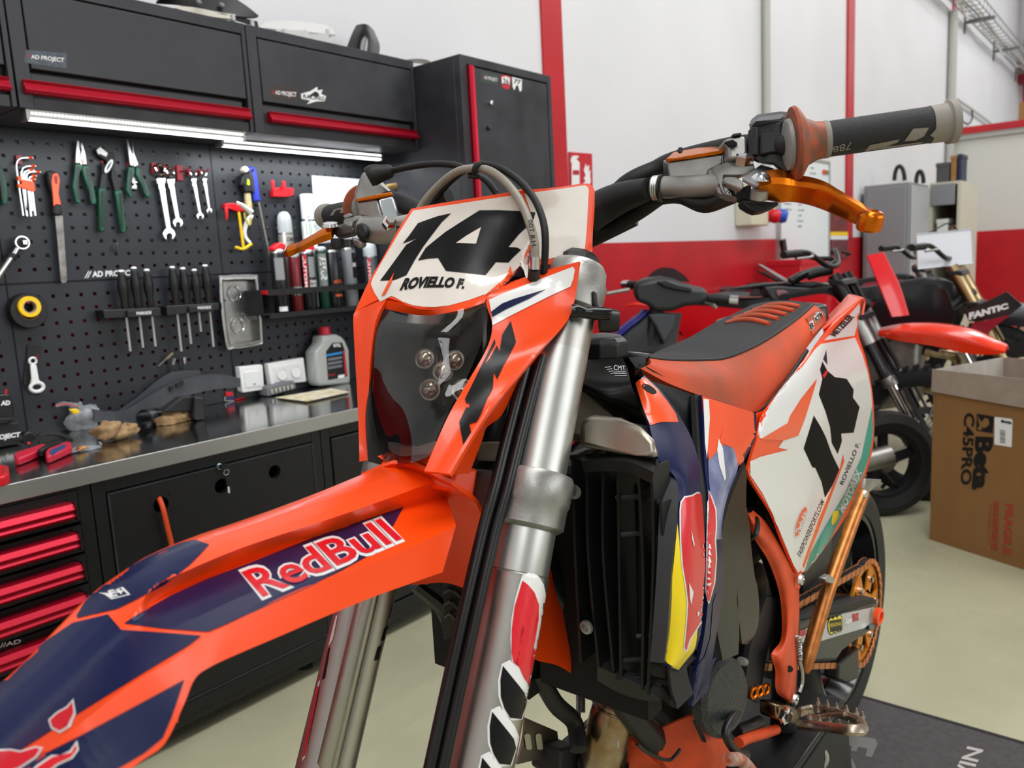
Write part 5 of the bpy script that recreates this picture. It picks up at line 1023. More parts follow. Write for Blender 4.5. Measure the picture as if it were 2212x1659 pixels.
# skid plate
ob('skid_plate', sheet([[B(*sq(610, 1375)[0], .03), B(*sq(735, 1385)[0], .07), B(*sq(1070, 1245)[0], .12), B(*sq(1100, 1275)[0], .125)], [B(*sq(605, 1460)[0], .03), B(*sq(760, 1480)[0], .075), B(*sq(1100, 1340)[0], .125), B(*sq(1185, 1410)[0], .13)], [B(*sq(690, 1560)[0], .04), B(*sq(790, 1590)[0], .08), B(*sq(1130, 1480)[0], .13), B(*sq(1290, 1440)[0], .135)], [B(*sq(800, 1659)[0], .06), B(*sq(860, 1690)[0], .09), B(*sq(1160, 1600)[0], .13), B(*sq(1300, 1560)[0], .135)], [B(*sq(860, 1760)[0], .07), B(*sq(900, 1790)[0], .09), B(*sq(1150, 1750)[0], .13), B(*sq(1260, 1700)[0], .135)]], 5, 5, .006, lin_v=True), mOLDO, bike)
ob('skid_slot', prism([B(*p, .136) for p in sq(1025, 1305, 1045, 1300, 1115, 1440, 1118, 1465, 1095, 1460)], (0, -.002, 0)), mDARK, bike)
ob('skid_arm', sheet([[B(*sq(485, 1500)[0], .01), B(*sq(560, 1440)[0], .03)], [B(*sq(490, 1600)[0], .01), B(*sq(700, 1570)[0], .05)], [B(*sq(500, 1660)[0], .01), B(*sq(820, 1670)[0], .06)]], 4, 4, .006), mOLDO, bike)
ob('skid_wire', tube([B(x, y, .12) for x, y in sq(610, 1480, 700, 1550, 840, 1600, 900, 1560, 930, 1520)], .0022, 7), mBLK, bike)
ob('skid_rail', tube([B(x, y, .13) for x, y in sq(1370, 1470, 1430, 1440, 1560, 1400, 1650, 1370)], .008, 10), mOLDO, bike)
q = zoomed(600, 1000, 2.517)
ob('slotted_bracket', plate_holes(-.001, 0, 0, 0, 0, []) if False else sheet([[B(*q(1345, 1385)[0], -.06), B(*q(1520, 1460)[0], -.06)], [B(*q(1335, 1500)[0], -.06), B(*q(1530, 1530)[0], -.06)], [B(*q(1300, 1640)[0], -.06), B(*q(1545, 1580)[0], -.06)]], 4, 3, .003), M('bracket_bronze', '8a8076', .35, metal=.9), bike)
for x in (1355, 1415): ob('bracket_slot', prism([B(*p, -.0585) for p in q(x-15, 1480, x-5, 1470, x+15, 1475, x+25, 1550, x+15, 1560, x-5, 1555)], (0, -.001, 0)), mFLOOR, bike)
ob('bracket_block', prism([B(*p, -.03) for p in q(1540, 1560, 1620, 1540, 1720, 1600, 1720, 1720, 1530, 1720)], (0, .05, 0)), mBLKM, bike, bev=.005)
ob('guard_strut', tube([B(*q(740, 660)[0], -.12), B(*q(900, 800)[0], -.12), B(*q(940, 950)[0], -.11)], [.008, .01, .008], 8), mBLK, bike)
ob('hose_guide', sheet([[B(*q(895, 610)[0], -.07), B(*q(1010, 640)[0], -.05)], [B(*q(905, 780)[0], -.07), B(*q(985, 760)[0], -.05)], [B(*q(915, 930)[0], -.07), B(*q(950, 960)[0], -.06)]], 5, 4, .012), mBLK, bike)
for k in range(4): ob('guide_rib', tube([B(*q(897+4*k, 640+65*k)[0], -.067), B(*q(945-2*k, 625+65*k)[0], -.055), B(*q(1000-8*k, 665+65*k)[0], -.048)], .0022, 6), mBLK, bike)
# ---- footpeg
mPEGM = M('footpeg_steel', 'b5aa9d', .36, metal=.9, noise=.3, nscale=50, c2='8a7462')
pz = lambda x, y, l: B(1680+x/2.681, 1040+y/2.681, l)
ob('peg_mount', prism([pz(*p, .14) for p in ((0, 1290), (60, 1290), (130, 1330), (130, 1420), (60, 1400), (0, 1380))], (0, .03, 0)), mEXH, bike, bev=.004)
ob('peg_bolt', lathe([(.0135, 0), (.013, .006), (.008, .007), (.0075, .010), (0, .010)], pz(36, 1352, .15), (-.3, -1, 0), 6), mCHROME, bike, sm=20)
pg = ob('footpeg', tube([pz(130, 1335, .15), pz(200, 1320, .16), pz(300, 1330, .19), pz(400, 1360, .225), pz(470, 1385, .25), pz(497, 1415, .265), pz(480, 1438, .27), pz(400, 1438, .255), pz(300, 1425, .225), pz(200, 1415, .195), pz(130, 1410, .165)], .0058, 8, flat=1.4), mPEGM, bike)
ob('peg_bridge', tube([pz(190, 1370, .17), pz(290, 1355, .195), pz(390, 1350, .225)], .004, 8), mPEGM, pg)
for x, y, l in ((137, 1340, .165), (185, 1358, .18), (240, 1375, .197), (300, 1390, .215), (358, 1404, .232), (410, 1412, .247), (462, 1408, .26), (490, 1358, .255), (454, 1335, .24), (398, 1318, .22), (340, 1304, .2), (286, 1288, .185), (232, 1275, .17), (232, 1318, .172), (294, 1332, .19)):
    ob('peg_tooth', lathe([(.0042, 0), (.001, .0105), (0, .011)], pz(x, y+14, l), (0, 0, 1), 7), mPEGM, pg)
PGS = on_mesh(pg)
text('peg_number', '75Z.03.040.000', *[(1680+x/2.681, 1040+y/2.681) for x, y in ((140, 1395), (280, 1422), (140, 1382), (280, 1409))], PGS, M('stamp_dark', '6b5f55', .5, metal=.7), pg, lift=.0006)
# ---- side stand folded up
ss = ob('side_stand', tube([B(1738, 1450, .135), B(1745, 1420, .138), B(1790, 1270, .148), B(1840, 1130, .155), B(1865, 1066, .158)], [.0085, .012, .0125, .012, .0118], 16, smooth=True), mANOM, bike, label='orange folded side stand')
ob('stand_foot', prism([B(*p, .158) for p in ((1866, 1058), (1870, 1034), (1905, 1036), (1902, 1044), (1876, 1066))], (0, .006, 0)), mALU, ss, bev=.002)
ob('stand_bolt', lathe([(.0075, 0), (.006, .003), (0, .0035)], B(1868, 1068, .17), (-.2, -1, 0), 12), mCHROME, ss)
ob('stand_lug', prism([B(*p, .16) for p in ((1782, 1250), (1795, 1242), (1806, 1252), (1800, 1262), (1786, 1258))], (0, .012, 0)), mFORKL, ss, bev=.002)
spring('stand_spring', B(1724, 1375, .148), B(1726, 1425, .145), .0042, 9, ss)
ob('stand_hook', tube([B(1726, 1425, .145), B(1732, 1450, .147), B(1732, 1475, .147), B(1726, 1495, .146)], .0035, 8), mSTEELB, ss)
# ---- swingarm, chain, sprocket, rear wheel
z = lambda x, y, l: B(1680+x/2.681, 1040+y/2.681, l)
sw = ob('swingarm', loft([[z(100, 830, .105), z(120, 760, .105), z(120, 1050, .105), z(100, 1040, .105)], [z(240, 800, .108), z(240, 740, .108), z(270, 1055, .108), z(250, 1055, .108)], [z(380, 765, .108), z(380, 715, .108), z(400, 985, .108), z(380, 1000, .108)], [z(560, 720, .108), z(560, 690, .108), z(560, 845, .108), z(540, 880, .108)]], 2) if False else prism([z(x, y, .108) for x, y in ((100, 815), (240, 770), (380, 748), (460, 715), (575, 685), (572, 850), (520, 885), (470, 915), (380, 985), (340, 1045), (200, 1055), (100, 1040))], (0, .05, 0)), M('swingarm_dark', '4a4a47', .4, metal=.5), bike, bev=.008)
ob('swingarm_top', prism([z(x, y, .109) for x, y in ((110, 810), (125, 790), (250, 735), (380, 712), (560, 674), (575, 690), (460, 738), (380, 755), (250, 782))], (0, .05, 0)), mBLKM, sw, bev=.003)
WSA = on_plane(Y=BO[1]-.1095)
patch('swingarm_sticker', [(1680+x/2.681, 1040+y/2.681) for x, y in ((125, 868), (300, 800), (380, 765), (560, 726), (556, 810), (500, 850), (380, 885), (260, 922), (200, 935), (125, 930))], WSA, M('sticker_grey', 'b9bab6', .35), sw, lift=0, seg=None)
WS2 = on_plane(Y=BO[1]-.1103); WS3 = on_plane(Y=BO[1]-.111)
zz = zoomed(1680, 1040, 2.681)
for k in range(3):
    cx = 310+24*k
    patch('chain_badge', [(1680+(cx+math.cos(t)*21)/2.681, 1040+(838-8*k+math.sin(t)*52)/2.681) for t in np.linspace(0, 6.283, 20, endpoint=False)], WS2, mTXTB, sw, lift=0, seg=None)
    patch('chain_badge_ring', [(1680+(cx+math.cos(t)*17)/2.681, 1040+(838-8*k+math.sin(t)*46)/2.681) for t in np.linspace(0, 6.283, 20, endpoint=False)], on_plane(Y=BO[1]-.1106), mYD, sw, lift=0, seg=None)
patch('chain_badge_field', zz(300, 808, 370, 795, 372, 862, 304, 874), WS3, mTXTB, sw, lift=0, seg=None)
text('chain_badge_text', 'REGINA', *zz(304, 845, 366, 832, 306, 822, 366, 810), on_plane(Y=BO[1]-.1114), mYD, sw, lift=0)
text('sticker_text', 'Super', *zz(392, 825, 432, 812, 395, 795, 432, 782), WS2, mTXTW, sw, bold=.04, lift=0); text('sticker_text', 'SPROX', *zz(432, 812, 470, 802, 432, 770, 470, 760), WS2, mTXTR, sw, bold=.04, lift=0)
text('sticker_text', 'BREMBO', *zz(128, 900, 262, 868, 130, 862, 262, 840), WS2, mTXTR, sw, bold=.02, lift=0)
ob('axle_block', lathe([(.019, 0), (.019, .010), (.012, .012), (.011, .005), (0, .005)], z(568, 778, .118), (-.1, -1, 0), 18), mORGD, sw)
ob('axle_bolt', cyl(z(545, 845, .118), z(535, 848, .112), .006, 10), mCHROME, sw)
AX = V3(B(1886, 1328, .10)[0], BO[1], B(1886, 1328, .10)[2])
for a in AX[None]: print('axle', AX-BO)
ob('rear_tyre', lathe([(.218, -.055), (.243, -.058), (.255, -.060), (.272, -.053), (.283, -.034), (.288, 0), (.283, .034), (.272, .053), (.255, .060), (.243, .058), (.218, .055), (.218, -.055)], AX, (0, -1, 0), 64), mTYRE, bike)
ob('rear_rim', lathe([(.219, -.052), (.206, -.05), (.198, -.02), (.19, 0), (.198, .02), (.206, .05), (.219, .052), (.219, -.052)], AX, (0, -1, 0), 48), mGLOSSB, bike)
ob('rear_hub', lathe([(.02, -.08), (.035, -.07), (.03, 0), (.035, .07), (.02, .08)], AX, (0, -1, 0), 24), mANO, bike)
for k in range(18):
    t = 2*math.pi*k/18; s_ = 1 if k % 2 else -1; t2 = t+.35*(1 if k % 4 < 2 else -1)
    ob('spoke', cyl(AX+V3(.034*math.cos(t), -s_*.055, .034*math.sin(t)), AX+V3(.195*math.cos(t2), 0, .195*math.sin(t2)), .002, 6), mBLK, bike)
SC_ = AX-V3(0, .078, 0)
spk = ob('sprocket', lathe([(.112, -.003), (.112, .003), (.098, .003), (.098, -.003), (.112, -.003)], SC_, (0, -1, 0), 48), M('sprocket_gold', 'e08a1a', .35, metal=.5), bike)
ob('sprocket_hub', lathe([(.052, -.004), (.052, .004), (.036, .004), (.036, -.004), (.052, -.004)], SC_, (0, -1, 0), 32), MATS['sprocket_gold'], spk)
for k in range(6):
    t = 2*math.pi*k/6; c, s_ = V3(math.cos(t), 0, math.sin(t)), V3(-math.sin(t), 0, math.cos(t))
    ob('sprocket_arm', prism([SC_+c*.045+s_*.018, SC_+c*.1+s_*.022, SC_+c*.1-s_*.022, SC_+c*.045-s_*.018], (0, -.004, 0)), MATS['sprocket_gold'], spk)
    ob('sprocket_bolt', cyl(SC_+c*.076+V3(0, -.004, 0), SC_+c*.076+V3(0, -.011, 0), .007, 8), mCHROME, spk)
FSC = bl(-.60, .082, -.40)
path = [SC_+.116*V3(math.cos(t), 0, math.sin(t)) for t in np.linspace(math.pi*.56, -math.pi*.56, 34)]
a0, a1 = path[0], path[-1]
path = [FSC+V3(0, 0, .036)+(a0-FSC-V3(0, 0, .036))*t for t in np.linspace(0, 1, 36, endpoint=False)]+path+[a1+(FSC-V3(0, 0, .036)-a1)*t for t in np.linspace(0, 1, 36)[1:]]
ln = []; li = []
for i in range(len(path)-1):
    p, q_ = path[i], path[i+1]; d = q_-p; u = d/np.linalg.norm(d); n = np.cross(u, (0, 1, 0)); c = (p+q_)/2
    for y in (-.0085, .0065): (ln if i % 2 else ln).append(obox(c+V3(0, y+(.0012 if i % 2 else 0), 0), d*.62, V3(0, .001, 0), n*.0058))
    li.append(obox(p, u*.004, V3(0, .0065, 0), n*.005))
ob('chain_plates', join(*ln), M('chain_orange', 'c87e4a', .4, metal=.6), bike, sm=0, kind='stuff'); ob('chain_rollers', join(*li), mBLKM, bike, sm=0, kind='stuff')
ob('chain_guide_rear', prism([z(x, y, .095) for x, y in ((360, 1050), (470, 960), (475, 1140), (400, 1175), (350, 1150))], (0, .03, 0)), mBLK, bike, bev=.005)
ob('mud_flap', sheet([[B(1735, 1240, .07), B(1800, 1140, .07)], [B(1735, 1290, .06), B(1790, 1230, .06)], [B(1730, 1310, .05), B(1770, 1290, .05)]], 4, 4, .004), M('flap_dark', '24262a', .45), bike)
ob('shock_reservoir', tube([B(1640, 1090, .09), B(1630, 1050, .08), B(1622, 1010, .07)], .022, 14), mBLK, bike)
# ================================================================ tools on the pegboards
def P2(z, *p): return z(*p)
def fl(name, pts, Y, th, m, par, bev=.001, **k): return ob(name, flat(pts, Y, th), m, par, bev=bev, **k)
def tl(name, pts, Y, r, m, par, n=8, **k): return ob(name, tube([at(x, y, Y=Y) for x, y in pts], r, n, **k), m, par)
A = zoomed(0, 280, 3.95); H = zoomed(0, 590, 3.606); F = zoomed(300, 700, 4.424); Dz = zoomed(440, 330, 5.027); Bz = zoomed(0, 600, 2.765); G = zoomed(80, 700, 3.1725)
def org(pts, Y=-.02): return tuple(np.mean([at(x, y, Y=Y) for x, y in pts], 0))
mDRED = M('dark_red_hook', '8e1220', .4)
mINS = M('grip_insert', '22302c', .5)
def hook(par, pts, Y=-.006): fl('hook', pts, Y, .006, mDRED, par)
def hook_pin(par, p): q = at(*p, Y=-.004); ob('hook_pin', tube([q, q+V3(0, -.022, 0), q+V3(0, -.026, .008)], .0024, 7), mDRED, par)
def pliers(label, jaws, handles, y=-.022, group='pliers hanging on the pegboard', extra=None):
    t = thing('pliers', label, 'pliers', org(handles[0]), group)
    for j in jaws: fl('jaw', j, y, .009, mSTEELB, t)
    for h in handles:
        g = fl('handle', h, y-.003, .013, mGREEN, t, .003)
        c = np.mean(h, 0); ins = [c+(np.array(p)-c)*np.array([.45, .8]) for p in h]
        fl('grip_insert', ins, y-.0036, .002, mINS, g, .0004)
    return t
t = pliers('green handled pliers cut off by the left edge of the frame', [], [A(-60, 200, -20, 250, 15, 320, 60, 450, 72, 560, 65, 640, 20, 635, 15, 560, -10, 440, -60, 300)])
fl('jaw', A(-90, 60, -50, 60, -20, 250, -80, 240), -.022, .009, mSTEELB, t)
t = pliers('combination pliers with green handles beside the orange file', [A(655, 90, 680, 100, 678, 160, 688, 205, 696, 292, 645, 282, 650, 170), A(690, 95, 712, 140, 732, 215, 742, 297, 698, 292, 692, 205, 698, 165, 690, 150)],
       [A(638, 285, 700, 288, 712, 320, 688, 360, 668, 450, 680, 560, 694, 625, 675, 634, 648, 618, 620, 480, 638, 360), A(705, 298, 765, 308, 768, 345, 752, 362, 800, 470, 828, 615, 815, 640, 780, 634, 765, 540, 715, 400, 700, 340)])
hook(t, A(628, 245, 640, 245, 640, 330, 628, 330)); hook(t, A(702, 260, 714, 260, 712, 300, 700, 300), -.026)
ob('pivot', lathe([(.006, 0), (.005, .003), (0, .003)], at(*A(695, 285)[0], Y=-.0225), (0, -1, 0), 12), mSTEEL, t)
t = thing('water_pump_pliers', 'long black and green water pump pliers with open white jaws', 'pliers', org(A(930, 500)))
fl('jaw', A(818, 180, 855, 142, 925, 190, 965, 195, 990, 250, 968, 345, 935, 330, 905, 262, 850, 232), -.02, .01, mBLKM, t, .002)
fl('jaw_edge', A(825, 172, 856, 146, 922, 200, 908, 232, 850, 205, 842, 215), -.024, .005, mWHT, t)
c0 = at(*A(928, 312)[0], Y=-.03); ax = at(*A(950, 262)[0], Y=-.03)-c0
ob('slot_ring', tube([c0+ax*math.cos(a)*1.0+V3(.007*math.sin(a), 0, .0025*math.sin(a)) for a in np.linspace(0, 6.283, 16, endpoint=False)], .0028, 8, closed=True, k=3), mWHT, t)
for pts, gp in ((A(868, 280, 905, 300, 918, 390, 900, 510, 848, 510, 868, 370), A(845, 495, 905, 495, 900, 545, 900, 855, 880, 875, 852, 860, 845, 540)), (A(955, 320, 992, 350, 1000, 400, 1040, 530, 985, 540, 950, 400), A(980, 520, 1042, 510, 1050, 555, 1085, 865, 1062, 886, 1035, 872, 990, 570))):
    g = fl('handle', pts, -.02, .01, mBLKM, t, .002); fl('grip', gp, -.025, .015, mGREEN, g, .004)
    c = np.mean(gp, 0); fl('grip_insert', [c+(np.array(p)-c)*np.array([.4, .85]) for p in gp], -.0256, .002, mBLKM, g, .0004)
hook(t, A(862, 262, 885, 262, 885, 300, 862, 300))
t = pliers('long nose pliers with green handles and needle tips', [A(1078, 75, 1086, 78, 1105, 130, 1132, 215, 1142, 312, 1110, 302, 1096, 190), A(1125, 95, 1130, 100, 1142, 190, 1182, 302, 1145, 316, 1135, 225)],
       [A(1095, 315, 1152, 320, 1152, 380, 1122, 450, 1136, 570, 1115, 582, 1080, 520, 1090, 400), A(1160, 315, 1208, 330, 1204, 352, 1232, 420, 1292, 560, 1272, 586, 1245, 565, 1210, 470, 1160, 380)])
hook(t, A(1086, 275, 1100, 275, 1100, 340, 1086, 340))
t = thing('steel_clip', 'small steel clip hanging behind the long nose pliers', 'clip', org(A(1150, 440)))
fl('clip_plate', A(1135, 385, 1165, 385, 1165, 430, 1150, 450, 1172, 480, 1170, 508, 1125, 505, 1125, 480, 1145, 470, 1125, 440), -.012, .004, mSTEELB, t)
fl('clip_lug', A(1128, 440, 1175, 440, 1175, 456, 1128, 456), -.014, .003, mCHROME, t)
# hex keys
t = thing('hex_key_set', 'set of hex keys in an orange holder on a red hook', 'hex keys', org(A(230, 450)))
hook(t, A(135, 215, 190, 215, 192, 300, 135, 290), -.01)
for k in (((282, 240), (180, 245), (140, 290), (150, 400), (198, 735)), ((305, 312), (220, 316), (185, 352), (192, 450), (232, 740)), ((290, 346), (232, 350), (206, 382), (210, 450), (224, 692)), ((346, 362), (262, 362), (226, 395), (240, 500), (266, 740)), ((312, 396), (268, 400), (246, 430), (256, 520), (276, 694)), ((302, 425), (272, 426), (262, 452), (276, 520), (302, 735))):
    q = ob('hex_key', tube([at(*A(*p)[0], Y=-.022) for p in k], .0026, 7, k=4), mCHROME, t)
    e = at(*A(*k[0])[0], Y=-.022); ob('key_sleeve', cyl(e+V3(-.012, 0, 0), e+V3(-.002, 0, 0), .0036, 8), mORGD, q)
fl('holder', A(150, 395, 186, 395, 186, 425, 290, 440, 306, 520, 282, 530, 155, 490, 150, 460, 186, 465, 186, 445, 150, 430), -.028, .012, M('orange_holder', 'ec5a28', .45), t, .002)
# file
t = thing('file', 'flat steel file with an orange and black handle hanging on the board', 'file', org(A(500, 800)))
h = fl('handle', A(400, 352, 440, 345, 500, 368, 516, 420, 508, 500, 500, 560, 525, 640, 542, 715, 495, 738, 450, 716, 455, 650, 440, 540, 408, 430), -.03, .02, mBLKM, t, .005)
fl('handle_insert', A(448, 385, 470, 370, 495, 375, 512, 430, 500, 540, 522, 642, 480, 635, 458, 655, 452, 560, 440, 450), -.0325, .004, mORGD, h, .001)
fl('hang_hole', A(462, 405, 478, 385, 494, 410, 490, 465, 472, 460), -.0335, .002, mDRED, h, .0005)
fl('blade', A(470, 735, 536, 735, 575, 1285, 560, 1308, 530, 1308, 520, 1290), -.024, .005, M('file_steel', '8f8d88', .45, metal=.9, noise=.4, nscale=30), t, .0005)
# combination wrenches
def wrench(label, rc, R, hg, oc, ow, sc):
    t = thing('wrench', label, 'wrench', tuple(at(*A(*oc)[0], Y=-.02)), 'ratchet wrenches on red hooks')
    c = at(*A(*rc)[0], Y=-.02); ob('ring_end', ring(c, (0, 1, 0), R, R*.30, 22, 8), mCHROME, t)
    hook(t, A(rc[0]-62*sc, rc[1]-50*sc, rc[0]-10*sc, rc[1]-50*sc, rc[0]-8*sc, rc[1]+20*sc, rc[0]-60*sc, rc[1]+30*sc), -.01)
    hook_pin(t, A(rc[0], rc[1]-18*sc)[0])
    w = 34*sc; fl('hinge', A(hg[0]-w, hg[1]-22*sc, hg[0]+w, hg[1]-22*sc, hg[0]+w, hg[1]+25*sc, hg[0]-w*.9, hg[1]+25*sc), -.025, .009, mCHROME, t, .002)
    fl('shaft', A(hg[0]-22*sc, hg[1]+15*sc, hg[0]+24*sc, hg[1]+15*sc, oc[0]+14*sc, oc[1]-30*sc, oc[0]-22*sc, oc[1]-30*sc), -.023, .006, mCHROME, t, .0018)
    x, y = oc; o = ow
    fl('open_end', A(x-.35*o, y-.75*o, x+.3*o, y-.75*o, x+.85*o, y-.25*o, x+1.0*o, y+.35*o, x+.62*o, y+1.0*o, x+.36*o, y+.95*o, x+.45*o, y+.35*o, x+.15*o, y+.05*o, x-.2*o, y+.1*o, x-.4*o, y+.45*o, x-.35*o, y+1.15*o, x-.75*o, y+.8*o, x-1.0*o, y+.2*o, x-.8*o, y-.35*o), -.0245, .0085, mCHROME, t, .0015)
wrench('largest ratchet wrench, leftmost of the four chrome wrenches', (1365, 340), .0145, (1375, 435), (1445, 880), 55, 1.15)
wrench('second chrome ratchet wrench, just right of the largest', (1452, 362), .0125, (1460, 440), (1520, 785), 44, 1.0)
wrench('third chrome ratchet wrench, right of the empty red hook', (1648, 378), .0095, (1656, 430), (1710, 732), 32, .72)
wrench('smallest chrome ratchet wrench, rightmost of the four', (1740, 372), .0085, (1748, 428), (1788, 688), 25, .62)
t = thing('wall_hook', 'empty dark red hook between the chrome wrenches', 'hook', org(A(1540, 370)))
hook(t, A(1505, 305, 1555, 300, 1565, 435, 1515, 432), -.008); q = at(*A(1540, 360)[0], Y=-.008); ob('arm', tube([q, q+V3(.01, -.025, .004), q+V3(.014, -.03, .012)], .003, 7), mDRED, t)
# ratchet handle
t = thing('ratchet', 'chrome ratchet handle with round head at the left edge', 'ratchet', org(A(150, 1000)))
c = at(*A(182, 965)[0], Y=-.03)
ob('head', lathe([(.018, -.009), (.0205, -.006), (.0205, .006), (.018, .009)], c, (0, -1, 0), 24), mCHROME, t)
ob('head_plate', lathe([(.0145, .009), (.0145, .0105), (0, .0105)], c, (0, -1, 0), 24), mBLKM, t); ob('square_drive', obox(c+V3(.002, -.016, 0), (.005, 0, 0), (0, .006, 0), (0, 0, .005)), mCHROME, t)
ob('neck', tube([at(*A(150, 1010)[0], Y=-.03), at(*A(120, 1055)[0], Y=-.03), at(*A(98, 1085)[0], Y=-.03)], [.008, .009, .012], 12), mCHROME, t)
ob('collar', tube([at(*A(112, 1062)[0], Y=-.03), at(*A(92, 1095)[0], Y=-.03)], .0125, 14, smooth=False), mBLKM, t); ob('shaft', tube([at(*A(95, 1090)[0], Y=-.03), at(*A(-60, 1310)[0], Y=-.03)], .009, 14, smooth=False), mCHROME, t)
t = thing('wire_loop', 'small black wire loop hanging in a pegboard hole', 'hook', org(A(985, 1000)))
c = at(*A(985, 1005)[0], Y=-.012); ob('loop', tube([c+V3(.005*math.sin(a), .004*math.cos(a), .011*math.cos(a)) for a in np.linspace(0, 5.6, 14)], .0018, 7), mBLK, t)
ob('tip', cyl(c+V3(.004, -.004, .009), c+V3(.006, -.006, .013), .0025, 8), mCHROME, t)
# tape rolls
c = at(*H(205, 292)[0], Y=-.012)
t = thing('tape_roll', 'large black tape roll on the lower pegboard, behind the yellow one', 'tape', tuple(c), 'tape rolls')
ob('roll', lathe([(.026, 0), (.047, 0), (.048, .003), (.048, .03), (.046, .033), (.026, .033), (.026, 0)], c+V3(.0, .010, 0), (0, -1, 0), 36), mBLK, t); ob('core', lathe([(.0255, 0), (.0255, .032), (.024, .032), (.024, 0), (.0255, 0)], c+V3(0, .010, 0), (0, -1, 0), 30), mCARD, t)
c = at(*H(235, 262)[0], Y=-.045)
t = thing('tape_roll', 'yellow tape roll hung in front of the black one', 'tape', tuple(c), 'tape rolls')
ob('roll', lathe([(.0175, 0), (.0275, 0), (.0285, .002), (.0285, .02), (.0275, .022), (.0175, .022), (.0175, 0)], c+V3(0, .022, 0), (0, -1, 0), 36), mYEL, t); ob('core', lathe([(.0172, 0), (.0172, .0225), (.0155, .0225), (.0155, 0), (.0172, 0)], c+V3(0, .022, 0), (0, -1, 0), 30), M('tape_core', 'b39a80', .7), t)
ob('hook_pin', cyl(c+V3(-.004, .06, .012), c+V3(-.004, -.006, .012), .003, 8), mDRED, t)
# screwdriver racks
def rack(label, bar, face, txt, tops, ends, slab):
    t = thing('screwdriver_rack', label, 'rack', org(bar), 'black screwdriver racks')
    fl('rack_bar', bar, -.055, .055, mBLK, t, .002); f = fl('rack_front', face, -.066, .012, mBLKM, t, .002)
    text('rack_lettering', 'PARKSIDE', *txt, on_plane(Y=-.0665), mTXTW, f, bold=.02, lift=0)
    for i, (tp, en) in enumerate(zip(tops, ends)):
        a = at(*tp, Y=-.038); b_ = at(*en, Y=-.038); b_ = V3(a[0]+(b_[0]-a[0])*.25, a[1], b_[2]); zr = at(*bar[0], Y=-.05)[2]
        s_ = thing('screwdriver', slab[i], 'screwdriver', tuple(a), 'black screwdrivers in the racks')
        L = a[2]-zr+.006
        ob('handle', lathe([(.006, 0), (.0095, .004), (.0105, .015), (.0148, L*.35), (.0146, L*.5), (.0098, L*.75), (.0115, L*.92), (.009, L)], a, b_-a, 16), mBLK, s_)
        ob('end_cap', lathe([(0, -.003), (.006, -.0025), (.0082, .001), (.0085, .003)], a, b_-a, 12), mWHT, s_)
        d = (b_-a)/np.linalg.norm(b_-a)
        ob('shaft', cyl(a+d*L, b_, .0036, 8), M('bright_shaft', 'd5d6d6', .38, metal=.75), s_); ob('tip', cyl(b_, b_+d*.008, .0033, 8, .0012), mBLKM, s_)
rack('screwdriver rack with three drivers, left of the other rack', A(880, 1540, 1370, 1518, 1378, 1590, 890, 1612), A(1090, 1545, 1310, 1535, 1312, 1592, 1092, 1602), A(1165, 1580, 1292, 1572, 1165, 1556, 1292, 1548),
     [A(1030, 1205)[0], A(1140, 1178)[0], A(1250, 1196)[0]], [Bz(772, 440)[0], Bz(850, 418)[0], Bz(927, 410)[0]], ['leftmost black screwdriver of the left rack', 'middle black screwdriver of the left rack', 'rightmost black screwdriver of the left rack, glossy grip'])
rack('screwdriver rack with four drivers beside the steel tray', A(1420, 1505, 1868, 1478, 1870, 1538, 1425, 1585), A(1618, 1512, 1830, 1492, 1832, 1550, 1620, 1560), A(1688, 1532, 1800, 1526, 1688, 1510, 1800, 1504),
     [A(1468, 1172)[0], A(1558, 1182)[0], A(1656, 1196)[0], A(1748, 1158)[0]], [Bz(1078, 440)[0], Bz(1142, 395)[0], Bz(1202, 322)[0], Bz(1274, 412)[0]], ['leftmost black screwdriver of the right rack, longest shaft', 'second black screwdriver from the left in the right rack', 'third screwdriver in the right rack, the shortest', 'rightmost screwdriver of the right rack, tallest handle'])
# steel tray
t = thing('steel_tray', 'shallow steel tray with metal rings hanging by the screwdrivers', 'tray', org(Bz(1440, 200)))
TO = cr(Bz(1312, 25, 1345, -8, 1515, -12, 1535, 15, 1563, 355, 1545, 395, 1395, 418, 1352, 392), 3, True)
c = TO.mean(0); TI = c+(TO-c)*.9; Tb = c+(TO-c)*.84
def lp(P, Y): return [at(x, y, Y=Y) for x, y in P]
mTS = M('tray_steel', 'a5a5a3', .3, metal=1, noise=.2, nscale=30)
ob('pan', loft([lp(TO, -.035), lp(TI, -.036), lp(Tb, -.006)], smooth=False, cap=False), mTS, t, sm=50); ob('pan_floor', prism(lp(Tb, -.006), (0, .002, 0)), mTS, t)
ob('rim', tube(lp(TO, -.036), .0028, 7, closed=True, smooth=False), mCHROME, t)
for (x, y), r in (((1405, 95), .022), ((1425, 285), .021)): ob('metal_ring', tube([at(*Bz(x, y)[0], Y=-.014)+V3(r*math.cos(a), 0, r*1.15*math.sin(a)) for a in np.linspace(0, 6.283, 24, endpoint=False)], .0018, 7, closed=True, smooth=False), mCHROME, t)
for x, y in ((1450, 215), (1352, 135)): ob('nut', lathe([(.0035, 0), (.006, 0), (.006, .006), (.0035, .006), (.0035, 0)], at(*Bz(x, y)[0], Y=-.014), (0, -1, 0), 8), mCHROME, t)
ob('bolt', tube([at(*Bz(1460, 230)[0], Y=-.016), at(*Bz(1490, 258)[0], Y=-.016)], .003, 8, smooth=False), mCHROME, t)
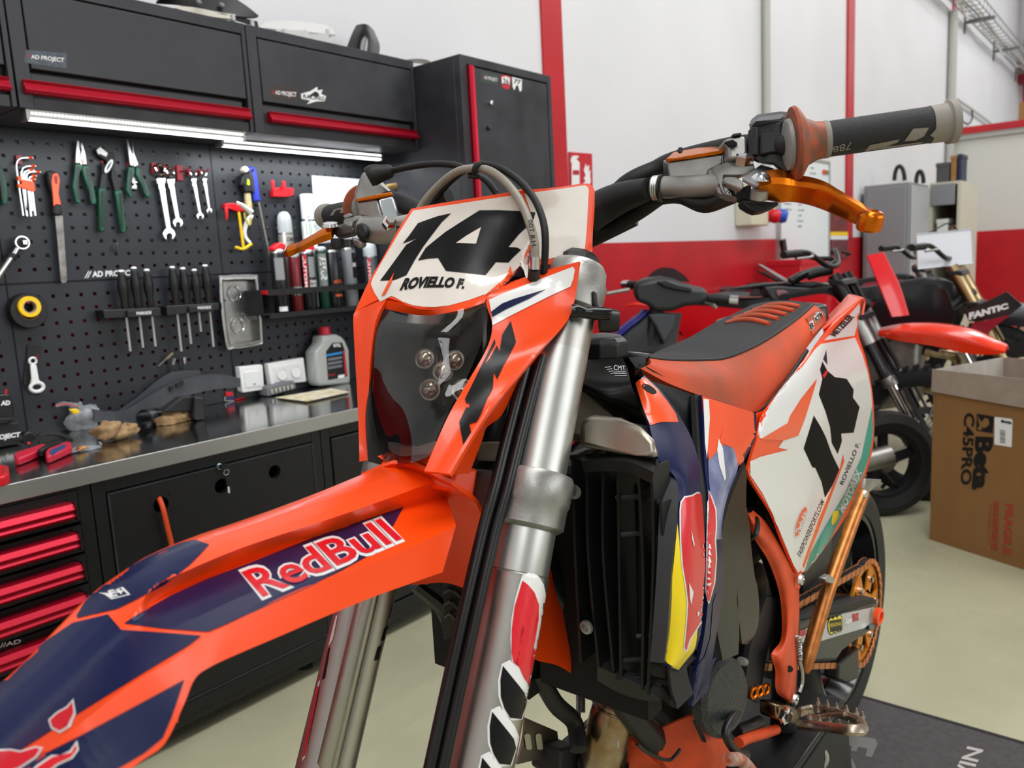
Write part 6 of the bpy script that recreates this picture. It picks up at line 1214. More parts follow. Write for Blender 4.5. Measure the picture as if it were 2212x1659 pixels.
# saw, hammers and red hooks
t = thing('hand_saw', 'thin hand saw with a blue handle on the right pegboard', 'saw', org(Dz(560, 350)))
h = fl('handle', Dz(482, 160, 525, 142, 570, 165, 590, 260, 605, 400, 632, 525, 552, 530, 545, 440, 520, 330, 500, 230), -.03, .02, mBLUE, t, .005); fl('handle_insert', Dz(495, 200, 520, 195, 548, 300, 555, 420, 530, 430, 510, 330, 490, 260), -.0335, .004, mBLKM, h)
fl('hang_hole', Dz(522, 178, 548, 172, 552, 198, 528, 205), -.034, .004, mDARK, h); fl('blade', Dz(592, 530, 606, 530, 742, 1210, 730, 1212), -.018, .002, M('saw_steel', 'a9a59c', .35, metal=1), t, 0)
ob('blade_tip', lathe([(.004, 0), (.004, .004), (0, .004)], at(*Dz(742, 1225)[0], Y=-.02), (0, -1, 0), 10), mYEL, t)
t = thing('mallet', 'black and green mallet with a white knob and wooden handle', 'hammer', org(Dz(480, 380)))
ob('knob', lathe([(.0, .03), (.008, .028), (.0105, .02), (.0095, .0), (.006, -.002)], at(*Dz(425, 190)[0], Y=-.035), (-.2, -1, 0), 18), M('cream_knob', 'd8d2bd', .4), t)
fl('head', Dz(430, 230, 480, 215, 520, 250, 545, 400, 530, 425, 450, 425, 440, 350, 405, 360, 420, 270), -.034, .026, mBLK, t, .004); fl('green_plate', Dz(478, 280, 500, 300, 502, 355, 472, 345), -.037, .004, M('lime_sticker', 'b4c41c', .4), t)
fl('handle', Dz(460, 430, 512, 430, 535, 600, 500, 690, 470, 640), -.028, .016, M('pale_wood', 'b3a77c', .6, noise=.2, nscale=40), t, .004)
ob('tail_hook', tube([at(*Dz(*p)[0], Y=-.03) for p in ((440, 650), (450, 710), (480, 770), (505, 775), (508, 700))], .0035, 8), M('pale_yellow', 'c9bf5a', .5), t)
t = thing('wall_hook', 'bright red double hook, empty, above the spray cans', 'hook', org(Dz(860, 400)))
fl('base_plate', Dz(755, 400, 830, 372, 980, 385, 975, 465, 880, 480, 757, 475), -.02, .02, mREDP, t, .002); fl('prong', Dz(738, 300, 752, 292, 768, 300, 775, 410, 752, 420), -.034, .008, mREDP, t, .002); fl('prong', Dz(858, 312, 875, 302, 892, 312, 892, 385, 858, 385), -.034, .008, mREDP, t, .002)
t = thing('wall_hook', 'bright red hook holding the yellow hammer', 'hook', org(Dz(330, 590)))
fl('base_plate', Dz(232, 552, 345, 545, 470, 552, 470, 640, 355, 635, 300, 612, 235, 600), -.02, .02, mREDP, t, .002); fl('prong', Dz(232, 590, 268, 600, 268, 720, 250, 730), -.032, .008, mREDP, t, .002)
t = thing('small_hammer', 'yellow T shaped tool hanging on the red hook', 'hammer', org(Dz(420, 850)))
ob('handle', tube([at(*Dz(382, 640)[0], Y=-.035), at(*Dz(432, 1030)[0], Y=-.035)], .0048, 10, smooth=False), mYEL, t); ob('head', tube([at(*Dz(345, 1025)[0], Y=-.035), at(*Dz(430, 1045)[0], Y=-.035), at(*Dz(520, 990)[0], Y=-.035)], .0048, 10), mYEL, t)
t = thing('socket', 'chrome spark plug socket lying across the red hook', 'socket', org(Dz(450, 600)))
ob('barrel', tube([at(*Dz(400, 560)[0], Y=-.045), at(*Dz(520, 650)[0], Y=-.05)], [.0075, .010], 16, smooth=False), mCHROME, t); ob('drive_end', tube([at(*Dz(350, 540)[0], Y=-.045), at(*Dz(402, 562)[0], Y=-.045)], .0058, 12, smooth=False), mCHROME, t); q = at(*Dz(521, 651)[0], Y=-.05); ob('bore', lathe([(.0068, 0), (0, .0)], q+(q-at(*Dz(400, 560)[0], Y=-.045))*.012, q-at(*Dz(400, 560)[0], Y=-.045), 14), mDARK, t)
t = thing('hook_spanner', 'pale grey curved hook spanner beside the yellow tool', 'spanner', org(Dz(470, 830)))
fl('blade', cr(Dz(490, 685, 545, 680, 500, 760, 470, 830, 470, 900, 515, 970, 490, 978, 445, 920, 430, 850, 445, 760), 3, True), -.03, .004, mWHT, t, .0006); fl('tip', Dz(495, 955, 518, 960, 512, 985, 492, 978), -.033, .006, mWHT, t)
# paper
t = thing('paper_sheet', 'printed white sheet with red header pinned to the right pegboard', 'paper', org(Dz(1400, 600)))
sh_ = fl('sheet', Dz(1175, 246, 1735, 290, 1765, 960, 1225, 985), -.004, .002, mPAPER, t, 0)
PP = on_plane(Y=-.0044); PP2 = on_plane(Y=-.0048)
patch('red_box', Dz(1205, 292, 1450, 310, 1455, 388, 1212, 370), PP, M('pink_print', 'e9b9b8', .7), sh_, lift=0, seg=None); text('heading', '//', *Dz(1462, 350, 1485, 352, 1470, 318, 1492, 320), PP, mTXTR, sh_, lift=0)
text('heading', 'AD PROJECT', *Dz(1492, 352, 1690, 368, 1492, 324, 1690, 340), PP, M('grey_print', '9aa0aa', .7), sh_, bold=.01, lift=0); patch('red_line', Dz(1245, 570, 1760, 590, 1760, 600, 1246, 580), PP, M('pink_print', 'e9b9b8', .7), sh_, lift=0, seg=None)
for y in (320, 350): text('small_print', 'Scheda Manutenzione' if y > 330 else 'Cliente', *Dz(1212, y+8, 1335 if y > 330 else 1285, y+14, 1212, y-6, 1335 if y > 330 else 1285, y), PP2, mTXTR, sh_, lift=0)
for y in (430, 465, 505, 540): patch('form_line', Dz(1215, y, 1500, y+14, 1500, y+17, 1215, y+3), PP, M('grey_print', '9aa0aa', .7), sh_, lift=0, seg=None)
# wooden handle on the side of the tall cabinet
t = thing('brush', 'wooden brush handle sticking out behind the throttle', 'brush', (1.28, -.1, 1.45)); z = zoomed(600, 340, 6.144)
ob('handle', tube([at(*z(1400, 405)[0], Y=-.12), at(*z(1500, 385)[0], Y=-.12), at(*z(1620, 378)[0], Y=-.12), at(*z(1690, 385)[0], Y=-.12)], [.007, .0105, .0135, .010], 14), M('light_wood', 'c2a268', .5, noise=.15, nscale=40), t)
q = at(*z(1590, 380)[0], Y=-.12); ob('hang_hole', lathe([(.0045, 0), (0, .0005)], q+V3(-.003, -.0138, .002), (0, -1, 0), 12), mDARK, t); ob('bristle_block', tube([at(*z(1400, 405)[0], Y=-.12), at(*z(1320, 430)[0], Y=-.12)], .009, 10, smooth=False), mBLK, t)
# spray can shelf
sx0, sx1 = .682, 1.235
t = thing('can_shelf', 'black two tier wire shelf holding spray cans on the pegboard', 'shelf', ((sx0+sx1)/2, -.05, 1.05))
ob('lower_plate', box(sx0, sx1, -.105, -.001, 1.058, 1.0605), mBLKM, t); ob('front_lip', box(sx0+.02, sx1, -.107, -.104, 1.045, 1.0605), mBLKM, t)
ob('upper_plate', box(sx0, sx1, -.040, -.001, 1.138, 1.1405), mBLKM, t); ob('front_rail', box(sx0+.02, sx1, -.107, -.103, 1.122, 1.142), mBLKM, t); ob('side_bracket', box(sx0-.002, sx0, -.1, -.001, 1.06, 1.142), mBLKM, t)
ob('rail_end', box(sx0+.016, sx0+.02, -.105, -.002, 1.126, 1.14), mREDP, t)
def can(label, px, Y, R, zb, ztop, bands, cap, lettering=(), group='spray cans on the shelf'):
    x = at(px[0], px[1], Y=Y)[0]; t = thing('spray_can', label, 'spray can', (x, Y, zb), group)
    h = ztop-zb; o = (x, Y, zb)
    for i, (a, b_, m) in enumerate(bands): ob('body' if i == 0 else 'band', lathe([(R*.93, 0), (R, .003), (R, h*(b_-a)-.002), (R*.95, h*(b_-a))] if i == 0 and b_ == 1 else [(R, 0), (R, h*(b_-a))], (x, Y, zb+h*a), (0, 0, 1), 24), m, t)
    ob('shoulder', lathe([(R, 0), (R*.98, .004), (R*.8, .012), (R*.55, .015)], (x, Y, ztop), (0, 0, 1), 24), mSTEELB, t)
    kind, m, ch = cap
    if kind == 'dome': ob('cap', lathe([(R*.97, 0), (R*.97, ch*.55), (R*.85, ch*.8), (R*.55, ch*.95), (0, ch)], (x, Y, ztop+.004), (0, 0, 1), 24), m, t)
    elif kind == 'nozzle': ob('cap', prism([(x-R*.95, Y-R*.7, ztop+.008), (x+R*.95, Y-R*.7, ztop+.012), (x+R*.95, Y-R*.6, ztop+.03), (x+R*.2, Y-R*.6, ztop+.036), (x-R*.9, Y-R*.6, ztop+.02)], (0, R*1.2, 0)), m, t, bev=.003)
    else: ob('cap', lathe([(R*.9, 0), (R*.9, ch), (R*.8, ch+.002), (0, ch+.002)], (x, Y, ztop+.003), (0, 0, 1), 24), m, t)
    def wrap(name, s, u0, u1, z0, z1, m, vert=False, bold=.03):
        V, F, w = glyphs(s, bold); W = []
        for gx, gy in V:
            uu, zz = (u0+(u1-u0)*gx/w, z0+(z1-z0)*gy) if not vert else (u0+(u1-u0)*gy, z0+(z1-z0)*gx/w)
            W.append((x+(R+.0006)*math.sin(uu), Y-(R+.0006)*math.cos(uu), zz))
        ob(name, (W, F), m, t, sm=0)
    def panel(name, u0, u1, z0, z1, m, off=.0003):
        U = np.linspace(u0, u1, 6); W = [(x+(R+off)*math.sin(u), Y-(R+off)*math.cos(u), zz) for zz in (z0, z1) for u in U]
        ob(name, (W, [(i, i+1, i+7, i+6) for i in range(5)]), m, t)
    return t, wrap, panel, o, h
mCAN = M('can_black', '17181b', .3); mCANG = M('can_grey', '6f7276', .4); mCLEAR = M('clear_cap', 'b9c0c4', .25)
mORP = M('orange_print', 'd2551e', .5); mGRP = M('label_grey', '8a8b8c', .5)
zs = 1.061; yf, yb = -.071, -.027
t, wr, pn, o, h = can('black spray can with red nozzle, leftmost on the shelf', (606, 620), yf, .0265, zs, at(600, 547, Y=yf)[2], [(0, 1, mCAN)], ('nozzle', mREDP, .03))
pn('label_panel', -1.1, .1, zs+h*.55, zs+h*.92, mGRP); pn('barcode_panel', -1.0, .1, zs+.004, zs+.02, mTXTW); wr('hazard_text', '! ! !', .15, .9, zs+h*.3, zs+h*.38, mTXTW); wr('small_text', 'CLEAN', -.9, .1, zs+h*.3, zs+h*.38, mTXTR)
t, wr, pn, o, h = can('grey chain lube can with clear domed cap behind the first can', (618, 520), yb, .0255, 1.141, at(618, 506, Y=yb)[2], [(0, 1, M('can_silver', 'a9a59f', .35, metal=.5))], ('dome', mCLEAR, .075))
wr('lettering', 'CHAIN', -.5, .9, 1.141+h-.026, 1.141+h-.012, mTXTB); wr('lettering', 'LUBE', -.3, .7, 1.141+h-.045, 1.141+h-.031, mTXTB)
t, wr, pn, o, h = can('tall white spray can with green band behind the red capped cans', (668, 500), yb, .0255, 1.141, at(668, 478, Y=yb)[2], [(0, 1, mWHT)], ('flat', mWHT, at(668, 423, Y=yb)[2]-at(668, 478, Y=yb)[2]))
pn('green_band', -1.6, 1.6, 1.141+h-.05, 1.141+h-.002, M('green_print', '1c9a4a', .5)); wr('lettering', 'FOAM', 0, 1.0, 1.141+h-.024, 1.141+h-.012, mTXTW); pn('straw', -.62, -.55, 1.17, 1.141+h+.02, mTXTB, .001)
t, wr, pn, o, h = can('red and teal motor oil can between the front cans', (638, 600), -.064, .020, zs, at(638, 556, Y=-.064)[2], [(0, 1, M('can_maroon', '6a1a22', .3))], ('dome', mCLEAR, .03))
pn('teal_label', -1.4, 1.4, zs+h*.02+.05, zs+h*.3+.03, mTEAL); wr('lettering', 'MOTOREX', -1.0, 1.0, zs+h*.1+.045, zs+h*.2+.045, mTXTW)
t, wr, pn, o, h = can('black chain lube can with red side strip and red nozzle', (668, 615), yf, .0265, zs, at(662, 548, Y=yf)[2], [(0, 1, mCAN)], ('nozzle', mREDP, .03))
pn('red_strip', -1.25, -.75, zs+h*.38, zs+h*.98, mREDP); wr('lettering', 'MOTUL', -1.2, -.82, zs+h*.4, zs+h*.95, mTXTW, True); wr('lettering', 'CHAIN', -.5, .6, zs+h*.48, zs+h*.53, mTXTW); wr('lettering', 'LUBE', -.5, .4, zs+h*.41, zs+h*.46, mTXTW); pn('chain_picture', -.5, .4, zs+h*.58, zs+h*.94, mGRP); pn('barcode_panel', .5, 1.0, zs+.01, zs+.1, mGRP)
t, wr, pn, o, h = can('green bodied can with clear sleeve behind the chain lube', (697, 600), -.066, .021, zs, at(697, 542, Y=-.066)[2], [(0, 1, M('can_green', '0f3b2c', .3))], ('dome', mCLEAR, .012))
pn('clear_sleeve', -1.3, .3, zs+.06, zs+h*.95, M('sleeve_grey', '7d8582', .3)); wr('lettering', 'SUPER', -.9, .2, zs+h*.5, zs+h*.9, mTXTW, True)
t, wr, pn, o, h = can('black can with orange drop outline, third in the front row', (722, 610), yf, .0265, zs, at(720, 545, Y=yf)[2], [(0, 1, mCAN)], ('flat', mBLK, .03))
wr('lettering', 'AIR FILTER', -.7, .7, zs+h*.44, zs+h*.5, mORP); pn('orange_mark', -.6, .5, zs+h*.2, zs+h*.24, mORP); pn('orange_mark', -.6, .3, zs+h*.3, zs+h*.33, mORP)
t, wr, pn, o, h = can('grey spray can with black lid behind the brake lever', (755, 590), -.07, .026, zs, at(755, 540, Y=-.07)[2], [(0, 1, mCANG)], ('flat', mBLK, .035))
pn('text_block', -.2, 1.0, zs+h*.5, zs+h*.95, mCAN); wr('small_text', 'BRAKE', -.1, .9, zs+h*.7, zs+h*.77, mTXTW)
t, wr, pn, o, h = can('spray can with clear domed cap and red strip beside the headlight', (802, 585), -.071, .0265, zs, at(800, 556, Y=-.071)[2], [(0, 1, M('can_grey2', '54585d', .35, metal=.4))], ('dome', mCLEAR, .052))
pn('red_strip', -1.2, -.75, zs+h*.35, zs+h*.98, mREDP); wr('lettering', 'MOTUL', -1.15, -.8, zs+h*.4, zs+h*.95, mTXTW, True)
# white switch and sockets, bits, bottle
t = thing('wall_switch', 'square white light switch low on the pegboard above the bench', 'switch', org(F(1080, 520)))
fl('housing', F(962, 410, 1172, 386, 1185, 396, 1200, 618, 1186, 628, 1000, 656, 988, 645), -.03, .03, mWHT, t, .003); fl('rocker', F(1008, 462, 1160, 445, 1176, 588, 1022, 610), -.034, .006, M('white_rocker', 'dcdedd', .35), t, .001); fl('mark', F(1096, 568, 1114, 566, 1116, 580, 1098, 582), -.0346, .001, mGREYP, t, 0)
t = thing('double_socket', 'white double power socket beside the switch', 'socket', org(F(1420, 450)))
fl('housing', F(1235, 380, 1575, 320, 1605, 550, 1265, 586), -.03, .03, mWHT, t, .003); fl('frame', F(1282, 412, 1548, 372, 1568, 520, 1302, 560), -.033, .005, M('white_rocker', 'dcdedd', .35), t, .001)
for c in ((1362, 478), (1496, 455)):
    q = at(*F(*c)[0], Y=-.0335); u_ = ob('outlet', lathe([(.0205, 0), (.0195, .002), (.0185, 0), (.0175, -.003), (0, -.003)], q+V3(0, -.003, 0), (0, -1, 0), 26), mWHT, t)
    for dx in (-.0065, .0065): ob('pin_hole', lathe([(.0024, 0), (0, .0004)], q+V3(dx, -.0005, 0), (0, -1, 0), 8), mDARK, u_)
t = thing('bit_holder', 'grey bit holder with six bits below the sockets', 'bit set', org(F(1365, 610), -.05))
fl('block', F(1225, 600, 1470, 542, 1490, 552, 1505, 612, 1242, 690, 1232, 680), -.06, .055, mGREYP, t, .004)
for k in range(6): q = at(*F(1268+38*k, 645-9*k)[0], Y=-.062); ob('bit', obox(q, (.0045, 0, .001), (0, .004, 0), (-.001, 0, .008)), mCHROME, t)
yb_ = at(738, 830, Z=.776)[1]
t = thing('oil_bottle', 'translucent grey oil bottle with red cap and black label on bench', 'bottle', tuple(at(738, 830, Z=.777)))
BO2 = F(1750, 112, 1885, 98, 1935, 120, 1965, 152, 2005, 240, 2018, 555, 2005, 572, 1728, 592, 1705, 575, 1690, 540, 1675, 270, 1742, 175)
def bot(P, d, y0): return [at(x, y, Y=y0)+V3(0, d, 0) for x, y in P]
cB = np.mean(BO2, 0); Bs = [tuple(cB+(np.array(p)-cB)*.93) for p in BO2]
ob('body', loft([bot(Bs, -.006, yb_), bot(BO2, .004, yb_), bot(BO2, .05, yb_), bot(Bs, .06, yb_)], smooth=False), M('bottle_translucent', 'a9aca9', .35), t, sm=60, bev=.003)
ob('cap', lathe([(.021, 0), (.021, .026), (.019, .029), (0, .029)], at(*F(1822, 100)[0], Y=yb_)+V3(0, .027, 0), (0, 0, 1), 22), M('cap_red', 'c02036', .4), t)
fl('label', F(1852, 180, 1940, 176, 1968, 250, 1995, 498, 1810, 536, 1790, 262), yb_-.0075, .002, mCAN, t, 0)
PL = on_plane(Y=yb_-.0079); q = [o for o in t.children if o.name.startswith('label')][0]
text('label_text', 'MOTUL', *F(1860, 220, 1930, 215, 1858, 190, 1928, 186), PL, mTXTW, q, bold=.04, lift=0); patch('label_stripe', F(1792, 290, 1945, 262, 1945, 282, 1792, 310), PL, M('label_blue', '2b86d0', .5), q, lift=0, seg=None); patch('label_stripe', F(1952, 250, 1968, 255, 1990, 490, 1974, 494), PL, mTXTR, q, lift=0, seg=None)
text('label_text', 'ENGINE OIL', *F(1812, 500, 1880, 488, 1810, 480, 1878, 468), PL, mTXTR, q, lift=0); patch('barcode', F(1905, 490, 1965, 480, 1962, 512, 1904, 522), PL, mTXTW, q, lift=0, seg=None)
for y in (320, 360, 400): patch('label_block', F(1805, y+8, 1942, y-14, 1944, y+10, 1806, y+34), PL, mGREYP, q, lift=0, seg=None)
t = thing('decal_sheet', 'stack of yellow and white decal sheets lying on the worktop', 'sheets', tuple(at(690, 860, Z=.777)))
for k in range(3):
    P = F(1302+4*k, 706, 1842, 618, 2014, 652, 1600+3*k, 742)
    ob('sheet', prism([at(x, y, Z=.7775+.0022*k) for x, y in P], (0, 0, .0018)), M('decal_paper', 'c8c5ba', .5) if k < 2 else M('decal_yellow', 'b0994f', .5, noise=.6, nscale=30, c2='d2cfc4'), t)
t = thing('glue_bottle', 'tiny red and blue glue tube standing on the worktop', 'glue', tuple(at(497, 866, Z=.777)))
yg = at(497, 867, Z=.777)[1]
fl('body', F(835, 690, 910, 690, 916, 738, 828, 738), yg, .012, mWHT, t, .003); fl('label', F(834, 690, 908, 686, 912, 728, 832, 730), yg-.002, .003, M('glue_blue', '1d2a5a', .4), t, 0); fl('top_label', F(836, 652, 900, 648, 906, 690, 834, 692), yg-.001, .01, mREDP, t, .002)
t = thing('red_straw', 'short red straw on the worktop by the glue tube', 'straw', tuple(at(520, 862, Z=.779)))
ob('straw', tube([at(508, 864, Z=.7795), at(531, 858, Z=.7795)], .002, 6, smooth=False), mREDP, t); ob('tip', tube([at(531, 858, Z=.7795), at(534, 857.3, Z=.7795)], .0014, 6, smooth=False), mWHT, t)
# magnetic bits on the board
for i, (a_, b_, lab) in enumerate((((835, 290), (930, 195), 'thin steel bit sticking out of the pegboard, tilted'), ((925, 325), (938, 230), 'small steel socket adapter, left of the two uprights'), ((1012, 315), (1008, 222), 'small dark socket adapter, right of the two uprights'))):
    t = thing('bit_adapter', lab, 'bit', org(G(*a_), -.02), None)
    a = at(*G(*a_)[0], Y=-.012 if i else -.004); b = at(*G(*b_)[0], Y=-.03)
    ob('shank', cyl(a, a+(b-a)*.6, .0035, 8), mSTEELB, t); ob('head', cyl(a+(b-a)*.55, b, .0042 if i == 0 else .0065, 10), mCHROME if i else M('gold_steel', 'b8aa88', .3, metal=1), t)
# ring spanner on its holder
t = thing('ring_spanner', 'white short ring spanner hanging on the lower left pegboard', 'spanner', org(H(270, 780)))
fl('back_plate', H(215, 560, 240, 550, 290, 560, 325, 565, 300, 700, 250, 860, 185, 880, 180, 840, 210, 650), -.006, .005, mBLKM, t)
c = at(*H(256, 684)[0], Y=-.02); ob('small_ring', ring(c, (0, 1, 0), .0088, .0032, 22, 8), mWHT, t); c = at(*H(288, 888)[0], Y=-.02); ob('large_ring', tube([c+V3(.0165*math.cos(a), 0, .0125*math.sin(a)) for a in np.linspace(0, 6.283, 24, endpoint=False)], .005, 8, closed=True, smooth=False), mWHT, t)
fl('shaft', H(238, 715, 285, 715, 305, 830, 330, 860, 240, 865, 248, 820), -.024, .008, mWHT, t, .002); hook_pin(t, H(270, 660)[0])
# bench holder at the left
yh = -.085
t = thing('tool_holder', 'black holder block with white lettering at the left end of bench', 'holder', org(H(60, 1150), yh))
fl('lower_block', H(-90, 1180, 150, 1160, 165, 1330, -90, 1370), yh, .08, mBLKM, t, .003); fl('upper_block', H(-90, 960, 40, 940, 80, 950, 112, 1060, 112, 1130, 60, 1170, -90, 1180), yh, .07, mBLK, t, .004); fl('rail', H(-90, 1140, 100, 1125, 112, 1140, 100, 1152, -90, 1165), yh-.012, .012, mBLKM, t, .002)
text('holder_text', 'AD', *H(5, 1030, 82, 1024, 8, 998, 80, 992), on_plane(Y=yh-.0006), mTXTW, t, bold=.06, lift=0); text('holder_text', 'PROJECT', *H(-70, 1304, 158, 1272, -70, 1270, 160, 1238), on_plane(Y=yh-.0006), mTXTW, t, bold=.05, lift=0)
ob('red_key', tube([at(*H(40, 960)[0], Y=yh+.02), at(*H(50, 905)[0], Y=yh+.02)], .003, 7, smooth=False), mREDP, t)
# black plastic guards, gloves, bag
yg = at(250, 918, Z=.777)[1]
def gflat(name, P, y, th, m, par, bev=.003): return fl(name, G(*P), y, th, m, par, bev)
t = thing('hand_guard', 'curved black plastic guard with two arms lying on the bench', 'guard', tuple(at(250, 918, Z=.777)))
ob('lower_arm', sheet([[at(*G(*p)[0], Y=yg) for p in r] for r in (((385, 582), (395, 620), (390, 662)), ((500, 600), (520, 640), (520, 690)), ((640, 582), (660, 630), (670, 678)), ((800, 480), (820, 540), (830, 605)), ((960, 400), (980, 450), (1000, 505)), ((1130, 352), (1140, 400), (1150, 460)), ((1269, 345), (1270, 390), (1270, 442)), ((1395, 372), (1396, 400), (1396, 432)))], 4, 3, .012), M('guard_plastic', '404248', .45, noise=.2, nscale=20), t)
ob('upper_arm', sheet([[at(*G(*p)[0], Y=yg+.03) for p in r] for r in (((560, 600), (600, 615), (640, 620)), ((690, 510), (720, 530), (750, 545)), ((820, 400), (850, 430), (880, 460)), ((920, 335), (960, 360), (980, 400)), ((1020, 318), (1050, 340), (1060, 370)), ((1120, 318), (1122, 335), (1122, 352)))], 4, 3, .012), MATS['guard_plastic'], t)
for x, y in ((920, 440), (965, 418), (990, 405)): ob('lug', obox(at(*G(x, y)[0], Y=yg-.004), (.006, 0, .002), (0, .004, 0), (-.001, 0, .007)), mBLKM, t)
t = thing('plastic_tube', 'short black plastic sleeve lying in front of the guard', 'tube', tuple(at(325, 918, Z=.777)))
y2 = at(325, 920, Z=.777)[1]; a = at(*G(745, 660)[0], Y=y2); b = at(*G(865, 640)[0], Y=y2+.02)
ob('sleeve', lathe([(.028, 0), (.031, 0), (.031, np.linalg.norm(b-a)), (.028, np.linalg.norm(b-a)), (.028, 0)], a+V3(0, .01, 0), b-a, 28), M('sleeve_black', '25272c', .3), t); ob('clip', obox(at(*G(815, 598)[0], Y=y2+.005), (.006, 0, 0), (0, .006, 0), (0, 0, .008)), mBLK, t)
t = thing('plastic_block', 'black rectangular plastic duct behind the leather gloves', 'duct', tuple(at(430, 905, Z=.777)))
y3 = at(432, 908, Z=.777)[1]
gflat('duct', (880, 590, 1000, 500, 1085, 495, 1090, 600, 870, 600), y3+.02, .04, mBLKM, t, .004); gflat('end_wall', (1085, 500, 1140, 505, 1152, 520, 1152, 655, 1095, 662, 1070, 640), y3, .06, mBLK, t, .004)
def lump(name, c, r, m, par, seed, sc=(1, .6, .5)):
    rn = np.random.RandomState(seed); ph = rn.rand(6)*6; V = []; F = []; n, k = 26, 15
    for i in range(k):
        th = math.pi*i/(k-1)
        for j in range(n):
            f = 2*math.pi*j/n; d = V3(math.sin(th)*math.cos(f), math.sin(th)*math.sin(f), math.cos(th))
            q = 1+.12*math.sin(9*f+ph[3]+5*th)*math.sin(th)+.16*math.sin(3*f+ph[0]+2*th)+.12*math.sin(5*th+ph[1]+f)+.1*math.sin(4*d[0]+5*d[1]+ph[2])
            p = V3(*c)+d*V3(*sc)*r*q; p[2] = max(p[2], .7772); V.append(p)
    return ob(name, (V, grid_faces(k, n, close=True)), m, par, sm=60)
mLEA = M('tan_leather', 'a98a62', .8, noise=.35, nscale=25, bump=.4, bscale=120, c2='6e5236')
for lab, P, sd, dd in (('crumpled tan leather glove under the black guard, left one', ((480, 730), (560, 745), (620, 725)), 1, 0), ('crumpled tan leather glove beside the black sleeve, right one', ((900, 660), (970, 640), (1030, 625)), 5, .03)):
    c0 = at(*G(*P[1])[0], Z=.795); t = thing('glove', lab, 'glove', tuple(c0), 'tan leather gloves on the bench')
    for i, p in enumerate(P): lump('palm' if i == 1 else 'cuff' if i == 0 else 'fingers', at(*G(*p)[0], Y=c0[1]+dd), .034-.004*i, mLEA, t, sd+i, (1.1, .7, .62))
t = thing('steel_pin', 'short steel tube standing by the leather glove', 'pin', tuple(at(222, 943, Z=.777)))
a = at(*G(432, 790)[0], Z=.777); b = a+(at(*G(468, 685)[0], Y=a[1])-a); ob('barrel', cyl(a, b, .0105, 16), mSTEELB, t); ob('bore', cyl(b, b+(b-a)*.01, .008, 14), mDARK, t)
t = thing('plastic_bag', 'crumpled clear plastic bag with yellow clip by the pegboard', 'bag', tuple(at(170, 925, Z=.777)))
mBAG = M('clear_bag', 'a6a9ae', .25, noise=.4, nscale=30, alpha=.55)
yb2 = at(175, 928, Z=.777)[1]
lump('bag', at(*G(310, 650)[0], Y=yb2), .045, mBAG, t, 9, (1.0, .6, .9)); ob('zip_strip', sheet([[at(*G(*p)[0], Y=yb2-.01) for p in r] for r in (((125, 552), (130, 570)), ((190, 530), (200, 560)), ((280, 548), (290, 580)), ((385, 575), (390, 605)))], 4, 3, .003), mBAG, t); ob('red_line', tube([at(*G(*p)[0], Y=yb2-.014) for p in ((130, 560), (200, 548), (280, 566))], .0014, 6), mREDP, t)
gflat('yellow_clip', (220, 585, 270, 580, 295, 592, 290, 615, 250, 618, 240, 602), yb2-.045, .01, mYEL, t, .003)
t = thing('black_cable', 'black cable coil with a plug behind the cutter pliers', 'cable', tuple(at(85, 955, Z=.777)))
yc = at(80, 958, Z=.785)[1]
for k in range(3): ob('coil', tube([at(*H(*p)[0], Y=yc+.01*k) for p in ((270, 1300-8*k), (330, 1262-9*k), (430, 1255-6*k), (530, 1285-4*k), (560, 1305), (480, 1318), (380, 1312), (300, 1315))], .004, 8), mRUB, t)
gflat_ = fl('plug', H(185, 1250, 235, 1228, 268, 1260, 270, 1320, 215, 1345, 180, 1320), yc-.02, .03, mBLK, t, .005); ob('plug_dot', lathe([(.004, 0), (0, .002)], at(*H(225, 1325)[0], Y=yc-.0205), (0, -1, 0), 10), mREDP, t)
t = thing('wire_stripper', 'red and blue wire stripper lying open on the worktop', 'pliers', tuple(at(90, 975, Z=.777)))
zt_ = .796
for nm, P, m in (('handle', (105, 1410, 130, 1390, 330, 1328, 365, 1330, 360, 1355, 150, 1440, 115, 1440), M('crimson_plastic', 'c3203a', .35)), ('handle', (352, 1390, 370, 1365, 520, 1308, 555, 1315, 555, 1350, 380, 1425, 355, 1425), MATS['crimson_plastic'] if 'crimson_plastic' in MATS else None), ('jaw', (285, 1375, 330, 1345, 400, 1300, 460, 1290, 470, 1312, 380, 1345, 330, 1372), mBLK)):
    ob(nm, prism([at(x, y, Z=zt_+(.004 if nm == 'jaw' else 0)) for x, y in H(*P)], (0, 0, -.018)), m or MATS['crimson_plastic'], t, bev=.004)
ob('blue_insert', prism([at(x, y, Z=zt_+.0015) for x, y in H(385, 1390, 400, 1372, 500, 1330, 515, 1340, 500, 1362, 400, 1412)], (0, 0, -.004)), M('steel_blue', '2c4272', .4), t, bev=.001)
t = thing('red_tool', 'end of a red tool cut by the left edge on worktop', 'tool', tuple(at(5, 1020, Z=.777)))
ob('body', prism([at(x, y, Z=.80) for x, y in H(-60, 1500, 40, 1490, 65, 1500, 66, 1560, 30, 1580, -60, 1600)], (0, 0, -.022)), mREDP, t, bev=.004); ob('end', prism([at(x, y, Z=.8015) for x, y in H(20, 1505, 55, 1500, 58, 1550, 25, 1560)], (0, 0, -.003)), M('dull_red', '9c2a26', .5), t, bev=.001)
# small bits lying in a plastic bag on the bench
t = thing('clear_sachet', 'small clear sachet with a brass part near the bench edge', 'bag', tuple(at(172, 970, Z=.777)))
lump('sachet', at(*H(640, 1370)[0], Z=.779), .04, mBAG, t, 12, (1, .8, .12)); lump('brass_part', at(*H(630, 1375)[0], Z=.781), .012, M('brass', 'a8743a', .4, metal=.8), t, 4, (1, .8, .6))
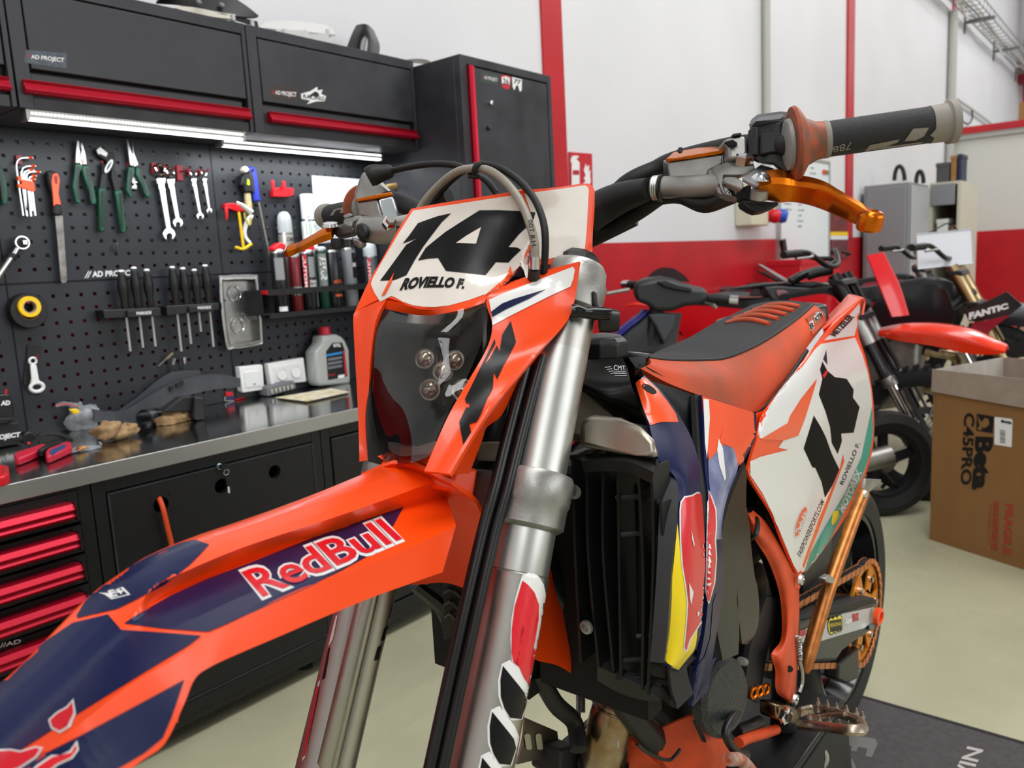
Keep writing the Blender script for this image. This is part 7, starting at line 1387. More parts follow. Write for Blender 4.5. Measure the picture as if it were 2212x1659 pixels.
# lock, key and air hose of the bench
t = thing('key', 'key with a black tag hanging in the bench lock', 'key', tuple(at(478, 1010, Y=BY)))
q = at(472, 1007, Y=BY-.003); ob('lock_barrel', lathe([(.0095, 0), (.0085, .006), (.006, .007), (0, .007)], q, (0, -1, 0), 18), M('lock_chrome', '9fb6bd', .2, metal=1), t); ob('key_head', obox(q+V3(.008, -.014, -.002), (.008, 0, 0), (0, .0025, 0), (0, 0, .008)), mBLK, t)
ob('key_ring', ring(at(489, 1020, Y=BY-.014), (0, 1, .1), .0075, .0011, 20, 6), mCHROME, t); ob('tag', obox(at(492, 1040, Y=BY-.012), (.0055, 0, 0), (0, .002, 0), (0, 0, .009)), mBLK, t); ob('spare_key', obox(at(494, 1058, Y=BY-.012), (.0025, 0, 0), (0, .0008, 0), (0, 0, .009)), mCHROME, t)
t = thing('air_hose', 'orange air hose coming out of the left bench hole', 'hose', tuple(at(350, 1095, Y=BY)))
ob('hose', tube([at(338, 1066, Y=BY+.06), at(342, 1072, Y=BY+.01), at(352, 1098, Y=BY-.018), at(362, 1140, Y=BY-.022), at(372, 1185, Y=BY-.02), at(380, 1270, Y=BY-.02), at(376, 1400, Y=BY-.03), at(380, 1560, Y=BY-.04)], .0062, 12), M('hose_orange', 'd2481c', .5), t); ob('fitting', tube([at(338, 1064, Y=BY+.075), at(338, 1066, Y=BY+.055)], .009, 12, smooth=False), mSTEELB, t)
# parts stored on top of the wall cabinets
zt = 1.932
def tx(px, py, y): return at(px, py, Y=y)
t = thing('fairing_part', 'black and white plastic fairing part on top of the left cabinet', 'fairing', (.5, -.15, zt))
z = zoomed(0, 0, 3.687)
ob('black_shell', sheet([[tx(*z(1240, 30)[0], -.10), tx(*z(1300, -40)[0], -.14)], [tx(*z(1500, 50)[0], -.16), tx(*z(1500, -70)[0], -.16)], [tx(*z(1750, 110)[0], -.18), tx(*z(1800, -40)[0], -.17)], [tx(*z(1900, 130)[0], -.19), tx(*z(1940, 30)[0], -.18)], [tx(*z(2050, 140)[0], -.19), tx(*z(2062, 125)[0], -.19)]], 5, 4, .01), mBLK, t)
ob('white_shell', sheet([[tx(*z(1390, 62)[0], -.15), tx(*z(1400, 45)[0], -.15)], [tx(*z(1560, 110)[0], -.17), tx(*z(1570, 62)[0], -.17)], [tx(*z(1740, 140)[0], -.18), tx(*z(1760, 100)[0], -.18)], [tx(*z(1850, 150)[0], -.19), tx(*z(1880, 115)[0], -.19)]], 4, 4, .008), M('cream_shell', 'cfcabd', .4), t)
for x, y in ((1585, 15), (1768, 40)): ob('grommet', lathe([(.009, 0), (.006, .004), (0, .004)], tx(*z(x, y)[0], -.185), (0, -1, .3), 14), mGREYP, t)
for x, y in ((1848, 140), (2000, 185)): ob('mount_post', cyl(tx(*z(x, y-18)[0], -.185), tx(*z(x+8, y+26)[0], -.185), .009, 12), mSTEELB, t)
ob('rear_strip', sheet([[tx(*z(1880, 160)[0], -.185), tx(*z(1890, 130)[0], -.185)], [tx(*z(2060, 215)[0], -.185), tx(*z(2050, 170)[0], -.185)]], 3, 3, .006), mBLKM, t)
t = thing('white_visor', 'white plastic visor part on top of the middle cabinet', 'fairing', (.72, -.15, zt)); z = zoomed(500, 0, 2.765)
mVIS = M('visor_white', 'c9c8c6', .35)
ob('visor_top', sheet([[tx(*z(165, 165)[0], -.12), tx(*z(200, 130)[0], -.06)], [tx(*z(320, 178)[0], -.17), tx(*z(330, 122)[0], -.07)], [tx(*z(450, 188)[0], -.19), tx(*z(450, 132)[0], -.08)], [tx(*z(540, 200)[0], -.2), tx(*z(560, 150)[0], -.09)], [tx(*z(620, 205)[0], -.2), tx(*z(605, 172)[0], -.1)]], 5, 4, .006), mVIS, t)
ob('visor_front', sheet([[tx(*z(260, 185)[0], -.185), tx(*z(270, 175)[0], -.185)], [tx(*z(400, 222)[0], -.195), tx(*z(405, 180)[0], -.195)], [tx(*z(440, 225)[0], -.195), tx(*z(450, 180)[0], -.195)], [tx(*z(500, 240)[0], -.2), tx(*z(480, 205)[0], -.2)], [tx(*z(590, 262)[0], -.2), tx(*z(580, 200)[0], -.2)]], 5, 3, .005), mVIS, t)
for x, y in ((315, 190), (575, 190)): ob('post', cyl(tx(*z(x, y-14)[0], -.19), tx(*z(x+4, y+30)[0], -.19), .008, 12), mVIS, t)
t = thing('black_windscreen', 'black peaked screen standing on top of the middle cabinet', 'fairing', (.98, -.12, zt))
ob('screen', sheet([[tx(*z(685, 290)[0], -.14), tx(*z(760, 305)[0], -.19), tx(*z(815, 318)[0], -.19), tx(*z(882, 325)[0], -.13)], [tx(*z(720, 200)[0], -.13), tx(*z(770, 210)[0], -.17), tx(*z(825, 215)[0], -.17), tx(*z(885, 265)[0], -.12)], [tx(*z(745, 150)[0], -.12), tx(*z(780, 143)[0], -.14), tx(*z(815, 148)[0], -.14), tx(*z(850, 180)[0], -.12)]], 5, 5, .006), M('screen_black', '0b0c0f', .15), t)
ob('stand_leg', prism([tx(*p, -.18) for p in z(798, 318, 808, 245, 835, 315)], (0, .004, 0)), mBLK, t)
t = thing('grey_cover', 'low grey brown cover lying on the cabinet top beside tall cabinet', 'cover', (1.2, -.15, zt))
ob('cover', sheet([[tx(*z(1020, 362)[0], -.16), tx(*z(1030, 358)[0], -.1)], [tx(*z(1090, 366)[0], -.18), tx(*z(1090, 350)[0], -.1)], [tx(*z(1160, 372)[0], -.18), tx(*z(1150, 352)[0], -.1)], [tx(*z(1195, 372)[0], -.16), tx(*z(1190, 366)[0], -.1)]], 4, 4, .006), M('cover_taupe', '8b857a', .6), t); ob('rib', tube([tx(*z(1040, 362)[0], -.165), tx(*z(1110, 356)[0], -.165), tx(*z(1180, 366)[0], -.165)], .003, 6), mGREYP, t)
# ================================================================ machines parked behind
mMETAL = M('engine_alloy', '8d8b86', .4, metal=.9, noise=.3, nscale=12)
mKNOB = M('knobby_rubber', '18191b', .7, noise=.3, nscale=20)
def dirtbike(label, P, hd, body, fend, seatc, group='motorcycles parked along the red wall', rim=None, fork=None, sc=1.0, knob=True, plate=True, accent=None, name='motorcycle', dark=None, fr=.345):
    h = V3(hd[0], hd[1], 0); h /= np.linalg.norm(h); lf = V3(-h[1], h[0], 0); o = V3(P[0], P[1], 0)
    dark = dark or mBLKM; accent = accent or body
    L = lambda x, l, z: o+h*(x-1.48)*sc+lf*l+V3(0, 0, z)
    t = thing(name, label, 'motorcycle', tuple(L(.75, 0, 0)), group)
    for nm, x, R, w in (('front_wheel', 1.48, fr, .042), ('rear_wheel', 0, .33, .065)):
        c = L(x, 0, R)
        wv = ob(nm, lathe([(R*.76, -w*.7), (R*.88, -w), (R*.97, -w*.8), (R, 0), (R*.97, w*.8), (R*.88, w), (R*.76, w*.7), (R*.76, -w*.7)], c, lf, 40), mKNOB, t)
        ob('rim', lathe([(R*.77, -w*.6), (R*.72, 0), (R*.77, w*.6), (R*.77, -w*.6)], c, lf, 36), rim or mBLK, wv)
        ob('hub', lathe([(.02, -.05), (.03, -.04), (.03, .04), (.02, .05)], c, lf, 12), mMETAL, wv)
        ob('spokes', join(*[cyl(c+lf*(.035*(-1)**k)+.03*(h*math.cos(a)+V3(0, 0, math.sin(a))), c+R*.74*(h*math.cos(a+.25*(-1)**(k//2))+V3(0, 0, math.sin(a+.25*(-1)**(k//2)))), .0022, 4) for k, a in enumerate(np.linspace(0, 6.283, 28, endpoint=False))]), mSTEELB, wv, kind='stuff')
        ob('brake_disc', lathe([(.12 if x > 1 else .1, -.001), (.12 if x > 1 else .1, .001), (.085, .001), (.085, -.001), (.12 if x > 1 else .1, -.001)], c+lf*.052*(1 if x > 1 else -1), lf, 28), mSTEELB, wv)
        if knob: ob('tread_knobs', join(*[obox(c+(R+.004)*(h*math.cos(a)+V3(0, 0, math.sin(a)))+lf*s, .008*(h*-math.sin(a)+V3(0, 0, math.cos(a))), lf*.011, .009*(h*math.cos(a)+V3(0, 0, math.sin(a)))) for a in np.linspace(0, 6.283, 44, endpoint=False) for s in (-w*.66, 0, w*.66)]), mKNOB, wv, kind='stuff', sm=0)
    ux = V3(*(h*-.4485)); ax = ux+V3(0, 0, .8938)
    for s in (1, -1):
        b = L(1.44, .1*s, .36)
        f = ob('fork_leg', lathe([(.024, 0), (.024, .18), (.026, .2), (.0265, .22)], b, ax, 18), mCHROME, t); ob('outer_tube', lathe([(.031, .24), (.031, .3), (.028, .31), (.028, .62), (.03, .63), (.03, .74), (.028, .78)], b, ax, 20), fork or mBLK, f)
        ob('seal_ring', lathe([(.033, .205), (.034, .21), (.034, .245), (.031, .25)], b, ax, 20), mMETAL, f)
        ob('fork_guard', prism([b+h*.045+lf*(.02*s)+ax*k for k in (-.02, .2)]+[b+h*.05-lf*(.035*s)+ax*k for k in (.2, -.02)], h*.006), dark, f)
    for k in (.56, .74): ob('triple_clamp', obox(L(1.44, 0, .36)+ax*k, lf*.13, ax*.016, h*.035), mBLK, t, bev=.006)
    bc = L(1.44, 0, .36)+ax*.83-h*.01
    ob('handlebar', tube([bc+lf*s*y+V3(0, 0, z)-h*b for s, y, z, b in ((-1, .4, .06, .1), (-1, .24, .065, .05), (-1, .1, .0, 0), (1, .1, .0, 0), (1, .24, .065, .05), (1, .4, .06, .1))], .0125, 10, k=4), mBLK, t)
    for s in (1, -1):
        g = ob('grip', tube([bc+lf*s*.29+V3(0, 0, .063)-h*.065, bc+lf*s*.41+V3(0, 0, .06)-h*.102], .0175, 12, smooth=False), mRUB, t); ob('lever', tube([bc+lf*s*.26+V3(0, 0, .055)-h*.02, bc+lf*s*.34+V3(0, 0, .045)+h*.0, bc+lf*s*.42+V3(0, 0, .04)-h*.04], .006, 7), mBLK if s > 0 else mMETAL, g)
    ob('front_fender', sheet([[L(x, -w, z-d), L(x, -w, z), L(x, 0, z+.022), L(x, w, z), L(x, w, z-d)] for x, w, z, d in ((1.25, .05, .78, .01), (1.36, .085, .80, .05), (1.53, .10, .80, .07), (1.68, .095, .775, .075), (1.78, .08, .735, .04), (1.84, .06, .71, .01))], 5, 4, .006), fend, t)
    if plate: ob('headlight_plate', sheet([[L(1.33, -.1, .86), L(1.39, 0, .86), L(1.33, .1, .86)], [L(1.27, -.115, 1.0), L(1.34, 0, 1.0), L(1.27, .115, 1.0)], [L(1.20, -.09, 1.14), L(1.26, 0, 1.15), L(1.20, .09, 1.14)]], 5, 5, .006), accent, t)
    tk = ob('tank', loft([[L(1.1, -.03, .9), L(1.1, -.03, .96), L(1.1, .03, .96), L(1.1, .03, .9)], [L(.98, -.09, .8), L(.98, -.07, 1.0), L(.98, .07, 1.0), L(.98, .09, .8)], [L(.72, -.1, .75), L(.72, -.06, .97), L(.72, .06, .97), L(.72, .1, .75)]], 4), dark, t, bev=.01)
    for s in (1, -1):
        ob('shroud', sheet([[L(1.08, .17*s, .93), L(1.0, .12*s, .97), L(.8, .1*s, .95)], [L(1.12, .2*s, .8), L(.98, .15*s, .82), L(.72, .115*s, .86)], [L(1.05, .19*s, .62), L(.93, .15*s, .66), L(.7, .12*s, .74)]], 4, 5, .006), body, t)
        ob('side_panel', sheet([[L(.55, .1*s, .9), L(.3, .1*s, .92), L(.02, .08*s, .93)], [L(.6, .125*s, .75), L(.35, .13*s, .75), L(.1, .1*s, .82)], [L(.55, .12*s, .6), L(.42, .125*s, .58), L(.3, .12*s, .62)]], 4, 5, .006), body, t)
        ob('frame_rail', tube([L(1.18, .03*s, .92), L(.95, .1*s, .75), L(.6, .11*s, .6), L(.5, .11*s, .38), L(.75, .09*s, .3)], .022, 10), dark, t)
        ob('footpeg', tube([L(.5, .12*s, .4), L(.5, .22*s, .4)], .014, 8, smooth=False), mMETAL, t)
    ob('seat', loft([[L(.92, -.05, .93), L(.92, -.04, .985), L(.92, .04, .985), L(.92, .05, .93)], [L(.6, -.09, .86), L(.6, -.07, .955), L(.6, .07, .955), L(.6, .09, .86)], [L(.3, -.1, .88), L(.3, -.08, .965), L(.3, .08, .965), L(.3, .1, .88)], [L(.02, -.08, .92), L(.02, -.06, .97), L(.02, .06, .97), L(.02, .08, .92)]], 4), seatc, t, bev=.01)
    ob('rear_fender', sheet([[L(.1, -.09, .9), L(.1, 0, .93), L(.1, .09, .9)], [L(-.15, -.085, .93), L(-.15, 0, .95), L(-.15, .085, .93)], [L(-.28, -.06, .92), L(-.28, 0, .93), L(-.28, .06, .92)]], 4, 4, .006), fend, t)
    ob('engine', loft([[L(.95, -.1, .32), L(.95, -.08, .7), L(.95, .08, .7), L(.95, .1, .32)], [L(.7, -.13, .27), L(.7, -.09, .74), L(.7, .09, .74), L(.7, .13, .27)], [L(.5, -.1, .3), L(.5, -.08, .55), L(.5, .08, .55), L(.5, .1, .3)]], smooth=False), mMETAL, t, bev=.03)
    ob('exhaust', tube([L(.95, .02, .6), L(1.1, .1, .55), L(1.05, .15, .38), L(.85, .17, .45), L(.6, .15, .62), L(.3, .15, .72), L(.02, .13, .78)], [.022, .03, .045, .05, .03, .04, .04], 14), mEXH, t)
    for s in (1, -1): ob('swingarm', tube([L(.52, .09*s, .42), L(.25, .1*s, .37), L(0, .1*s, .33)], [.03, .03, .025], 10), mMETAL, t)
    ob('side_stand', tube([L(.55, .14, .35), L(.57, .3, .012)], .012, 8, smooth=False), dark, t)
    return t, L
mRB = M('bike_red', 'd31620', .25, coat=.4); mRB2 = M('bike_red_orange', 'e3300f', .25, coat=.4); mBB = M('bike_black', '121316', .3, coat=.3); mBG = M('bike_graphite', '2b2d33', .4); mCRI = M('bike_crimson', '8e1128', .3, coat=.3)
HD = (.05, -1.0)
rb, L1 = dirtbike('red dirt bike with black forks behind the cardboard box', (3.12, -1.60), HD, mRB, mRB2, mBB, rim=M('rim_blue_black', '14181f', .3), fork=mBB, sc=.86, fr=.31)
hq = V3(HD[0], HD[1], 0)/np.linalg.norm(HD)
for s in (1, -1): ob('fork_band', lathe([(.0315, .42), (.0315, .60)], L1(1.44, .1*s, .36), hq*-.4485+V3(0, 0, .8938), 18), mFORKL, rb)
fb, L2 = dirtbike('black and crimson dirt bike with white lettering at the right edge', (3.90, -1.95), HD, mBB, mBG, mBB, accent=mBG, fork=M('fork_bronze', 'b09a72', .3, metal=1), dark=mBG, plate=False)
cbk, L3 = dirtbike('crimson and black dirt bike with a white paper sheet on its bar', (4.62, -1.62), HD, mCRI, mBG, mBB, accent=mBB, fork=mMETAL)
# lettering of the second bike and its crimson flash
z = zoomed(1680, 420, 2.385)
lfv = V3(-HD[1], HD[0], 0); 
def sidepl(L, l): q = L(.9, l, .8); n = lfv/np.linalg.norm(lfv); return dict(n=tuple(n), c=float(n@q))
for s in (1, -1):
    sp = sidepl(L2, .205*s); dd = (CAM-V3(*L2(.9, .205*s, .8)))@V3(*sp['n'])
    if dd*s > 0:
        SPL = on_plane(**sp); pan = ob('shroud_panel', prism([at(*p, **sp) for p in z(960, 600, 1100, 540, 1180, 500, 1260, 570, 1200, 620, 1060, 650, 985, 655)], V3(*sp['n'])*(-.012*s)), mBB, fb)
        text('bike_lettering', 'FANTIC', *z(985, 645, 1190, 585, 985, 612, 1185, 560), SPL, mTXTW, pan, bold=.06, lift=.002)
        pan2 = ob('crimson_flash', prism([at(*p, **sp) for p in z(1000, 665, 1200, 620, 1120, 680, 1020, 790, 990, 720)], V3(*sp['n'])*(-.012*s)), mCRI, fb)
# the paper sheet on the third bike
sc_ = L3(1.42, -.2, 1.0); d3 = float((sc_-CAM)@FW)-.4
ps = thing('paper_sheet', 'blank white sheet in a plastic sleeve hanging on a motorcycle handlebar', 'paper', tuple(D(2040, 540, d3)))
ob('sheet', prism([D(*p, d3) for p in z(714, 205, 1000, 178, 1008, 355, 722, 385)], FW*.004), mPAPER, ps); ob('sleeve_edge', tube([D(*p, d3-.002) for p in z(714, 205, 1000, 178, 1008, 355, 722, 385)], .003, 6, closed=True, smooth=False), M('sleeve_clear', 'c9cdd4', .2), ps)
ob('string', tube([D(*p, d3) for p in z(780, 198, 830, 170, 880, 150, 930, 186)], .004, 6), mBLK, ps)
# scooter, seen from behind and to the side
sP = V3(2.80, -1.50, 0); sh = V3(-.62, .70, 0); sh /= np.linalg.norm(sh); sl = V3(-sh[1], sh[0], 0)
Ls = lambda x, l, z_: sP+sh*x+sl*l+V3(0, 0, z_)
mSBL = M('scooter_blue', '1a1a78', .25, coat=.5); mSBK = M('scooter_black', '1b1c1f', .45)
sc = thing('scooter', 'dark blue scooter with black handlebar cover facing the red wall', 'motorcycle', tuple(Ls(.6, 0, 0)), 'motorcycles parked along the red wall')
for nm, x in (('rear_wheel', 0), ('front_wheel', 1.2)):
    c = Ls(x, 0, .235); w = ob(nm, lathe([(.15, -.045), (.19, -.06), (.225, -.045), (.235, 0), (.225, .045), (.19, .06), (.15, .045), (.15, -.045)], c, sl, 40), mTYRE, sc)
    ob('rim', lathe([(.152, -.04), (.138, -.038), (.13, 0), (.138, .038), (.152, .04), (.152, -.04)], c, sl, 36), mSBK, w); ob('hub', lathe([(.03, -.05), (.04, -.03), (.04, .03), (.03, .05)], c, sl, 16), mMETAL, w)
    for k in range(5): a = 2*math.pi*k/5+.3; ob('wheel_spoke', loft([[c+sl*s_+.035*(sh*math.cos(a+e)+V3(0, 0, math.sin(a+e))) for s_, e in ((-.02, -.45), (.02, -.45), (.02, .45), (-.02, .45))], [c+sl*s_+.14*(sh*math.cos(a+e)+V3(0, 0, math.sin(a+e))) for s_, e in ((-.015, -.12), (.015, -.12), (.015, .12), (-.015, .12))]], smooth=False), mSBK, w)
hb_ = Ls(.98, 0, 1.02)
def HBz(*p): return zoomed(1300, 500, 3.687)(*p)
dsc = float((hb_-CAM)@FW)
cv = ob('handlebar_cover', loft([[D(*p, dsc-.05) for p in HBz(270, 560, 250, 480, 270, 400, 360, 385, 460, 370, 560, 390, 700, 440, 830, 465, 845, 520, 830, 575, 760, 590, 660, 600, 560, 640, 420, 640, 360, 590)], [D(*p, dsc+.05) for p in HBz(270, 540, 250, 470, 270, 390, 360, 360, 460, 345, 560, 365, 700, 420, 830, 450, 845, 510, 830, 555, 760, 570, 660, 580, 560, 620, 420, 620, 360, 570)]], smooth=False), mSBK, sc, bev=.02)
ob('dash_panel', prism([D(*p, dsc-.065) for p in HBz(440, 400, 500, 385, 600, 420, 720, 450, 715, 480, 600, 465, 500, 440)], FW*.02), mBLK, cv, bev=.004)
ob('flyscreen', sheet([[D(*p, dsc+.06) for p in r] for r in (HBz(360, 380, 440, 372, 560, 385, 700, 405), HBz(375, 350, 450, 325, 560, 330, 690, 385), HBz(420, 310, 480, 288, 570, 295, 660, 350))], 4, 4, .006), M('screen_smoke', '2a1a1e', .15), sc)
for a, b_, s in (((350, 430), (180, 425), 0), ((840, 530), (1080, 550), 1)):
    g = ob('grip', tube([D(*HBz(*a)[0], dsc), D(*HBz(*b_)[0], dsc-(.05 if s else -.1))], .019, 12, smooth=False), mRUB, sc); e = D(*HBz(*b_)[0], dsc-(.05 if s else -.1)); d_ = e-D(*HBz(*a)[0], dsc); d_ /= np.linalg.norm(d_)
    ob('bar_end', cyl(e-d_*.03, e+d_*.005, .0198, 12), mCHROME, g)
ob('brake_lever', tube([D(*HBz(*p)[0], dsc+.02) for p in ((220, 462), (120, 480), (40, 495))], .008, 8), mMETAL, sc); ob('brake_lever', tube([D(*HBz(*p)[0], dsc+.0) for p in ((820, 560), (870, 575), (910, 612))], .008, 8), mMETAL, sc)
ob('leg_shield', sheet([[D(*p, dsc+k) for p, k in zip(r, (.02, .0, .02))] for r in (HBz(330, 620, 480, 640, 640, 650), HBz(280, 700, 460, 720, 620, 740), HBz(180, 800, 430, 830, 600, 850), HBz(80, 960, 420, 960, 590, 980))], 4, 4, .02), mSBK, sc)
ob('shield_rim', tube([D(*HBz(*p)[0], dsc+.03) for p in ((345, 635), (290, 690), (220, 740), (150, 800), (100, 860), (60, 960))], .035, 10, flat=.5), mSBL, sc)
ob('glove_box', prism([D(*p, dsc-.04) for p in HBz(370, 660, 480, 650, 590, 660, 580, 760, 500, 900, 430, 760)], FW*.05), M('scooter_grey', '34363a', .5), sc, bev=.008)
ob('footboard', obox(Ls(.62, 0, .3), sh*.28, sl*.15, (0, 0, .03)), mSBK, sc, bev=.02); ob('front_fender', sheet([[Ls(1.2+.27*math.cos(a), l, .235+.27*math.sin(a)) for l in (-.07, 0, .07)] for a in (.2, .8, 1.4, 2.0, 2.6)], 4, 4, .008), mSBL, sc)
sbd = ob('body', loft([[Ls(.62, -.09, .45), Ls(.66, -.07, .84), Ls(.66, .07, .84), Ls(.62, .09, .45)], [Ls(.48, -.13, .45), Ls(.48, -.11, .86), Ls(.48, .11, .86), Ls(.48, .13, .45)], [Ls(.3, -.11, .5), Ls(.3, -.09, .86), Ls(.3, .09, .86), Ls(.3, .11, .5)]], 2), M('scooter_white', 'dcdde2', .25, coat=.4), sc, bev=.02)
SBS = on_mesh(sbd)
patch('blue_stripe', zoomed(1300, 500, 3.687)(615, 720, 720, 750, 830, 765, 890, 775, 830, 805, 740, 775, 640, 745), SBS, mSBL, sbd, lift=.003); patch('red_pinstripe', zoomed(1300, 500, 3.687)(600, 735, 700, 770, 830, 808, 830, 814, 700, 776, 600, 742), SBS, mTXTR, sbd, lift=.004)
ob('seat', loft([[Ls(.74, -.05, .84), Ls(.74, -.04, .90), Ls(.74, .04, .90), Ls(.74, .05, .84)], [Ls(.5, -.12, .865), Ls(.5, -.10, .94), Ls(.5, .10, .94), Ls(.5, .12, .865)], [Ls(.28, -.1, .885), Ls(.28, -.08, .955), Ls(.28, .08, .955), Ls(.28, .1, .885)]], 3), mBB, sc, bev=.02)
ob('rear_mudguard', sheet([[Ls(.27*math.cos(a), l, .235+.27*math.sin(a)) for l in (-.07, 0, .07)] for a in (.5, .8, 1.1, 1.4)], 4, 4, .008), mSBK, sc)
ob('tail_strut', tube([Ls(.1, .08, .3), Ls(.15, .08, .6)], .02, 8, smooth=False), mSBK, sc)
ob('engine', obox(Ls(.3, .02, .27), sh*.14, sl*.06, (0, 0, .08)), mMETAL, sc, bev=.03); ob('steering_tube', tube([Ls(1.2, 0, .25), Ls(1.05, 0, .7), Ls(.98, 0, 1.0)], .03, 10), mSBK, sc); ob('muffler', tube([Ls(.35, .15, .25), Ls(.2, .16, .28), Ls(.05, .16, .31)], .045, 14), mMETAL, sc); ob('stand', tube([Ls(.35, .1, .22), Ls(.3, .17, .01)], .012, 8, smooth=False), mBLK, sc)
# tail of another motorcycle against the wall
bz = zoomed(1300, 500, 3.687); db = 3.95
bt = thing('black_motorcycle', 'black motorcycle tail and levers between scooter and red dirt bike', 'motorcycle', tuple(V3(*D(1700, 640, db))*V3(1, 1, 0)), 'motorcycles parked along the red wall')
ob('tail_plate', prism([D(*p, db) for p in bz(1035, 452, 1120, 430, 1300, 405, 1470, 400, 1480, 420, 1290, 440, 1100, 462)], FW*.12), mBB, bt, bev=.006)
ob('tail_arm', prism([D(*p, db-.02) for p in bz(1290, 440, 1400, 430, 1700, 450, 1810, 460, 1760, 520, 1640, 560, 1480, 565, 1360, 555)], FW*.1), mBG, bt, bev=.01)
ob('tail_lamp', prism([D(*p, db-.03) for p in bz(1390, 470, 1450, 465, 1500, 490, 1610, 500, 1600, 520, 1400, 515)], FW*.02), M('lamp_pink', '8d5a60', .2), bt, bev=.004)
for P in ((1240, 258, 1270, 262, 1490, 385, 1470, 410), (1240, 312, 1300, 320, 1440, 395, 1400, 400)): ob('mud_flap', prism([D(*p, db+.05) for p in bz(*P)], FW*.02), M('flap_pale', 'a99fa3', .3) if P[1] < 300 else mBLK, bt, bev=.003)
ob('mirror', prism([D(*p, db-.1) for p in bz(1505, 165, 1545, 140, 1580, 150, 1600, 215, 1560, 220)], FW*.03), mRB, bt, bev=.005); ob('mirror_arm', tube([D(*bz(*p)[0], db-.1) for p in ((1590, 190), (1640, 200), (1720, 215), (1840, 215))], .011, 8), mBB, bt)
ob('frame_loop', tube([D(*bz(*p)[0], db) for p in ((1500, 400), (1620, 340), (1760, 300), (1860, 240))], .022, 10), mBB, bt); ob('grip', tube([D(*bz(*p)[0], db-.08) for p in ((1640, 355), (1720, 330), (1830, 310))], .022, 12), mRUB, bt)
ob('seat', prism([D(*p, db) for p in bz(1480, 400, 1700, 395, 1850, 410, 1830, 480, 1500, 450)], FW*.2), mBB, bt, bev=.02)
tc = D(1650, 640, db+.05); ob('rear_wheel', lathe([(.22, -.05), (.28, -.06), (.31, 0), (.28, .06), (.22, .05), (.22, -.05)], (tc[0], tc[1], .315), V3(-.4, 1, 0), 36), mTYRE, bt)
ob('wheel_disc', lathe([(.22, -.02), (.22, .02), (.05, .03)], (tc[0], tc[1], .31), V3(-.4, 1, 0), 30), mBB, bt); ob('strut', tube([(tc[0], tc[1], .31), D(1700, 630, db)], .03, 10, smooth=False), mBB, bt)
# ================================================================ cardboard box, mat, stand
A0 = V3(2.563, -1.743, 0); fdir = V3(-.437, -.8995, 0); fdir /= np.linalg.norm(fdir); ndir = V3(fdir[1], -fdir[0], 0)
if (CAM-A0)@ndir < 0: ndir = -ndir
FPn = dict(n=tuple(ndir), c=float(ndir@A0)); J = zoomed(1850, 740, 3.254)
hB = at(2022, 800, **FPn)[2]; wB = .62; dB = .42
bxo = thing('carton', 'large brown cardboard box with black and red lettering on the floor', 'box', tuple(A0+fdir*wB/2-ndir*dB/2))
q = lambda a, d, z_: A0+fdir*a-ndir*d+V3(0, 0, z_)
def wall(a0, d0, a1, d1, z0, z1, t_=.006):
    p0, p1 = q(a0, d0, z0), q(a1, d1, z0); n_ = np.cross(p1-p0, (0, 0, 1)); n_ /= np.linalg.norm(n_); c = q(wB/2, dB/2, z0)
    if (c-p0)@n_ < 0: n_ = -n_
    return prism([p0, p1, p1+V3(0, 0, z1-z0), p0+V3(0, 0, z1-z0)], n_*t_)
mCARD2 = M('carton_brown', '8a6238', .85, noise=.06, nscale=8); mFLAP = M('carton_pale', '9a8a7c', .85, noise=.1, nscale=20)
fz = at(2021, 846, **FPn)[2]
fr_ = ob('front_panel', wall(0, 0, wB, 0, 0, hB), mCARD2, bxo); ob('back_panel', wall(0, dB, wB, dB, 0, hB), mCARD2, bxo); ob('end_panel', wall(.0, .006, .0, dB, 0, hB), mCARD2, bxo); ob('end_panel', wall(wB, .006, wB, dB, 0, hB), mCARD2, bxo)
ob('base', prism([q(.01, .01, .002), q(wB-.01, .01, .002), q(wB-.01, dB-.01, .002), q(.01, dB-.01, .002)], (0, 0, .006)), mCARD2, bxo)
ob('folded_flap', prism([q(-.004, -.005, hB+.004), q(wB, -.007, hB+.004), q(wB, -.009, fz-.02), q(wB*.5, -.01, fz-.012), q(-.004, -.008, fz)], -ndir*.004), mFLAP, bxo)
ob('inner_flap', prism([q(.004, dB-.01, hB+.012), q(.004, .0, hB+.004), q(.012, .0, hB-.16), q(.012, dB-.01, hB-.16)], fdir*.004), M('flap_white', 'b5ada4', .8, noise=.2, nscale=12), bxo); ob('rim_flap', prism([q(.006, dB-.012, hB+.012), q(wB, dB-.012, hB+.012), q(wB, dB-.02, hB-.14), q(.01, dB-.02, hB-.14)], ndir*.004), mFLAP, bxo)
CP = on_plane(**FPn)
text('box_lettering', 'Beta', *J(845, 660, 818, 1032, 958, 664, 930, 1036), CP, mTXTB, fr_, bold=.05, lift=.002); text('box_lettering', 'C45PRO', *J(762, 492, 734, 1000, 832, 498, 806, 1000), CP, mTXTB, fr_, bold=.03, lift=.002)
patch('logo_square', J(848, 500, 968, 520, 958, 638, 842, 618), CP, mTXTB, fr_, lift=.0015, seg=None)
patch('logo_spanner', J(852, 512, 880, 560, 905, 528, 930, 540, 935, 575, 905, 600, 875, 595, 890, 615, 850, 610, 868, 580, 862, 560), CP, mCARD2, fr_, lift=.0022, seg=None)
patch('shipping_label', J(978, 522, 1090, 536, 1098, 545, 1092, 735, 970, 716, 972, 528), CP, mTXTW, fr_, lift=.0015, seg=None); text('label_text', 'Beta', *J(1018, 560, 1092, 572, 1020, 542, 1092, 552), CP, mTXTB, fr_, bold=.06, lift=.0025)
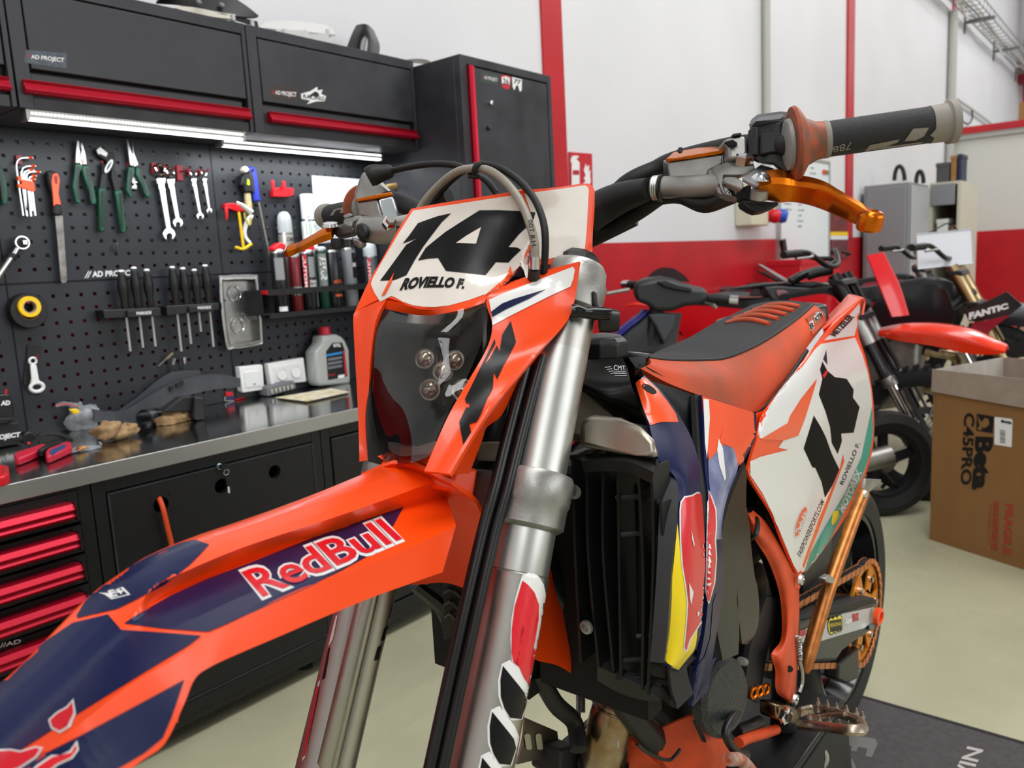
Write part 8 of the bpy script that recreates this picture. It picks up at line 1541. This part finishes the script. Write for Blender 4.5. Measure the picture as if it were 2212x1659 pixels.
for k in range(8): patch('barcode_bar', J(1010, 612+12*k, 1048, 618+12*k, 1048, 622+12*k+(k % 3), 1010, 616+12*k+(k % 3)), CP, mTXTB, fr_, lift=.0025, seg=None)
mRPR = M('box_red_print', 'a8382c', .7)
text('box_lettering', 'FRAGILE', *J(1050, 1132, 1030, 1490, 1102, 1138, 1086, 1494), CP, mRPR, fr_, bold=.03, lift=.002); text('box_lettering', 'NON SOVRAPPORRE PESI', *J(962, 1115, 946, 1455, 1004, 1120, 992, 1462), CP, mRPR, fr_, bold=.02, lift=.002); text('box_lettering', 'DO NOT STACK ON TOP', *J(934, 1140, 922, 1412, 950, 1142, 936, 1414), CP, mRPR, fr_, lift=.002)
# mat
mMAT = M('grey_mat', '4b4748', .95, noise=.15, nscale=60, bump=.3, bscale=500)
t = thing('floor_mat', 'dark grey workshop mat with pale lettering under the dirt bike', 'mat', (.75, -1.9, 0))
mt = ob('mat', box(.28, 1.205, -2.255, -1.45, .0005, .008), mMAT, t, bev=.002); ob('mat_edge', join(box(1.205, 1.215, -2.265, -1.45, .0005, .009), box(.28, 1.215, -2.265, -2.255, .0005, .009)), M('mat_edge_dark', '2e2b2c', .9), t)
MP = on_plane(Z=.0085); z = zoomed(1500, 1000, 2.517); mMT = M('mat_print', '6d6a68', .9)
patch('mat_letter', z(815, 1470, 985, 1500, 995, 1530, 965, 1600, 930, 1595, 940, 1555, 890, 1545, 880, 1570, 850, 1565, 855, 1540, 800, 1530, 775, 1545), MP, mMT, mt, lift=.0004, seg=None)
patch('mat_letter', z(760, 1595, 860, 1610, 880, 1660, 730, 1660), MP, mMT, mt, lift=.0004, seg=None)
text('mat_lettering', 'WIN', *z(1470, 1765, 1570, 1560, 1380, 1745, 1485, 1540), MP, M('mat_print_white', 'b0aca8', .9), mt, bold=.02, lift=.0004)
# lift stand under the engine
t = thing('lift_stand', 'low black lift stand under the engine of the dirt bike', 'stand', (bl(-.45, 0, 0)[0], BO[1], 0))
zt_ = BO[2]-.545
ob('top_plate', box(BO[0]+.33, BO[0]+.76, BO[1]-.17, BO[1]+.17, zt_-.012, zt_), mBLK, t, bev=.004)
for s in (1, -1):
    ob('side_plate', prism([(BO[0]+.30, BO[1]+.175*s, .012), (BO[0]+.86, BO[1]+.175*s, .012), (BO[0]+.76, BO[1]+.172*s, zt_-.013), (BO[0]+.33, BO[1]+.172*s, zt_-.013)], (0, -.008*s, 0)), mBLKM, t)
    ob('base_bar', box(BO[0]+.26, BO[0]+.90, BO[1]+.175*s-.02, BO[1]+.175*s+.02, .009, .032), M('stand_olive', '4a4a40', .5), t, bev=.004)
ub = ob('u_bolt', tube([D(*p, 1.32) for p in ((1738, 1650), (1742, 1625), (1752, 1612), (1772, 1616), (1785, 1632), (1782, 1650), (1770, 1662))], .0045, 8), mSTEELB, t)
for x, y in ((1750, 1614), (1722, 1655)): ob('nut', lathe([(.009, 0), (.009, .008), (.005, .01)], D(x, y, 1.32), (-.3, -1, .3), 6), mSTEELB, t, sm=20)
ob('bracket_plate', prism([D(*p, 1.33) for p in ((1716, 1612), (1745, 1600), (1700, 1690), (1680, 1690))], FW*.006), M('stand_olive', '4a4a40', .5), t)
